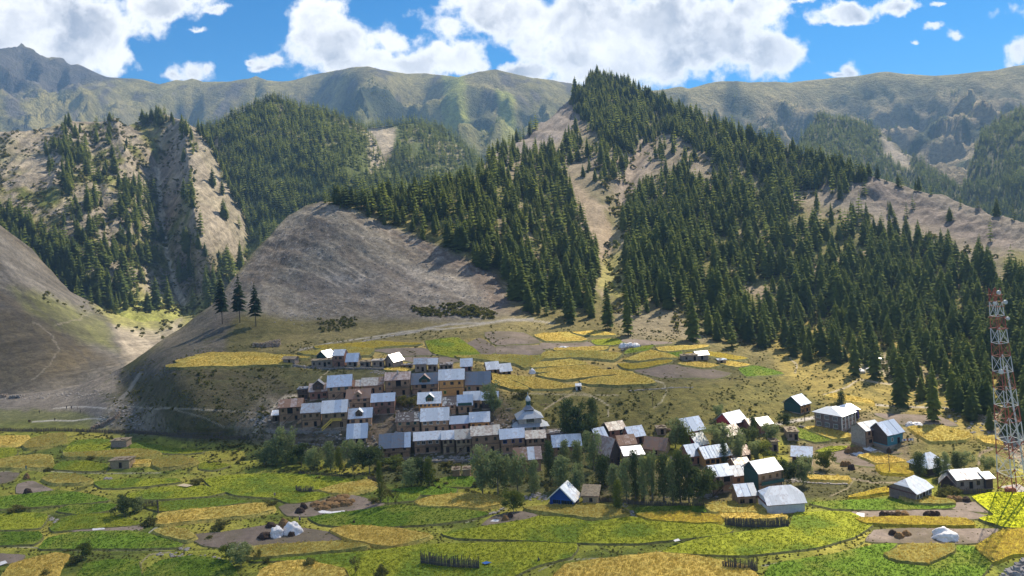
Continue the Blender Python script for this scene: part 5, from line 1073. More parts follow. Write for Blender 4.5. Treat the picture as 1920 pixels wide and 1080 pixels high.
HOLE = plain('dark opening', (.012,.010,.009), 1); TIMBER = plain('rough timber', (.17,.115,.075), .85, var=.5, scale=4, bd=.02); FASCIA = plain('dark eave board', (.16,.07,.06), .7); YELLOW = plain('mustard painted stair', (.70,.48,.10), .7); CONC = plain('concrete', (.36,.34,.31), .85, var=.3)  # eave board's dark red-brown also stands for the shadow under the eaves
STEELW = plain('white painted steel', (.60,.60,.61), .5, var=.1, rnd=0); STEELR = plain('red painted steel', (.36,.11,.075), .5, var=.2, rnd=0); CLOTHW = plain('white tarpaulin', (.72,.70,.72), .5, var=.2, scale=3, bd=.08); HAY = plain('brown hay', (.22,.13,.055), .95, var=.8, scale=6, bd=.1); DHAY = plain('dark hay', (.055,.035,.025), .95, var=.8, scale=6, bd=.1)
_cache = {}
def cached(key, fn):
    if key not in _cache: _cache[key] = fn()
    return _cache[key]
def add_window(par, x, z, w, h, frame='wood', y=0., side=None, ax=0):
    """window in the front wall (side None) or in a side wall at x = side"""
    fm = FRAME[frame]; key = ('win', round(w, 1), round(h, 1), frame)
    def mk():
        a = MB(); t = .09
        a.box(-w/2, w/2, -.07, .0, -t, 0).box(-w/2, w/2, -.07, .0, h, h + t).box(-w/2 - t, -w/2, -.07, 0, -t, h + t).box(w/2, w/2 + t, -.07, 0, -t, h + t).box(-.03, .03, -.055, 0, 0, h)
        if w > 1.3: a.box(-w/4 - .03, -w/4 + .03, -.055, 0, 0, h).box(w/4 - .03, w/4 + .03, -.055, 0, 0, h)
        g = MB(); g.box(-w/2, w/2, -.025, 0, 0, h); return a.mesh('window', fm), g.mesh('pane', GLASS)
    wm, gm = cached(key, mk); o = link(bpy.data.objects.new('window', wm), par); o.location = (x, y, z)
    if side is not None: o.location = (side, ax, z); o.rotation_euler = (0, 0, -math.pi/2 if side < 0 else math.pi/2)
    p = link(bpy.data.objects.new('pane', gm), o); return o
def add_door(par, x, z, w=.95, h=1.9, mat=None, y=0.):
    a = MB(); a.box(x - w/2, x + w/2, y - .06, y - .002, z, z + h); d = a.build('door', mat or HOLE, par)
    f = MB(); f.box(x - w/2 - .1, x - w/2, y - .09, y, z, z + h + .1).box(x + w/2, x + w/2 + .1, y - .09, y, z, z + h + .1).box(x - w/2, x + w/2, y - .09, y, z + h, z + h + .1); f.build('door_frame', TIMBER, d)
def slope(par, p00, p10, p11, p01, mat, n=4, seed=0, rusty=0., alt=None, th=.06):
    """sheets of tin laid side by side over one slope; corners: eave left, eave right, ridge right, ridge left"""
    rg = random.Random(seed); p = [Vector(q) for q in (p00, p10, p11, p01)]; nrm = (p[1] - p[0]).cross(p[3] - p[0]).normalized(); nrm = nrm if nrm.z > 0 else -nrm
    for i in range(n):
        a, b_ = i / n, (i + 1) / n; up = nrm * (.012 + rg.random() * .05); ex = (p[0] - p[3]).normalized() * rg.uniform(0, .12)
        q = [p[0].lerp(p[1], a) + ex, p[0].lerp(p[1], b_) + ex, p[3].lerp(p[2], b_), p[3].lerp(p[2], a)]
        bx = MB(); bx.hexa([v + up for v in q] + [v + up + nrm * th for v in q])
        d = (q[1] - q[0]).normalized() * .09
        bx.hexa([q[0] + up + nrm * th, q[0] + d + up + nrm * th, q[3] + d + up + nrm * th, q[3] + up + nrm * th] + [v + up + nrm * (th + .06) for v in (q[0], q[0] + d, q[3] + d, q[3])])
        mm = RM['rust'] if rg.random() < rusty else (alt if alt and rg.random() < .4 else mat)
        bx.build('roof_sheet', mm, par)

def build_house(name, loc, yaw, w, d, h, rise, kind, roof, wall, label, cat='house', storeys=2, upper=None, rusty=0., seed=0, win='wood', nwin=3, balcony=False, stairs=0, stairmat=None, dormer=None, over=.55, door=True, gable=None, posts=True, lean=None, chimney=False, upwin=None, group=None, doorx=None, alt=None, base=3.0, sheets=None, openfront=False, wwin=.8):
    rg = random.Random(seed); t = empty(name, loc, yaw); tag(t, label, cat, group); X = w / 2; rm = RM[roof]
    hs = h / storeys; up_ = WM[upper or wall]; gm = WM[gable] if gable else up_
    # walls: footprint y in [0, d], front at y = 0
    a = MB(); a.box(-X, X, 0, d, -.0, hs if storeys > 1 else h); a.build('wall', WM[wall], t)
    if storeys > 1:
        o = .10; a = MB(); a.box(-X - o, X + o, -o, d + o, hs, h); a.build('upper_wall', up_, t)
        a = MB(); a.box(-X - o - .06, X + o + .06, -o - .10, -o + .0, hs - .12, hs + .1); a.build('floor_beam', TIMBER, t)
    a = MB(); a.box(-X - .15, X + .15, -.18, d + .1, -base, .12 if storeys < 2 else .35); a.build('foundation', WM['stone'], t)
    y0 = -.10 if storeys > 1 else 0.
    if gable:
        for sg in (-1, 1): o_ = .10 if storeys > 1 else 0; xx = sg * (X + o_); MB().box(min(xx, xx + sg * .05), max(xx, xx + sg * .05), y0 + .02, d, .4, h + .02).build('side_wall', gm, t)
    # roof
    R_ = MB(); e = over; zr = h + rise; ns = sheets or max(3, int(w / 1.9))
    if kind in ('gable', 'shed'):
        yr = d / 2 if kind == 'gable' else d
        s_ = rise / (yr + 0.0); ze = h - s_ * e * .6
        for sx_ in (-X, X): R_.quad((sx_, y0, h), (sx_, d, h), (sx_, yr, zr))
        if kind == 'shed': MB().quad((-X, d, h), (X, d, h), (X, d, zr), (-X, d, zr)).build('back_wall', up_, t)
        nq_ = len(R_.f) // 2
        for sg in (0, 1):
            hb = MB(); ff = R_.f[sg * nq_:(sg + 1) * nq_]
            for f_ in ff: hb.quad(*[R_.v[i] for i in f_])
            hb.build('gable_wall', gm, t)
        r = MB(); r.box(-X - e, X + e, -e - .06, -e, ze - .06, ze + .12); r.bar((-X - e * .8, -e, ze - .03), (-X - e * .8, yr, zr - .06), .08, .14).bar((X + e * .8, -e, ze - .03), (X + e * .8, yr, zr - .06), .08, .14)
        ro = r.build('roof', FASCIA, t)
        slope(ro, (-X - e, -e, ze + .04), (X + e, -e, ze + .04), (X + e, yr, zr + .04), (-X - e, yr, zr + .04), rm, ns, seed, rusty, alt)
        if kind == 'gable': slope(ro, (-X - e, d + e, ze + .04), (X + e, d + e, ze + .04), (X + e, yr + .01, zr + .03), (-X - e, yr + .01, zr + .03), rm, max(2, ns // 2), seed + 1, rusty)
    elif kind == 'front':                                 # ridge runs away from the front
        MB().quad((-X, y0, h), (X, y0, h), (0, y0, zr)).build('gable_wall', gm, t); MB().quad((X, d, h), (-X, d, h), (0, d, zr)).build('gable_wall', gm, t)
        s_ = rise / X; ze = h - s_ * e
        r = MB(); r.bar((-X - e, -e, ze - .02), (0, -e, zr), .08, .18).bar((X + e, -e, ze - .02), (0, -e, zr), .08, .18); ro = r.build('roof', FASCIA if wall != 'blue' else FRAME['white'], t)
        for sg in (-1, 1): slope(ro, (sg * (X + e), -e, ze + .04), (sg * (X + e), d + e, ze + .04), (0, d + e, zr + .04), (0, -e, zr + .04), rm, ns, seed + sg, rusty, alt)
    elif kind in ('hip', 'jerkin'):
        ins = (.36 if kind == 'hip' else .2) * w; cut = 0 if kind == 'hip' else .5; yr = d / 2; s_ = rise / yr; ze = h - s_ * e * .6; r = MB(); r.box(-X - e, X + e, -e, d + e, ze - .1, ze); ro = r.build('roof', FASCIA, t)
        xe = X + e; zc = ze + (zr - ze) * cut; ycf = -e + (yr + e) * cut; ycb = d + e - (yr + e) * cut
        def poly(*pts):
            q = MB(); k = len(pts); q.quad(*pts); lo = [(p[0], p[1], p[2] - .1) for p in pts]; q.quad(*lo[::-1]); return q.build('roof_sheet', rm, ro)
        n_ = max(3, ns - 1); xr = X - ins
        for i in range(n_):                               # front slope in strips
            a0 = -xr + 2 * xr * i / n_; a1 = -xr + 2 * xr * (i + 1) / n_; b0 = a0 * xe / xr if kind == 'hip' else a0 * xe / xr; b1 = a1 * xe / xr; dz = rg.random() * .05
            if cut: c0 = b0; c1 = b1; poly((b0, -e, ze + dz), (b1, -e, ze + dz), (c1, ycf, zc + dz), (c0, ycf, zc + dz)); poly((c0, ycf, zc + dz + .01), (c1, ycf, zc + dz + .01), (a1, yr, zr + dz), (a0, yr, zr + dz))
            else: poly((b0, -e, ze + dz), (b1, -e, ze + dz), (a1, yr, zr + dz), (a0, yr, zr + dz))
        poly((xe, d + e, ze), (-xe, d + e, ze), (-xe, ycb, zc), (-xr, yr, zr), (xr, yr, zr), (xe, ycb, zc)) if cut else poly((xe, d + e, ze), (-xe, d + e, ze), (-xr, yr, zr), (xr, yr, zr))
        for sg in (-1, 1):
            if cut:
                poly((sg * xe, ycf, zc), (sg * xe, ycb, zc), (sg * xr, yr, zr))
                q = MB(); q.quad((sg * X, 0, h), (sg * X, d, h), (sg * X, ycb, zc - .12), (sg * X, ycf, zc - .12)); q.build('gable_wall', gm, t)
            else: poly((sg * xe, -e, ze), (sg * xe, d + e, ze), (sg * xr, yr, zr))
    elif kind == 'flat':
        r = MB(); nn = 7
        for i in range(nn):
            xa = -X - e * .6 + (w + 1.2 * e) * i / nn; xb = xa + (w + 1.2 * e) / nn; j = rg.uniform(0, .14); r.box(xa, xb, -e - rg.uniform(0, .25), d + .2, h + .02, h + .22 + j)
        ro = r.build('roof', rm, t)
        for i in range(6):
            q = MB(); x = rg.uniform(-X, X - .7); y = rg.uniform(-.3, d * .7); q.box(x, x + rg.uniform(.4, 1.3), y, y + rg.uniform(.3, .8), h + .37, h + .37 + rg.uniform(.08, .2)); q.build('roof_board', random.choice([TIMBER, CLOTHW, RM['grey']]) if roof != 'earth' else TIMBER, ro)
    # posts, openings
    if posts and storeys > 1:
        a = MB()
        for x in (-X - .12, X + .12): a.box(x - .09, x + .09, -.22, -.04, 0, h)
        a.build('corner_post', TIMBER, t)
    fr = win
    for s in range(storeys):
        z = s * hs; wh = min(1.05, hs * .42); n = nwin if s == storeys - 1 else max(1, nwin - 1); f_ = upwin if (upwin and s == storeys - 1) else fr
        slots = [(-X + w * (i + .5 + rg.uniform(-.12, .12)) / n) for i in range(n)]
        for i, x in enumerate(slots):
            if s == 0 and door and i == (n // 2 if doorx is None else doorx): add_door(t, x, .15 if storeys < 2 else .36, .95, min(1.9, hs - .5)); continue
            if openfront and s == storeys - 1 and i % 2: a = MB(); a.box(x - 1., x + 1., y0 * s - .03, y0 * s - .002, z + .25, z + hs - .3); a.build('opening', HOLE, t); continue
            add_window(t, x, z + hs * .36, wwin if rg.random() < .7 else wwin * 1.5, wh, f_, y0 if s else 0.)
    if balcony:
        zb = hs; x0, x1 = (-X, X) if balcony is True else (balcony[0] * w - X, balcony[1] * w - X); bl = MB(); bl.box(x0, x1, -1.25, -.21, zb - .08, zb + .05); bo = bl.build('balcony', TIMBER if stairmat is None else stairmat, t)
        rr = MB(); rr.box(x0, x1, -1.25, -1.18, zb + .82, zb + .92).box(x0, x1, -1.24, -1.20, zb + .42, zb + .47)
        k = int((x1 - x0) / .45) + 1
        for i in range(k + 1): xx = x0 + (x1 - x0 - .06) * i / k; rr.box(xx, xx + .2, -1.25, -1.18, zb + .05, zb + .82)
        if balcony is True: rr.box(x0, x1, -1.29, -1.25, zb + .0, zb + .95)
        rr.build('railing', (WM['green'] if balcony is True else TIMBER) if stairmat is None else stairmat, bo)
        pp = MB()
        for xx in (x0 + .08, x1 - .08): pp.box(xx - .07, xx + .07, -1.2, -1.06, -1.5, zb - .08).box(xx - .05, xx + .05, -1.2, -1.1, zb + .92, h - .05)
        pp.build('balcony_post', TIMBER, t)
    if stairs:
        sg = 1 if stairs > 0 else -1; xt = (abs(stairs) - .5) * w; zt = hs; run = zt * 1.25; st = MB(); xb = xt - sg * run
        for yy in (-1.5, -.75): st.bar((xb, yy, -.2), (xt, yy, zt), .1, .26)
        so = st.build('staircase', stairmat or TIMBER, t); st = MB(); k = 8
        for i in range(k): xx = xb + (xt - xb) * (i + .5) / k; zz = -.2 + (zt + .2) * (i + .5) / k; st.box(xx - .16, xx + .16, -1.45, -.8, zz, zz + .05)
        st.build('tread', stairmat or TIMBER, so)
        if stairmat:
            st = MB(); st.bar((xb, -1.5, .75), (xt, -1.5, zt + .85), .06, .5); st.build('stair_panel', stairmat, so)
    if dormer:
        dx, dw, dh, dmat, dr = dormer[:5]; dw *= 1.3; dh *= 1.25; xx = (dx - .5) * w; yr = d / 2; s_ = rise / yr if kind == 'gable' else rise / d; zb = h + .02; D = MB(); D.box(xx - dw/2, xx + dw/2, .05, yr * .95, zb - .1, zb + dh); do = D.build('dormer', WM[dmat], t)
        g = MB(); g.quad((xx - dw/2, .04, zb + dh), (xx + dw/2, .04, zb + dh), (xx, .04, zb + dh + dw * .42)); g.build('dormer_gable', WM[dmat], do)
        for sg in (-1, 1):
            q = MB(); a0 = Vector((xx + sg * (dw/2 + .3), -.35, zb + dh - .22)); a1 = Vector((xx, -.35, zb + dh + dw * .42 + .05)); b1 = a1 + Vector((0, yr + .3, 0)); b0 = a0 + Vector((0, yr + .1, 0)); nn = Vector((0, 0, .09)); q.hexa([a0, b0, b1, a1] + [v + nn for v in (a0, b0, b1, a1)]); q.build('dormer_roof', RM[dr], do)
        add_window(t, xx, zb + dh * .25, dw * .42, dh * .55, 'orange' if dmat == 'green' else 'wood', .03)
    if chimney:
        c = MB(); c.box(-.3 + chimney * w - X, .3 + chimney * w - X, d * .3, d * .3 + .6, h + rise * .3, h + rise + .9); c.build('chimney', CONC, t)
    return t

def H(l, r, ridge, eave, base_, roof, wall, label, yaw=0, kind='gable', d=None, **kw):
    """house from where its front shows: left/right edge, ridge, eave and ground rows"""
    cxp = (l + r) / 2; b_ = S1.p(cxp, base_); mpp = b_.y / FPX; ya = R(yaw); over = kw.get('over', .55)
    w = max(2.2, (r - l) * mpp / (math.cos(ya) if kind != 'front' else 1) - (2 * over if kind != 'front' else 0)); _, v = uv(cxp, eave); dep = -float(v)
    d_ = d or min(6.2, max(3.2, w * .62)); hh = (base_ - eave) * mpp + .35; run = d_ / 2 + over
    if kind in ('shed',): run = d_ + over
    rise = (eave - ridge) * mpp - run * dep
    if kind == 'front': rise = (eave - ridge) * mpp
    rise = max(.5, rise); hh = max(1.7, hh); st = kw.pop('storeys', 2 if hh > 3.6 else 1); b_.z += .05
    nm = kw.pop('name', 'village_house')
    return build_house(nm, b_, ya, w, d_, hh, rise, kind, roof, wall, label, storeys=st, seed=int(l * 7 + ridge), **kw)

# ---- upper row on the plateau
H(590,618,662,672,676,'white','green','small dark gabled shed with one bright white slope, behind the long stone shed', -32, 'front', d=5, storeys=1, nwin=0, door=False, posts=False, gable='green', name='shed', cat='shed')
H(582,625,672,676,687,'earth','stone','long low stone shed with sagging flat roof left of the tall white roofed house', 0, 'flat', d=4, nwin=4, name='stone_shed', cat='shed')
H(623,647,656,667,688,'white','redbrown','tall narrow house with white roof and outside stairs at the top left of the village', -12, d=4.5, nwin=2, stairs=.55, over=.35)
H(648,673,664,679,688.5,'blue','stone','small stone house with blue grey roof right of the tall white roofed one', -6, d=4.5, nwin=2, storeys=1)
H(673,697,678,682,690,'earth','stone','low stone shed with straw roof in the upper row, left of the sheeted one', 0, 'flat', d=3.4, nwin=2, name='stone_shed', cat='shed')
H(696,721,677,680,690.5,'beige','stone','low stone shed with white sheeting and a dark doorway in the upper row', 0, 'flat', d=3.4, nwin=2, name='stone_shed', cat='shed')
H(720,741,668,679,691,'white','stone','small stone house with steep gable and one white slope, alone right of the upper row', -35, 'front', d=6, storeys=1, nwin=1, name='shed')
H(528,556,671,676,685,'earth','stone','little stone hut standing in the golden field strips', -15, 'gable', d=3.5, nwin=1, name='stone_hut', cat='hut', storeys=1)
H(776,801,674.5,684.5,699,'grey','stone','small building with dull grey roof, left end of the joined pair above the village', 0, d=4, nwin=2, storeys=1)
H(801,822,674.5,685,698,'white','stone','small building with pale roof, right end of the joined pair above the village', 0, d=4, nwin=2, storeys=1, rusty=.2)
H(822,851,680,686,695,'patch','stone','low shed with ragged pale roof right of the joined pair', 0, 'flat', d=4, nwin=3, name='stone_shed', cat='shed')
H(863,887,674,688,697,'white','redbrown','small house with bright white roof alone on the plateau edge', 0, d=4.5, nwin=2, storeys=1)
H(912,938,679,693,702,'white','log','left half of the joined white roofed pair beside the ochre fields', 14, d=5, nwin=2, storeys=1)
H(937,961,681,695,703,'white','log','right half of the joined white roofed pair beside the ochre fields', 14, d=5, nwin=2, storeys=1, rusty=.1)
H(751,776,683,687,693,'patch','stone','low ruined stone hut with white scraps on top, above the rusty white roof with chimney', 0, 'flat', d=3, nwin=2, name='stone_hut', cat='hut')
# ---- second row
H(557,579,726,729,748,'dark','dark','dark timber lattice shed at the upper left end of the village', 4, 'flat', d=4, nwin=1, name='timber_shed', cat='shed')
H(579,616,719,734,748,'pink','redbrown','house with rusty pink roof and a big dark arched dormer, upper left', 5, d=6, dormer=(.5,3.2,1.9,'dark','dark'), rusty=.3)
H(614,661,706,727,750,'blue','log','wide house with large blue roof, green windows and stairs, upper left', 5, d=6.2, stairs=.6, nwin=3, upwin='green')
H(661,678,717,728,742,'beige','log','narrow house with stained white roof squeezed right of the large blue roof', 4, d=4.5, nwin=1, rusty=.4)
H(678,721,711,725,740,'beige','log','long low house with pale pinkish roof in the upper row', 4, d=5, rusty=.15)
H(722,771,698,712,742,'pink','log','tall house with rusty white roof, chimney and a timber porch', 2, d=6, balcony=(.3,1.0), chimney=.5, openfront=True)
H(771,823,699.6,719.6,739,'dark','log','house with slate blue roof and a green dormer under a pink hood', 0, d=6.2, dormer=(.5,3.2,1.3,'green','pink'), openfront=True)
H(823,873,692,711,742,'white','orange','new orange timber house with big white roof and a lime green window', 0, d=6.2, nwin=3, win='lime', upwin='wood')
H(872,921,697.5,721,735,'dark','log','house with large dark blue grey roof and green windows, top right of the cluster', -4, d=7, win='green', nwin=3)
# ---- third row
H(649,696,732.5,750,768,'brown','log','house with brown rusted roof and small timber dormer in the middle left', 2, d=6, dormer=(.5,1.7,1.2,'tan','pink'), rusty=.2)
H(696,742,739,754.5,778,'blue','redbrown','house with blue grey roof and a reddish timber balcony, middle left', 2, d=6, balcony=(.35,.75), stairs=.5)
H(783,829,736,756.6,776,'white','orange','white roofed orange house with a dark green gabled dormer in the middle of the village', 0, d=6, dormer=(.52,2.2,1.6,'green','white'), nwin=5, win='wood')
H(830,857,745,759.6,777,'patch','log','small house with striped patched roof right of the green dormer', 0, d=5, rusty=.4, nwin=2)
H(857,888,741,760,774,'blue','log','small house with square blue grey roof and open veranda, middle right', 0, d=5, balcony=True, nwin=2)
H(869,902,735,751,766,'white','log','house with white roof just under the dark blue grey one', 0, d=5, nwin=2)
H(902,936,737,752,768,'blue','dark','house with bent blue grey roof at the right end of the middle rows', -3, d=5.5, nwin=2, rusty=.05)
# ---- fourth row
H(523,569,749,764,791,'pink','log','leftmost two storey house with streaked white roof and stairs', 6, d=5.5, stairs=.6, rusty=.3, openfront=True)
H(509,527,769,778.5,789.6,'white','dark','tiny annex with a white lean-to roof at the far left end of the village', 6, 'shed', d=3, nwin=1, storeys=1, name='shed', cat='shed')
H(565,604,758,775,803,'grey','log','house with grey roof and rust patch between the streaked and the light blue roofs', 4, d=6, nwin=3, rusty=.15)
H(604,653,753,775,805,'blue','tan','light blue roofed house with a mustard yellow staircase and balcony', 4, d=6.2, balcony=(.35,.8), stairs=.42, stairmat=YELLOW, nwin=3, alt=RM['white'])
H(653,699,768,786,799,'blue','log','house with pale blue roof split by a small dark dormer', 3, d=5.5, dormer=(.45,1.9,1.5,'dark','white'))
H(650,690,795.6,822,834,'blue','stone','low house whose pale blue roof has a rust stain, at the thicket edge', 3, d=6, storeys=1, rusty=.15, alt=RM['white'])
H(742,789,774.5,791,811,'patch','log','house with weathered white roof and green shutter above the long blue roof', 1, d=5.8, upwin='green', balcony=(.45,1.), stairs=.5)
H(789,844,765,788,811,'white','log','wide house with large white roof and white windows in the middle', 1, d=6.5, nwin=4, upwin='white')
H(843,881,780,794,808,'blue','redbrown','low house with light blue roof in a gap of the lower rows', 1, d=5, nwin=2)
H(880,920,773,791,806,'white','orange','house with brilliant white roof and orange upper wall, lower right of the cluster', 0, d=5.8, nwin=3)
# ---- front row
H(711,771,812.6,839,859,'blue','log','long low house with wide blue roof at the left end of the front row', 3, d=6.5, stairs=.7, alt=RM['dark'])
H(776,829,810,825.5,850,'white','log','house with long pale roof and timber gallery, first of the joined front row', 4, d=5, balcony=(.4,1.), nwin=4, upwin='white', rusty=.1)
H(829,855,808,824,850,'white','mud','narrow house with pale roof and mud lower wall, second of the joined front row', 4, d=5, balcony=(.4,1.), nwin=2)
H(854,887,805.6,823,850,'beige','mud','house with rust streaked pale roof and plank stairs, third of the joined front row', 4, d=5, stairs=.55, rusty=.12, nwin=3)
H(884,940,799,816.5,850,'beige','log','tall wide house with beige roof at the right end of the joined front row', 4, d=6, nwin=3, rusty=.08)
H(938,987,805,823,850,'blue','log','house with pale blue roof, blue shutter and leaning poles below the mosque', 4, d=6, balcony=(.5,1.), upwin='blue')
H(986,1026,808,823,848,'beige','tan','house with cream roof and pale plank wall below the mosque', 3, d=5.5, nwin=3)
H(1022,1064,806,815,828,'patch','log','low house with patched mossy roof right of the cream roof', 0, 'flat', d=5, nwin=2)
H(964,1018,839,862,884,'pink','log','house with broad pink and white striped roof standing in front of the cream one', 3, d=6, rusty=.5, storeys=1, alt=RM['white'])
H(1036,1093,815.6,838,856,'white','log','house with a broad brilliant white roof behind the poplars', 2, d=6.5, sheets=9, nwin=3)
# ---- right part of the village
H(1140,1176,790.6,806,818,'beige','redbrown','house with beige roof and two dark windows above the wooden gable', 18, d=6, nwin=2, storeys=1, gable='dark')
H(1116,1141,803,822,834,'blue','log','small house with blue grey slope left of the beige roof', 25, d=5, nwin=1, storeys=1)
H(1178,1212,799,818,832,'blue','redbrown','house with pale blue square roof and dark door right of the beige roof', 16, d=5.5, nwin=2, storeys=1)
H(1134,1160,823,845,858,'pink','dark','narrow dark shed with rusty slope behind the dark wooden gable', 40, 'front', d=7, storeys=1, nwin=0, door=False, name='timber_shed', cat='shed')
H(1140,1168,825,850,874,'pink','dark','dark wooden house with open gable front and rusty roof slopes', 38, 'front', d=8, nwin=2, storeys=1, door=False, name='timber_house')
H(1160,1196,816,834,850,'patch','log','house with debris covered roof behind the bright patched one', 10, d=6, rusty=.8, nwin=1, storeys=1)
H(1169,1211,837,855,874,'white','stone','house with bright patched white and blue roof right of the dark wooden gable', 6, 'shed', d=5, rusty=.1, alt=RM['blue'], nwin=2, storeys=1)
H(1207,1247,820,843,852,'brown','mud','house with brown ribbed roof and a mud gable end on its right', -28, d=6.5, nwin=1, storeys=1, gable='mud')
H(1282,1325,783,808,818,'blue','redbrown','house with smooth blue grey roof high on the bank', 22, d=7, nwin=2, storeys=1)
H(1303,1331,812,834,842,'white','red','red walled house with bright white roof half hidden by willows', 26, d=6, nwin=1, storeys=1, gable='red')
H(1290,1320,834,856,872,'blue','redbrown','left part of the long grey roofed building behind the poplar row', 16, d=6, nwin=2, storeys=1)
H(1318,1375,836,858,874,'blue','orange','right part of the long grey roofed building with an orange wall', 16, d=6, nwin=5, storeys=1, sheets=9)
H(1370,1413,837,855,866,'pink','redbrown','house with rusty red and grey roof at the end of the long building', 18, d=6, rusty=.35, nwin=3, storeys=1)
H(1366,1405,772,793,802,'blue','redbrown','house with red gable and smooth pale blue roof beside the grassy bank', 30, d=7, nwin=1, storeys=1, gable='red')
H(1403,1426,785,798,808,'beige','redbrown','small house with pale roof joined to the red gabled one', 18, d=4.5, nwin=1, storeys=1)
H(1422,1452,783,797,812,'white','redbrown','small house with white roof at the start of the road', 22, d=5, nwin=1, storeys=1)
H(1360,1395,797,816,826,'beige','log','house with pale roof largely hidden behind the wide willow', 28, d=6, nwin=1, storeys=1)
H(1376,1408,860,872,884,'beige','log','low back building with pale ragged roof behind the grey roofed one', 10, d=4, nwin=1, storeys=1)
H(1334,1377,871.5,893,924,'blue','log','house with pale spotted roof, porch and outside stairs right of the big round tree', 12, d=5.5, balcony=(.4,.9), stairs=.5, nwin=2, openfront=True)
H(1375,1409,873,892,910,'grey','tan','house with grey roof and dark doorway between the spotted and the big white roofs', 10, d=5, nwin=2)
H(1418,1472,861,885,926,'pale','tan','tall house with big white roof, dark green gable and green balcony', 20, d=6.5, balcony=True, nwin=3, gable='green', upwin='orange')
H(1382,1422,907,930,950,'blue','log','small house with two tone blue roof in front of the grey roofed one', 4, d=5.5, nwin=2, alt=RM['grey'], storeys=1)
H(1437,1514,910,945,963,'white','white','white walled house with a big pale hipped roof at the edge of the bean field', 3, 'jerkin', d=7.5, nwin=0, win='white', door=False, storeys=1, sheets=9, gable='white')
H(1486,1522,838,858,876,'blue','dark','dark house with grey blue roof and open gable on its right', -24, d=6, nwin=1, storeys=1, gable='dark')
H(1496,1524,740,758.5,774,'blue','orange','dark green gabled house with orange front windows beside the road', 36, d=7, nwin=3, gable='green', storeys=2, win='orange')
H(1582,1614,757,769,786,'blue','purple','small hip roofed building with violet wall behind the school', 0, 'hip', d=5, nwin=2, storeys=1)
SCH = H(1570,1612,760,777,804,'pale','brick','two storey brick school with white window columns and a hipped white roof', 38, 'hip', d=10, nwin=4, win='white', name='school_building', cat='school', sheets=10, base=2., over=.8, wwin=1.2)
for s_ in (0, 1):
    for k_ in range(3): add_window(SCH, 0, .9 + 2.6 * s_, 1.5, 1.3, 'white', 0, side=-5.12 if s_ else -5.0, ax=1.8 + 3.1 * k_)
for k_ in range(5): MB().box(-4.6 + k_ * 2.25, -4.3 + k_ * 2.25, -.32, -.12, .3, 5.0).build('white_column', FRAME['white'], SCH)
H(1618,1660,790,806,834,'dark','log','two storey timber house with grey gable roof joined to the turquoise one', 22, d=6, gable='plaster', openfront=True)
H(1657,1701,789,814,834,'blue','teal','turquoise walled house with large smooth blue roof', 26, d=7, nwin=2, win='white', storeys=1, gable='dark')
H(1734,1786,848,876,890,'pale','dark','house with pale hipped roof behind the tall thin poplars', 20, 'hip', d=7, nwin=2, storeys=1)
H(1708,1758,892,921,938,'pale','stone','stone house with a big half hipped white roof and white windows in front at right', 34, 'jerkin', d=7.5, nwin=5, win='white', storeys=1, sheets=8, gable='brick', wwin=1.3)
H(1790,1850,880,900,918,'grey','stone','long low shed with ribbed grey roof and open porch near the mast', 4, d=6, nwin=3, storeys=1, name='long_shed', cat='shed', sheets=9)
H(1845,1866,886,899,917,'grey','dark','small grey roofed annex at the right end of the long shed', 8, d=4, nwin=0, storeys=1, name='shed', cat='shed')
H(1766,1786,894,906,916,'beige','dark','tiny lean-to with a pale sloping roof left of the long shed', -30, 'front', d=4, nwin=0, storeys=1, name='shed', cat='shed', door=False)
H(1030,1076,916,937,951,'white','blue','small bright blue gabled store with white tin roof at the field edge', -24, 'front', d=5, nwin=2, win='blue', storeys=1, door=False, name='blue_store', cat='hut', posts=False, over=.7, wwin=2.2, gable='blue')
H(1090,1124,910,932,948,'earth','mud','brown shed with heavy straw roof tucked right of the blue store', -14, 'shed', d=5, nwin=1, storeys=1, name='straw_shed', cat='shed', door=False)
# ---- plateau and field huts
H(1304,1331,657,665,673,'white','stone','small hut with white roof alone on the plateau by the forest', 12, d=4, nwin=1, storeys=1, name='plateau_hut', cat='hut')
H(1277,1311,663,667,676,'earth','stone','long stone byre joined left of the white roofed plateau hut', 4, 'flat', d=4, nwin=2, name='stone_byre', cat='shed')
H(1345,1364,671,675,682,'blue','stone','little shed with blue tarpaulin on its roof near the forest edge', 0, 'flat', d=3, nwin=1, name='stone_shed', cat='shed')
H(1079,1091,719,724,731,'white','white','tiny white roofed kiosk at the brink of the golden fields', 0, d=2.4, nwin=1, storeys=1, name='kiosk', cat='hut', over=.2)
H(1475,1500,808,812,826,'earth','stone','ruined log and stone barn overgrown with green behind the village road', -8, 'flat', d=6, nwin=2, name='ruined_barn', cat='barn')
H(1445,1462,826,830,846,'earth','stone','small stone tower shed below the ruined barn', 0, 'flat', d=3, nwin=1, name='stone_shed', cat='shed')
H(206,240,826,829,839,'earth','stone','round looking brush and stone pen among the left fields', 0, 'flat', d=4, nwin=0, name='field_hut', cat='hut', door=False, base=.5)
H(203,246,862,866,879,'earth','mud','low field hut with mud front and brush roof among the left fields', -4, 'flat', d=4, nwin=1, name='field_hut', cat='hut', base=.5)
H(846,865,878,884,896,'earth','log','left half of the brush roofed shelter below the front row', 2, 'flat', d=3, nwin=0, name='field_shelter', cat='shelter', door=True)
H(866,885,877,883,895,'earth','log','right half of the brush roofed shelter below the front row', 2, 'flat', d=3, nwin=0, name='field_shelter', cat='shelter', door=True)
H(1230,1252,801,805,815,'earth','stone','ruined stone hut on the bank between the brown and the blue roofs', 0, 'flat', d=3.5, nwin=1, name='stone_hut', cat='hut')
H(1640,1655,672,676,684,'white','stone','small white hut among tents on the sunlit forest slope', 0, d=3, nwin=1, storeys=1, name='slope_hut', cat='hut')

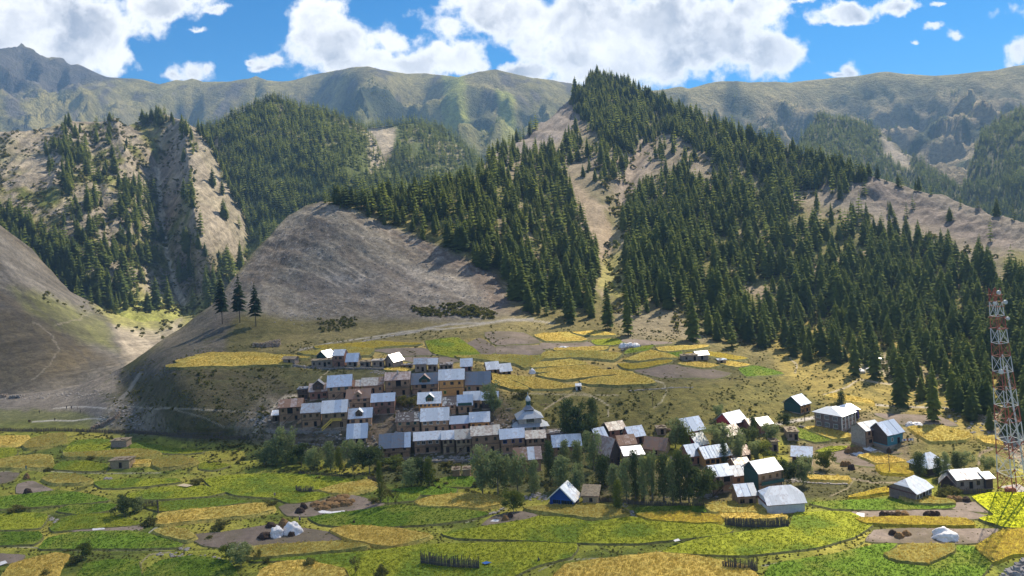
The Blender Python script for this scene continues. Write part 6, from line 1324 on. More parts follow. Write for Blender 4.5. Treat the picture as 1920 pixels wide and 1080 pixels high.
# ---- mosque with stacked roofs
b_ = S1.p(996, 812); mpp = b_.y / FPX; t = empty('mosque', b_, R(6)); tag(t, 'small village mosque with three stacked grey roofs and a green and white turret', 'mosque')
def frus(name, x0, y0, z0, x1, y1, z1, mat, par, curve=0):
    q = MB(); k = 4; cs = []
    for i in range(k + 1):
        f = i / k; s = (1 - f) ** (1 + curve); xx = x1 + (x0 - x1) * s; yy_ = y1 + (y0 - y1) * s; cs.append((xx, yy_, z0 + (z1 - z0) * f))
    for (a0, b0, c0), (a1, b1, c1) in zip(cs[:-1], cs[1:]):
        for s in range(4):
            P0 = [(-a0, -b0), (a0, -b0), (a0, b0), (-a0, b0)]; P1 = [(-a1, -b1), (a1, -b1), (a1, b1), (-a1, b1)]; j = (s + 1) % 4
            q.quad((*P0[s], c0), (*P0[j], c0), (*P1[j], c1), (*P1[s], c1))
    o = q.build(name, mat, par); o.location = (0, 4.5, 0); return o
a = MB(); a.box(-5.6, 5.6, 0, 9, -2.5, 2.2); a.build('wall', WM['plaster'], t)
ro = frus('roof', 6.6, 5.6, 2.1, 4.3, 3.6, 3.0, RM['grey'], t)
a = MB(); a.box(-4.1, 4.1, 1.1, 7.9, 2.9, 4.9); a.build('upper_wall', WM['plaster'], t)
add_window(t, 0, 3.4, 2.6, 1.2, 'green', 1.1); add_window(t, -2.6, .6, 1., 1.1, 'green', 0.); add_window(t, 1.2, .6, 1., 1.1, 'green', 0.); add_window(t, 3.6, .6, 1., 1.1, 'wood', 0.)
frus('upper_roof', 4.9, 4.2, 4.8, 1.7, 1.5, 7.0, RM['grey'], t)
a = MB(); a.box(-1.6, 1.6, 3.1, 5.9, 6.9, 7.4); a.build('lantern_wall', WM['dark'], t)
frus('spire_roof', 1.95, 1.8, 7.3, .7, .7, 9.0, RM['dark'], t, .9)
a = MB(); a.lathe([(.85, 8.9), (.85, 10.1), (1.0, 10.15), (.85, 10.3)], 10, (0, 4.5)); a.build('turret', WM['green'], t)
a = MB(); a.lathe([(.86, 10.3), (.95, 10.9), (.75, 11.5), (.35, 12.0), (.1, 12.3), (.07, 13.4), (.0, 13.5)], 12, (0, 4.5)); a.build('dome', FRAME['white'], t)
H(979,996,800,803,810,'white','red','small red annex with white roof in front of the mosque', 6, 'shed', d=2.5, nwin=1, storeys=1, name='annex', cat='annex', door=False)

# ---- lattice mast
bx = float(S1.Y(1903, 921)); b_ = S1.p(1903, 921); mpp = b_.y / FPX; t = empty('lattice_mast', b_, R(12)); tag(t, 'tall red and white lattice radio mast at the right edge', 'mast'); t.rotation_euler = (0, R(-3.0), R(6))
BY = [922.6,889.5,856,827,792,763,732,701,672,648,621,598,572,547]; Z = [(922.6 - y) * mpp * 1.02 for y in BY]; ztop = Z[-1]
hw = lambda z: (19.5 * (1 - z / ztop) ** 1.0 + 6.5 * (z / ztop)) * mpp * .98
for i in range(13):
    z0, z1 = Z[i], Z[i + 1]; red = i % 2 == 0; mat = STEELR if red else STEELW; a0, a1 = hw(z0), hw(z1); th = .17 if i < 5 else .13; sec = MB()
    C0 = [(-a0, -a0, z0), (a0, -a0, z0), (a0, a0, z0), (-a0, a0, z0)]; C1 = [(-a1, -a1, z1), (a1, -a1, z1), (a1, a1, z1), (-a1, a1, z1)]
    for s in range(4): MB().bar(C0[s], C1[s], th * 1.2).build('leg', mat, t)
    so = t; br_ = MB()
    for s in range(4): j = (s + 1) % 4; br_.bar(C0[s], C1[j], th * .6); br_.bar(C0[j], C1[s], th * .6); br_.bar(C0[s], C0[j], th * .6)
    br_.build('brace', mat, so)
a = MB(); a.bar((hw(0) * .55, -hw(0) - .1, 0), (hw(ztop) * .5, -hw(ztop) - .1, ztop * .62), .45, .18); a.build('cable_ladder', STEELW, t)
for (zf, sx, r_) in ((.60, -1, .7), (.93, 1, .6), (.93, -1, .5), (.85, 1, .5), (.98, 0, .6)):
    a = MB(); z = ztop * zf; x = sx * (hw(z) + .5); a.cone((x, -hw(z) - .4, z), (x, -hw(z) - .75, z), r_, r_ * .9, 12).bar((x, -hw(z) - .3, z), (sx * hw(z), -hw(z), z), .12); a.build('antenna', STEELW, t)
a = MB()
for i in range(4): z = ztop * (.8 + .055 * i); q = hw(z) + .35; a.box(-q, q, -q, -q + .15, z, z + .15).box(-q, q, q - .15, q, z, z + .15)
a.build('platform', STEELR, t)
a = MB(); a.box(-4.2, 4.2, -4.2, 4.2, -1.2, .05); a.build('plinth', CONC, t)
b2 = S1.p(1898, 926); a = MB(); a.box(-1.2, 1.2, 0, 1.4, 0, 1.3).box(-.9, .9, .1, 1.3, 1.3, 1.5); o = a.build('generator_box', STEELR); o.location = b2; tag(o, 'red equipment box at the foot of the mast', 'generator')
# ------------------------------------------------------------------ fences, walls, tarps, haystacks, people, animals
STAKE = plain('grey stake wood', (.10,.085,.075), .9, var=.6, scale=3)
def fence(line, h, label, dens=1.0, name='stake_fence', mat=None, seed=0):
    rg = random.Random(seed); P = []
    for (a, b_) in zip(line[:-1], line[1:]):
        p0, p1 = S1.p(*a), S1.p(*b_); n = max(2, int((p1 - p0).length / (.28 / dens)))
        for i in range(n):
            t_ = i / n; P.append(S1.p(a[0] + (b_[0] - a[0]) * t_, a[1] + (b_[1] - a[1]) * t_))
    org = P[0].copy(); t = empty(name, org); tag(t, label, 'fence'); st = MB()
    for p in P:
        q = p - org; hh = h * rg.uniform(.65, 1.15); dx = rg.uniform(-.12, .12); r_ = rg.uniform(.09, .15); st.hexa([(q.x - r_, q.y - .06, q.z - .3), (q.x + r_, q.y - .06, q.z - .3), (q.x + r_, q.y + .06, q.z - .3), (q.x - r_, q.y + .06, q.z - .3), (q.x + dx - r_ * .6, q.y - .04, q.z + hh), (q.x + dx + r_ * .6, q.y - .04, q.z + hh), (q.x + dx + r_ * .6, q.y + .04, q.z + hh * .97), (q.x + dx - r_ * .6, q.y + .04, q.z + hh * .97)])
    s = st.build('stake', mat or STAKE, t); s['kind'] = 'stuff'
    rl = MB(); k = max(1, len(P) // 14)
    for i in range(0, len(P) - k, k):
        for zz in (.35, .75): rl.bar(P[i] - org + Vector((0, -.12, h * zz)), P[min(i + k, len(P) - 1)] - org + Vector((0, -.12, h * zz)), .07)
    rl.build('rail', mat or TIMBER, t)
    return t
fence([(-20,808),(120,809),(250,812),(360,822),(470,824)], 1.5, 'long dark stake fence along the back of the left fields', .8, seed=1)
fence([(789,1058),(800,1060),(850,1066),(900,1068)], 3.0, 'tall grey stake fence standing in the bean field, bottom centre', 1.4, seed=2)
fence([(1360,984),(1395,988),(1440,988),(1480,987)], 2.2, 'long wattle fence of split stakes in front of the white walled house', 1.4, seed=3)
fence([(1356,1068),(1390,1072),(1422,1070)], 2.6, 'dark stake fence at the bottom edge right of centre', 1.3, seed=4)
fence([(555,922),(565,925),(588,923)], 2.0, 'short stake pen between two bright fields left of centre', 1.5, seed=5)
fence([(1124,940),(1200,947),(1317,951),(1360,948)], 1.3, 'low stake fence in the shade below the poplar row', .9, seed=6)
fence([(255,958),(275,952),(296,950),(297,964)], 2.0, 'broken leaning fence beside a bush among the left fields', .9, seed=7)
fence([(332,815),(380,812),(420,814)], 2.0, 'patched board fence below the slope left of the village', .8, seed=8)
fence([(560,889),(640,893),(690,890)], 1.0, 'low fence at the foot of the thicket', .6, seed=9)
fence([(1806,926),(1850,926)], 1.4, 'short stake fence right of the dark bush by the long shed', 1.2, seed=10)
fence([(690,901),(712,905)], 1.8, 'short fence left of the slim poplar', 1.2, seed=11)
STONES = [crown for crown in ()]
def rockmesh(seed, n=1, flat=.6):
    bm = bmesh.new(); bmesh.ops.create_icosphere(bm, subdivisions=2, radius=1); rg = random.Random(seed)
    for v in bm.verts:
        p = v.co; k = float(fbm(np.array([p.x * 1.3 + seed]), np.array([p.y * 1.3 + p.z]), 3, seed)[0]); v.co = p * (1 + .38 * k); v.co.z *= flat
    me = bpy.data.meshes.new('rock'); bm.to_mesh(me); bm.free(); return me
ROCK = plain('grey stone', (.27,.245,.23), .9, var=.5, scale=2, bd=.1)
RK = []
for s in range(3): me = rockmesh(s + 3); me.materials.append(ROCK); RK.append(me)
RK_COLL = kit_collection('stone kind', RK)
rgq = np.random.default_rng(5); pts = []
def strew(line, n, wd): 
    for i in range(n):
        k = rgq.integers(0, len(line) - 1); t_ = rgq.random(); pts.append((line[k][0] + (line[k+1][0] - line[k][0]) * t_ + rgq.normal() * wd, line[k][1] + (line[k+1][1] - line[k][1]) * t_ + rgq.normal() * wd * .4))
strew([(525,688),(560,687),(600,690),(720,693)], 160, 2); strew([(715,862),(850,858),(900,860)], 160, 8); strew([(1560,805),(1610,818),(1650,835)], 70, 6); strew([(600,812),(690,838)], 60, 8); strew([(990,935),(1010,925),(1020,940)], 60, 5)
strew([(1480,900),(1500,900),(1530,890)], 60, 6); strew([(90,970),(125,985)], 40, 4); strew([(195,897),(210,898)], 20, 2); strew([(1160,940),(1190,975)], 50, 5); strew([(1250,930),(1300,925),(1330,930)], 80, 6); strew([(480,790),(530,770)], 120, 10); strew([(190,800),(230,760),(270,800)], 160, 10)
strew([(700,700),(760,700)], 60, 4); strew([(600,745),(760,770),(900,800),(1000,800)], 300, 14); strew([(540,600),(700,560),(900,560)], 260, 22); strew([(0,750),(100,740),(200,740)], 120, 8)
strew([(180,998),(300,1020),(350,1030)], 60, 3); strew([(1040,640),(1160,640)], 30, 4); strew([(300,1040),(400,1045)], 30, 6); strew([(1720,740),(1900,840)], 120, 14)
for _ in range(1500):
    a = (rgq.uniform(420, 970), rgq.uniform(385, 600))
    if polydist(np.array([a[0]]), np.array([a[1]]), SCREE)[0] > 4: pts.append(a)
pts = np.array(pts); P = S1.pos(pts[:, 0], pts[:, 1]); s_ = rgq.uniform(.15, .55, len(P)); scatter('loose_stones', P, s_, s_ * 1.2, RK_COLL, 3, 'loose grey stones along banks, walls and the foot of the scree', 'stones')
def stone_wall(line, h, wd, label):
    P = []
    for (a, b_) in zip(line[:-1], line[1:]):
        n = max(2, int(abs(b_[0] - a[0]) / 2.2))
        for i in range(n): P.append(S1.p(a[0] + (b_[0] - a[0]) * i / n, a[1] + (b_[1] - a[1]) * i / n))
    org = P[0].copy(); q = MB(); rg = random.Random(int(line[0][0]))
    for p in P:
        for k in range(max(1, int(h / .45))):
            c = p - org + Vector((rg.uniform(-.25, .25), rg.uniform(-wd, wd) / 2, .45 * k - .1)); r_ = rg.uniform(.25, .42); q.hexa([c + Vector((x * r_ * rg.uniform(.8, 1.1), y * r_, z * r_ * .8)) for z in (-1, 1) for x, y in ((-1, -1), (1, -1), (1, 1), (-1, 1))])
    o = q.build('stone_wall', ROCK if h < 2 else WM['stone']); o.location = org; tag(o, label, 'wall')
stone_wall([(475,652),(500,651),(526,649)], 2.6, 1.5, 'ruined stone walls above the golden field strips'); stone_wall([(500,652),(512,648),(527,645)], 3.2, 1.0, 'taller remnant of the ruin above the golden strips')
stone_wall([(511,683),(530,686),(600,690),(640,692)], .9, .8, 'low dry stone wall in front of the upper sheds'); stone_wall([(640,692),(735,696)], .9, .8, 'dry stone wall running right below the upper sheds')
stone_wall([(1500,800),(1530,808),(1550,812)], 1.2, .6, 'stone retaining wall below the school'); stone_wall([(880,969),(930,962),(946,952)], .8, .6, 'curving stone edge of the terrace left of the blue store')
stone_wall([(172,806),(195,798),(215,786),(225,776)], 2.0, 1.0, 'broken stone ruins climbing the foot of the bare hill'); stone_wall([(0,745),(14,744)], 2.2, 1.5, 'stone ruin at the far left edge of the gravel flat'); stone_wall([(18,747),(40,746)], 1.8, 1.5, 'second stone ruin beside the gravel flat')
stone_wall([(1165,655),(1180,652),(1202,650)], 1.4, 2.0, 'rubble wall beneath the long white plastic sheet')

for (ln, h_, lb) in (([(700,820),(712,850),(716,864)],1.2,'rough stone wall at the left end of the long blue roofed house'), ([(500,808),(560,812),(640,812)],.9,'dry stone terrace wall below the leftmost houses'), ([(560,830),(620,836),(690,846)],.8,'lower dry stone terrace wall above the thicket'), ([(716,868),(800,866),(880,864)],1.3,'rubble terrace wall below the joined front row'),
   ([(742,812),(760,815),(785,812)],.9,'stone wall between the weathered roof and the long blue one'), ([(905,800),(930,806),(960,810)],.8,'stone edge left of the mosque'), ([(1260,860),(1290,880),(1330,905)],.9,'stone wall behind the poplar row'), ([(1480,900),(1520,905),(1590,908)],.8,'stone terrace edge right of the green gabled house'), ([(1180,735),(1230,730),(1300,728)],.6,'thin stone line along the brink of the bare plateau plot')):
    stone_wall(ln, h_, .7, lb)
PLK = plain('grey planks', (.30,.25,.20), .85, var=.5, scale=3)
rgp = random.Random(44)
for (x, y, lb) in ((500,797,'plank pile beside the annex at the far left of the village'), (532,800,'loose poles below the streaked roof house'), (590,812,'timber pile below the grey roofed house'), (718,800,'poles leaning beside the narrow yard above the long blue roof'), (738,790,'long poles across the yard left of the weathered roof'), (862,868,'timber pile under the joined front row'), (905,872,'broken boards under the tall beige roofed house'), (942,862,'crossed poles leaning by the pale blue roof below the mosque'), (1030,865,'branch pile in front of the bright white roof'), (1148,880,'boards under the dark wooden gable'), (1230,872,'fallen timbers before the brown roofed house'), (1270,925,'heap of pale boards between the poplar stems'), (1300,918,'heap of poles behind the round dark tree'), (1380,930,'board pile left of the two tone blue roof'), (1430,930,'scrap boards behind the white walled house'), (1485,895,'stacked planks right of the green gabled house'), (1252,808,'scattered boards by the ruined hut on the bank'), (958,770,'long pole shed ruin above the mosque'), (1020,762,'fallen pole on the bank above the mosque'), (1560,812,'sand and boards heaped below the school')):
    b_ = S1.p(x, y); q = MB()
    for i in range(rgp.randint(6, 12)):
        a = rgp.uniform(-.5, .5) + (1.2 if rgp.random() < .2 else 0); L_ = rgp.uniform(1.2, 3.2); c = Vector((rgp.uniform(-1.2, 1.2), rgp.uniform(-.6, .6), .12 + i * .07)); d = Vector((math.cos(a), math.sin(a), rgp.uniform(-.12, .25))) * L_ / 2; q.bar(c - d, c + d, .2, .08)
    o = q.build('timber_pile', PLK if rgp.random() < .6 else TIMBER); o.location = b_; tag(o, lb, 'timber')
def heap(name, px, py, wpx, hpx, mat, label, cat, seed=1, lumps=1, rz=0., lift=0):
    b_ = S1.p(px, py); mpp = b_.y / FPX; W_, H_ = wpx * mpp, hpx * mpp; bm = bmesh.new(); rg = random.Random(seed)
    for l in range(lumps):
        g = bmesh.ops.create_icosphere(bm, subdivisions=4, radius=1); ox = (l - (lumps - 1) / 2) * W_ / (lumps + .6); k = W_ / lumps * (.62 if lumps > 1 else .5)
        for v in g['verts']:
            c = v.co.copy(); nn = float(fbm(np.array([c.x * 2 + l * 5 + seed]), np.array([c.y * 2 + c.z * 2]), 4, seed)[0]); c = c * (1 + .30 * nn + .05 * math.sin(math.atan2(c.y, c.x) * 13 + nn * 6) * max(0, 1 - abs(c.z - .3))); c.z = max(c.z, -.12)
            fl = 1 + .35 * max(0, .25 - c.z); hh = H_ * (1 - .25 * rg.random() * 0) * (1 - .3 * ((l * 7) % 3) / 3); v.co = Vector((c.x * k * fl + ox, c.y * min(k, W_ * .45) * fl, c.z * hh))
    me = bpy.data.meshes.new(name); bm.to_mesh(me); bm.free(); me.polygons.foreach_set('use_smooth', [True] * len(me.polygons)); me.materials.append(mat); o = link(bpy.data.objects.new(name, me)); o.location = b_ + Vector((0, 0, lift)); o.rotation_euler = (0, 0, rz); tag(o, label, cat); return o
heap('covered_haystack', 520, 1005, 27, 17, CLOTHW, 'hay heap under white sheeting, left of the two on the bare plot', 'haystack', 1, lift=.3)
heap('covered_haystack', 549, 1000, 32, 19, CLOTHW, 'hay heap under white sheeting, right of the two on the bare plot', 'haystack', 2, lift=.3)
heap('haystack', 532, 987, 19, 12, HAY, 'brown uncovered haystack behind the two white covered ones', 'haystack', 3, lift=.2)
heap('dark_heap', 508, 989, 18, 8, DHAY, 'dark heap left of the brown haystack', 'heap', 4, lift=.2); heap('dark_heap', 497, 1009, 24, 10, DHAY, 'dark heap at the left front of the white covered hay', 'heap', 5, lift=.2); heap('dark_heap', 547, 1005, 14, 8, DHAY, 'small dark heap in front of the right white covered hay', 'heap', 6, lift=.2)
heap('dark_heap', 569, 956, 13, 12, DHAY, 'pointed dark heap behind, beside the threshing ground', 'heap', 7, lift=.2); heap('dark_heap', 563, 962, 18, 9, DHAY, 'low dark heap in front, beside the threshing ground', 'heap', 8, lift=.2)
for i, (x, y, w_, h_, lb) in enumerate([(598,948,34,7,'left part of the straw spread on the threshing ground'), (632,942,40,9,'big central heap of the straw spread'), (622,950,36,8,'front lump of the straw spread'), (648,948,24,8,'right lump of the straw spread'), (605,955,30,6,'low front edge of the straw spread'), (655,942,22,6,'far right edge of the straw spread'), (642,934,26,6,'back lump of the straw spread')]): heap('straw_heap', x, y, w_, h_, HAY, lb, 'straw', 20 + i, 2, lift=.2)
heap('covered_haystack', 1772, 1010, 42, 17, CLOTHW, 'long hay heap under a white sheet on the bare plot at lower right', 'haystack', 9, 1, lift=.3)
for i, (x, y, w_, n_, lb) in enumerate([(1686,1008,16,1,'brown heap in the middle of the three beside the white covered hay'), (1674,1003,14,1,'brown heap left of the three beside the white covered hay'), (1700,1004,16,1,'brown heap right of the three beside the white covered hay'),
    (1665,968,34,3,'row of brown sheaves on the strip behind the olive field'), (1690,967,26,2,'second row of brown sheaves on the strip behind the olive field'), (1748,967,32,3,'right hand row of brown sheaves on the strip'), (1790,940,34,3,'three sheaf stacks on the earth plot below the long shed'), (1812,941,16,1,'single sheaf stack right of the three below the long shed'),
    (1586,874,20,3,'cluster of brown heaps on the plot right of the village'), (1597,880,12,1,'single brown heap below the cluster right of the village'), (1602,847,36,3,'long low straw heap by the white sheets on the right plot'), (1667,850,8,1,'tiny dark heap beside the pole on the right plot'),
    (948,976,12,1,'brown heap beside the small white sheet left of centre'), (957,971,10,1,'dark sheaf behind the brown heap left of centre'), (50,898,10,1,'tiny brown heap on the leftmost earth plot'), (52,926,14,1,'small brown heap on the curved earth plot at far left')]): heap('sheaf_heap', x, y, w_, 9, HAY if i % 2 == 0 else DHAY, lb, 'haystack', 40 + i, n_, lift=.2)
heap('covered_haystack', 998, 698, 12, 8, CLOTHW, 'little white covered haystack on the dry plateau grass', 'haystack', 10, lift=.1); heap('covered_haystack', 1057, 654, 18, 4, CLOTHW, 'low white sheet on the grey plateau plot', 'haystack', 11, lift=.2)
heap('white_sheet', 1180, 650, 40, 8, CLOTHW, 'long white plastic sheet over rubble at the plateau edge', 'sheet', 12, 3, lift=.2); heap('white_tent', 1714, 800, 30, 8, CLOTHW, 'pile of white wool spread on the bare plot beside the turquoise house', 'sheet', 13, 2, lift=.2)
heap('white_tent', 1612, 698, 20, 7, CLOTHW, 'white tent on the sunlit forest slope', 'tent', 14, lift=0); heap('white_tent', 1632, 693, 16, 5, CLOTHW, 'smaller white tent behind on the sunlit forest slope', 'tent', 15, lift=0)
def sheet_on(name, pl, mat, label, lift=.25, cat='sheet'):
    P = [S1.p(*p) + Vector((0, 0, lift + .04 * ((i * 3) % 4))) for i, p in enumerate(pl)]; org = P[0].copy(); q = MB(); q.quad(*[p - org for p in P]); q.quad(*[p - org - Vector((0, 0, .06)) for p in P][::-1])
    n = len(P)
    for i in range(n): a, c = P[i] - org, P[(i + 1) % n] - org; z = Vector((0, 0, .06)); q.quad(a - z, c - z, c, a)
    o = q.build(name, mat); o.location = org; tag(o, label, cat)
CREAM = plain('cream grain on cloth', (.62,.50,.34), .9, var=.2)
sheet_on('white_cloth', [(596,961),(604,959),(622,961),(646,958),(648,964),(628,965),(600,964)], CLOTHW, 'white cloth along the front of the straw heaps')
sheet_on('white_cloth', [(172,993),(176,991),(196,992),(197,994),(174,996)], CLOTHW, 'narrow white cloth on the thin earth strip at left'); sheet_on('white_cloth', [(0,1055),(10,1053),(14,1057),(0,1062)], CLOTHW, 'white cloth at the left edge of the picture')
sheet_on('white_cloth', [(1604,969),(1607,963),(1621,964),(1621,971)], CLOTHW, 'small white cloth at the corner of the earth strip'); sheet_on('white_cloth', [(919,979),(925,976),(937,976),(934,980)], CLOTHW, 'small white cloth on the earth plot left of centre')
sheet_on('white_cloth', [(1594,850),(1612,848),(1624,853),(1606,856)], CLOTHW, 'white cloth in front on the right earth plot'); sheet_on('white_cloth', [(1614,842),(1630,839),(1644,845),(1632,848)], CLOTHW, 'white cloth behind on the right earth plot'); sheet_on('grain_cloth', [(1632,848),(1650,847),(1657,851),(1640,852)], CREAM, 'cream spread of grain beside the white cloths')
sheet_on('grain_cloth', [(332,914),(345,911),(362,914),(350,917)], CREAM, 'cream spread of grain in the left fields', .7); sheet_on('white_cloth', [(1263,1018),(1272,1016),(1276,1019),(1266,1021)], CLOTHW, 'scrap of white cloth on the field path right of centre', .7); sheet_on('blue_cloth', [(903,1060),(912,1058),(922,1060),(910,1063)], FRAME['blue'], 'blue cloth lying right of the tall stake fence', .7)
sheet_on('white_cloth', [(1594,815),(1604,812),(1612,817),(1600,820)], CLOTHW, 'white slab on the slope below the school', .4); sheet_on('white_cloth', [(1762,943),(1772,937),(1778,941),(1770,944)], CLOTHW, 'white sack heap left of the sheaf stacks', .4)

def pole(px, base, top_, label):
    b_ = S1.p(px, base); h = (base - top_) * b_.y / FPX; t = empty('utility_pole', b_); tag(t, label, 'pole'); a = MB(); a.cone((0, 0, -.5), (0, 0, h), .13, .08, 6); a.build('pole', TIMBER, t); a = MB(); a.box(-.5, .5, -.05, .05, h - .6, h - .5); a.build('cross_arm', TIMBER, t)
pole(1509, 790, 756, 'utility pole beside the road in front of the green house'); pole(1668, 888, 852, 'utility pole at the golden plot right of the village'); pole(1652, 838, 806, 'leaning pole before the timber house with grey gable'); pole(556, 812, 786, 'pole below the leftmost houses')
pole(1224, 760, 738, 'thin pole on the grassy bank')

# people and animals, small in the picture
SKIN = plain('skin', (.30,.18,.12), .7, var=.05); HAIR = plain('hair', (.02,.015,.012), .8)
def person(px, py, pose, cloth, label, rz=0., hair=None):
    b_ = S1.p(px, py); b_.z += .12; t = empty('person', b_, rz); tag(t, label, 'person')
    if pose == 'stand': J = [(0,0,.95),(0,.02,1.2),(0,.02,1.42),(0,0,1.62),(-.20,.02,1.38),(-.26,0,1.1),(-.24,-.12,.88),(.20,.02,1.38),(.27,0,1.1),(.24,-.12,.88),(-.10,0,.9),(-.11,-.02,.5),(-.12,.02,.06),(-.12,-.14,.03),(.10,0,.9),(.12,-.04,.5),(.13,.03,.06),(.13,-.13,.03)]
    elif pose == 'bend': J = [(0,.1,.92),(0,-.12,1.05),(0,-.32,1.08),(0,-.5,1.06),(-.19,-.3,1.04),(-.2,-.4,.75),(-.18,-.48,.5),(.19,-.3,1.04),(.2,-.4,.75),(.18,-.5,.48),(-.1,.1,.88),(-.12,.0,.48),(-.12,.05,.06),(-.12,-.1,.03),(.1,.1,.88),(.12,.02,.48),(.13,.06,.06),(.13,-.09,.03)]
    else: J = [(0,.15,.32),(0,.05,.58),(0,-.05,.8),(0,-.12,.98),(-.19,-.05,.76),(-.24,-.2,.55),(-.15,-.38,.42),(.19,-.05,.76),(.24,-.2,.55),(.15,-.38,.42),(-.12,.1,.3),(-.18,-.3,.5),(-.15,-.05,.07),(-.15,-.22,.03),(.12,.1,.3),(.18,-.3,.5),(.15,-.05,.07),(.15,-.22,.03)]
    E_ = [(0,1),(1,2),(2,3),(2,4),(4,5),(5,6),(2,7),(7,8),(8,9),(0,10),(10,11),(11,12),(12,13),(0,14),(14,15),(15,16),(16,17)]
    rad = [.15,.155,.12,.075,.085,.06,.045,.085,.06,.045,.12,.085,.055,.05,.12,.085,.055,.05]
    me = bpy.data.meshes.new('body'); me.from_pydata(J, E_, []); o = link(bpy.data.objects.new('body', me), t); sk = o.modifiers.new('skin', 'SKIN'); 
    for i, s in enumerate(me.skin_vertices[0].data if me.skin_vertices else []): s.radius = (rad[i], rad[i] * .8)
    if me.skin_vertices: me.skin_vertices[0].data[0].use_root = True
    o.modifiers.new('sub', 'SUBSURF').levels = 1; me.materials.append(cloth)
    hd = bmesh.new(); bmesh.ops.create_icosphere(hd, subdivisions=2, radius=.115)
    for v in hd.verts: v.co.z *= 1.2; v.co.y -= .02 if v.co.z < 0 else 0
    me = bpy.data.meshes.new('head'); hd.to_mesh(me); hd.free(); me.materials.append(SKIN); h_ = link(bpy.data.objects.new('head', me), t); h_.location = Vector(J[3]) + Vector((0, -.02, .1))
    hr = bmesh.new(); bmesh.ops.create_icosphere(hr, subdivisions=2, radius=.13)
    for v in list(hr.verts):
        if v.co.z < -.02 and v.co.y < .02: v.co *= .7
    me = bpy.data.meshes.new('hair'); hr.to_mesh(me); hr.free(); me.materials.append(hair or HAIR); q = link(bpy.data.objects.new('hair', me), t); q.location = Vector(J[3]) + Vector((0, .02, .14))
def cl(n, c): return plain(n, c, .9, var=.15)
person(515,932,'bend',cl('violet dress',(.20,.14,.30)),'person in violet clothes bending at the edge of the yellow green field',.6,cl('pale scarf',(.5,.5,.55)))
person(562,977,'squat',cl('purple dress',(.10,.06,.20)),'person in dark purple squatting beside the haystack',.3,cl('white scarf',(.6,.6,.62)))
person(664,982,'squat',cl('brown clothes',(.10,.05,.05)),'person in brown squatting at work in the green field',.2)
person(49,882,'stand',cl('teal clothes',(.03,.14,.20)),'person in teal standing on the path in the left fields',.5)
person(103,790,'stand',cl('dark clothes one',(.05,.05,.06)),'person standing by the thin post on the gravel flat',1.)
for i, (x, y) in enumerate([(125,768),(134,768),(145,769)]): person(x, y, 'stand', cl('dark clothes %d' % (i + 2), ((.06,.05,.07),(.04,.05,.08),(.09,.06,.05))[i]), ['leftmost of three people on the far gravel flat', 'middle one of three people on the far gravel flat', 'rightmost of three people on the far gravel flat'][i], i)
person(151,775,'stand',cl('black clothes',(.03,.03,.03)),'lone person in front of the three on the gravel flat',2.)
person(74,776,'stand',cl('grey clothes',(.06,.06,.07)),'person at the edge of the grey bank on the far left',1.)
person(971,705,'stand',cl('dark coat',(.04,.035,.04)),'dark clothed person at the corner of the ochre field below the joined white roofs',1.)
person(1010,1054,'squat',cl('slate clothes',(.07,.08,.11)),'person in slate grey crouching in the bean field at bottom centre',.5)
def beast(px, py, s, mat, label, rz=0., name='cow'):
    b_ = S1.p(px, py); t = empty(name, b_, rz); t.scale = (s, s, s); tag(t, label, name)
    J = [(.55,0,1.1),(0,0,1.08),(-.6,0,1.12),(-.95,0,1.3),(-1.25,0,1.2),(-1.45,0,1.05)]; E_ = [(0,1),(1,2),(2,3),(3,4),(4,5)]; rad = [.27,.33,.3,.17,.13,.08]
    for sy in (-.2, .2):
        k = len(J); J += [(-.62,sy,.75),(-.60,sy,.4),(-.62,sy,.03)]; E_ += [(2,k),(k,k+1),(k+1,k+2)]; rad += [.13,.07,.06]
        k = len(J); J += [(.6,sy,.8),(.72,sy,.45),(.64,sy,.03)]; E_ += [(0,k),(k,k+1),(k+1,k+2)]; rad += [.15,.08,.06]
    k = len(J); J += [(.88,0,1.1),(.92,0,.6)]; E_ += [(0,k),(k,k+1)]; rad += [.05,.03]
    me = bpy.data.meshes.new('body'); me.from_pydata(J, E_, []); o = link(bpy.data.objects.new('body', me), t); o.modifiers.new('skin', 'SKIN')
    if me.skin_vertices:
        for i, q in enumerate(me.skin_vertices[0].data): q.radius = (rad[i], rad[i] * 1.05)
        me.skin_vertices[0].data[1].use_root = True
    o.modifiers.new('sub', 'SUBSURF').levels = 1; me.materials.append(mat)
    a = MB()
    for sy in (-1, 1): a.cone((-1.22, sy * .08, 1.3), (-1.2, sy * .22, 1.45), .04, .015, 5)
    a.build('horn' if name == 'cow' else 'ear', mat, t)
BLK = plain('black hide', (.02,.018,.018), .7); BRN = plain('brown hide', (.10,.045,.03), .7)
beast(1143,693,1.,BLK,'black cow grazing on the dry plateau grass',.4); beast(55,793,1.,BRN,'brown horse standing by the left track on the gravel flat',2.6,'horse'); beast(1369,711,.6,BLK,'dark calf grazing at the plateau brink, left one',.3); beast(1378,711,.6,BLK,'dark calf grazing at the plateau brink, right one',2.8)

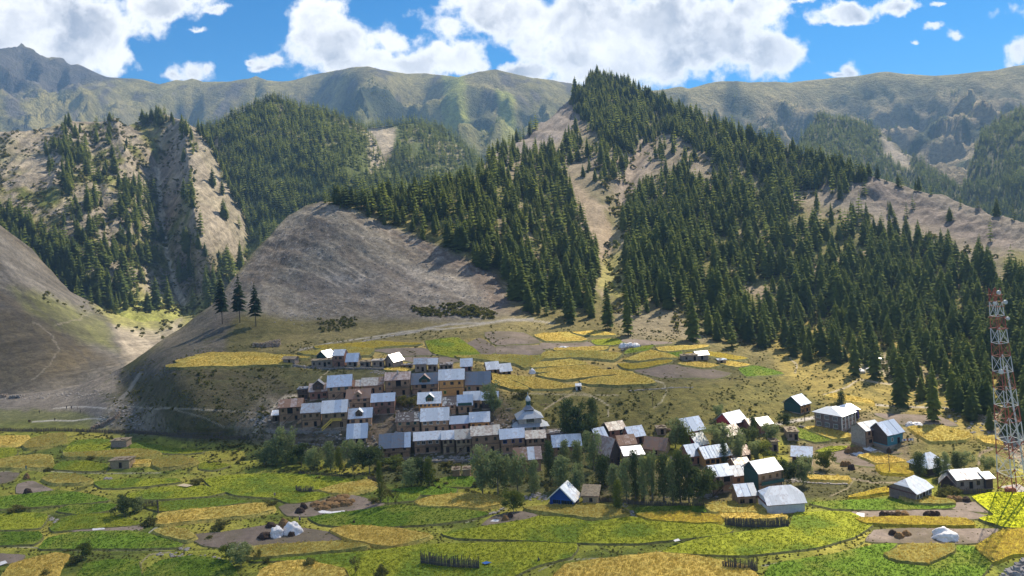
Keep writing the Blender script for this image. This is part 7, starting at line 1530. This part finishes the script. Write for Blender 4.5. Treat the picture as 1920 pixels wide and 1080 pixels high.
# washing line beside the turquoise house
b_ = S1.p(1690, 834); t = empty('washing_line', b_); tag(t, 'washing line with white and blue clothes beside the turquoise house', 'washing line'); a = MB(); a.cone((0, 0, -.3), (0, 0, 1.9), .05, .04, 5).cone((4.2, .4, -.3), (4.2, .4, 1.9), .05, .04, 5).bar((0, 0, 1.85), (4.2, .4, 1.85), .03); a.build('line', TIMBER, t)
for i in range(7):
    a = MB(); x = .3 + i * .56; a.box(x, x + .45, .02 + x * .095, .05 + x * .095, 1.0 + .12 * (i % 3), 1.83); a.build('hanging_cloth', [CLOTHW, FRAME['blue'], CLOTHW, STEELR][i % 4], t)
# stone-strewn shoulder of the viewpoint road, lower right corner
GRAV = plain('road gravel', (.34,.31,.30), .9, var=.6, scale=9); q = MB(); rgz = random.Random(9)
for i in range(1700):
    s = rgz.random(); Yd = 6.0 + rgz.random() * 2.5; pxx = 1850 + s * 130; pyy = 1092 - (pxx - 1850) * .62 + rgz.random() ** .7 * 110; u_, v_ = uv(pxx, pyy); c = Vector((float(u_) * Yd, Yd, CAMZ + float(v_) * Yd)); r_ = rgz.uniform(.005, .022)
    q.hexa([c + Vector((x * r_ * rgz.uniform(.6, 1.3), y * r_, z * r_ * rgz.uniform(.4, .9))) for z in (-1, 1) for x, y in ((-1, -1), (1, -1), (1, 1), (-1, 1))])
o = q.build('roadside_stones', GRAV); tag(o, 'blurred grey stones of the roadside at the lower right corner', 'stones', kind='stuff')
def cpt(px, py, Y): u_, v_ = uv(px, py); return (float(u_) * Y, Y, CAMZ + float(v_) * Y)
q = MB(); a_ = [cpt(1866,1104,8.6), cpt(1900,1064,8.6), cpt(1960,1026,8.6), cpt(2100,960,8.6)]; b2 = [(p[0], p[1] - 3, p[2] - .9) for p in a_]; c2 = [(p[0] + .1, p[1] + 2.5, p[2] - 6) for p in a_]
for i in range(3): q.quad(b2[i], b2[i+1], a_[i+1], a_[i]); q.quad(a_[i], a_[i+1], c2[i+1], c2[i])
tag(q.build('road_shoulder', GRAV), kind='structure')
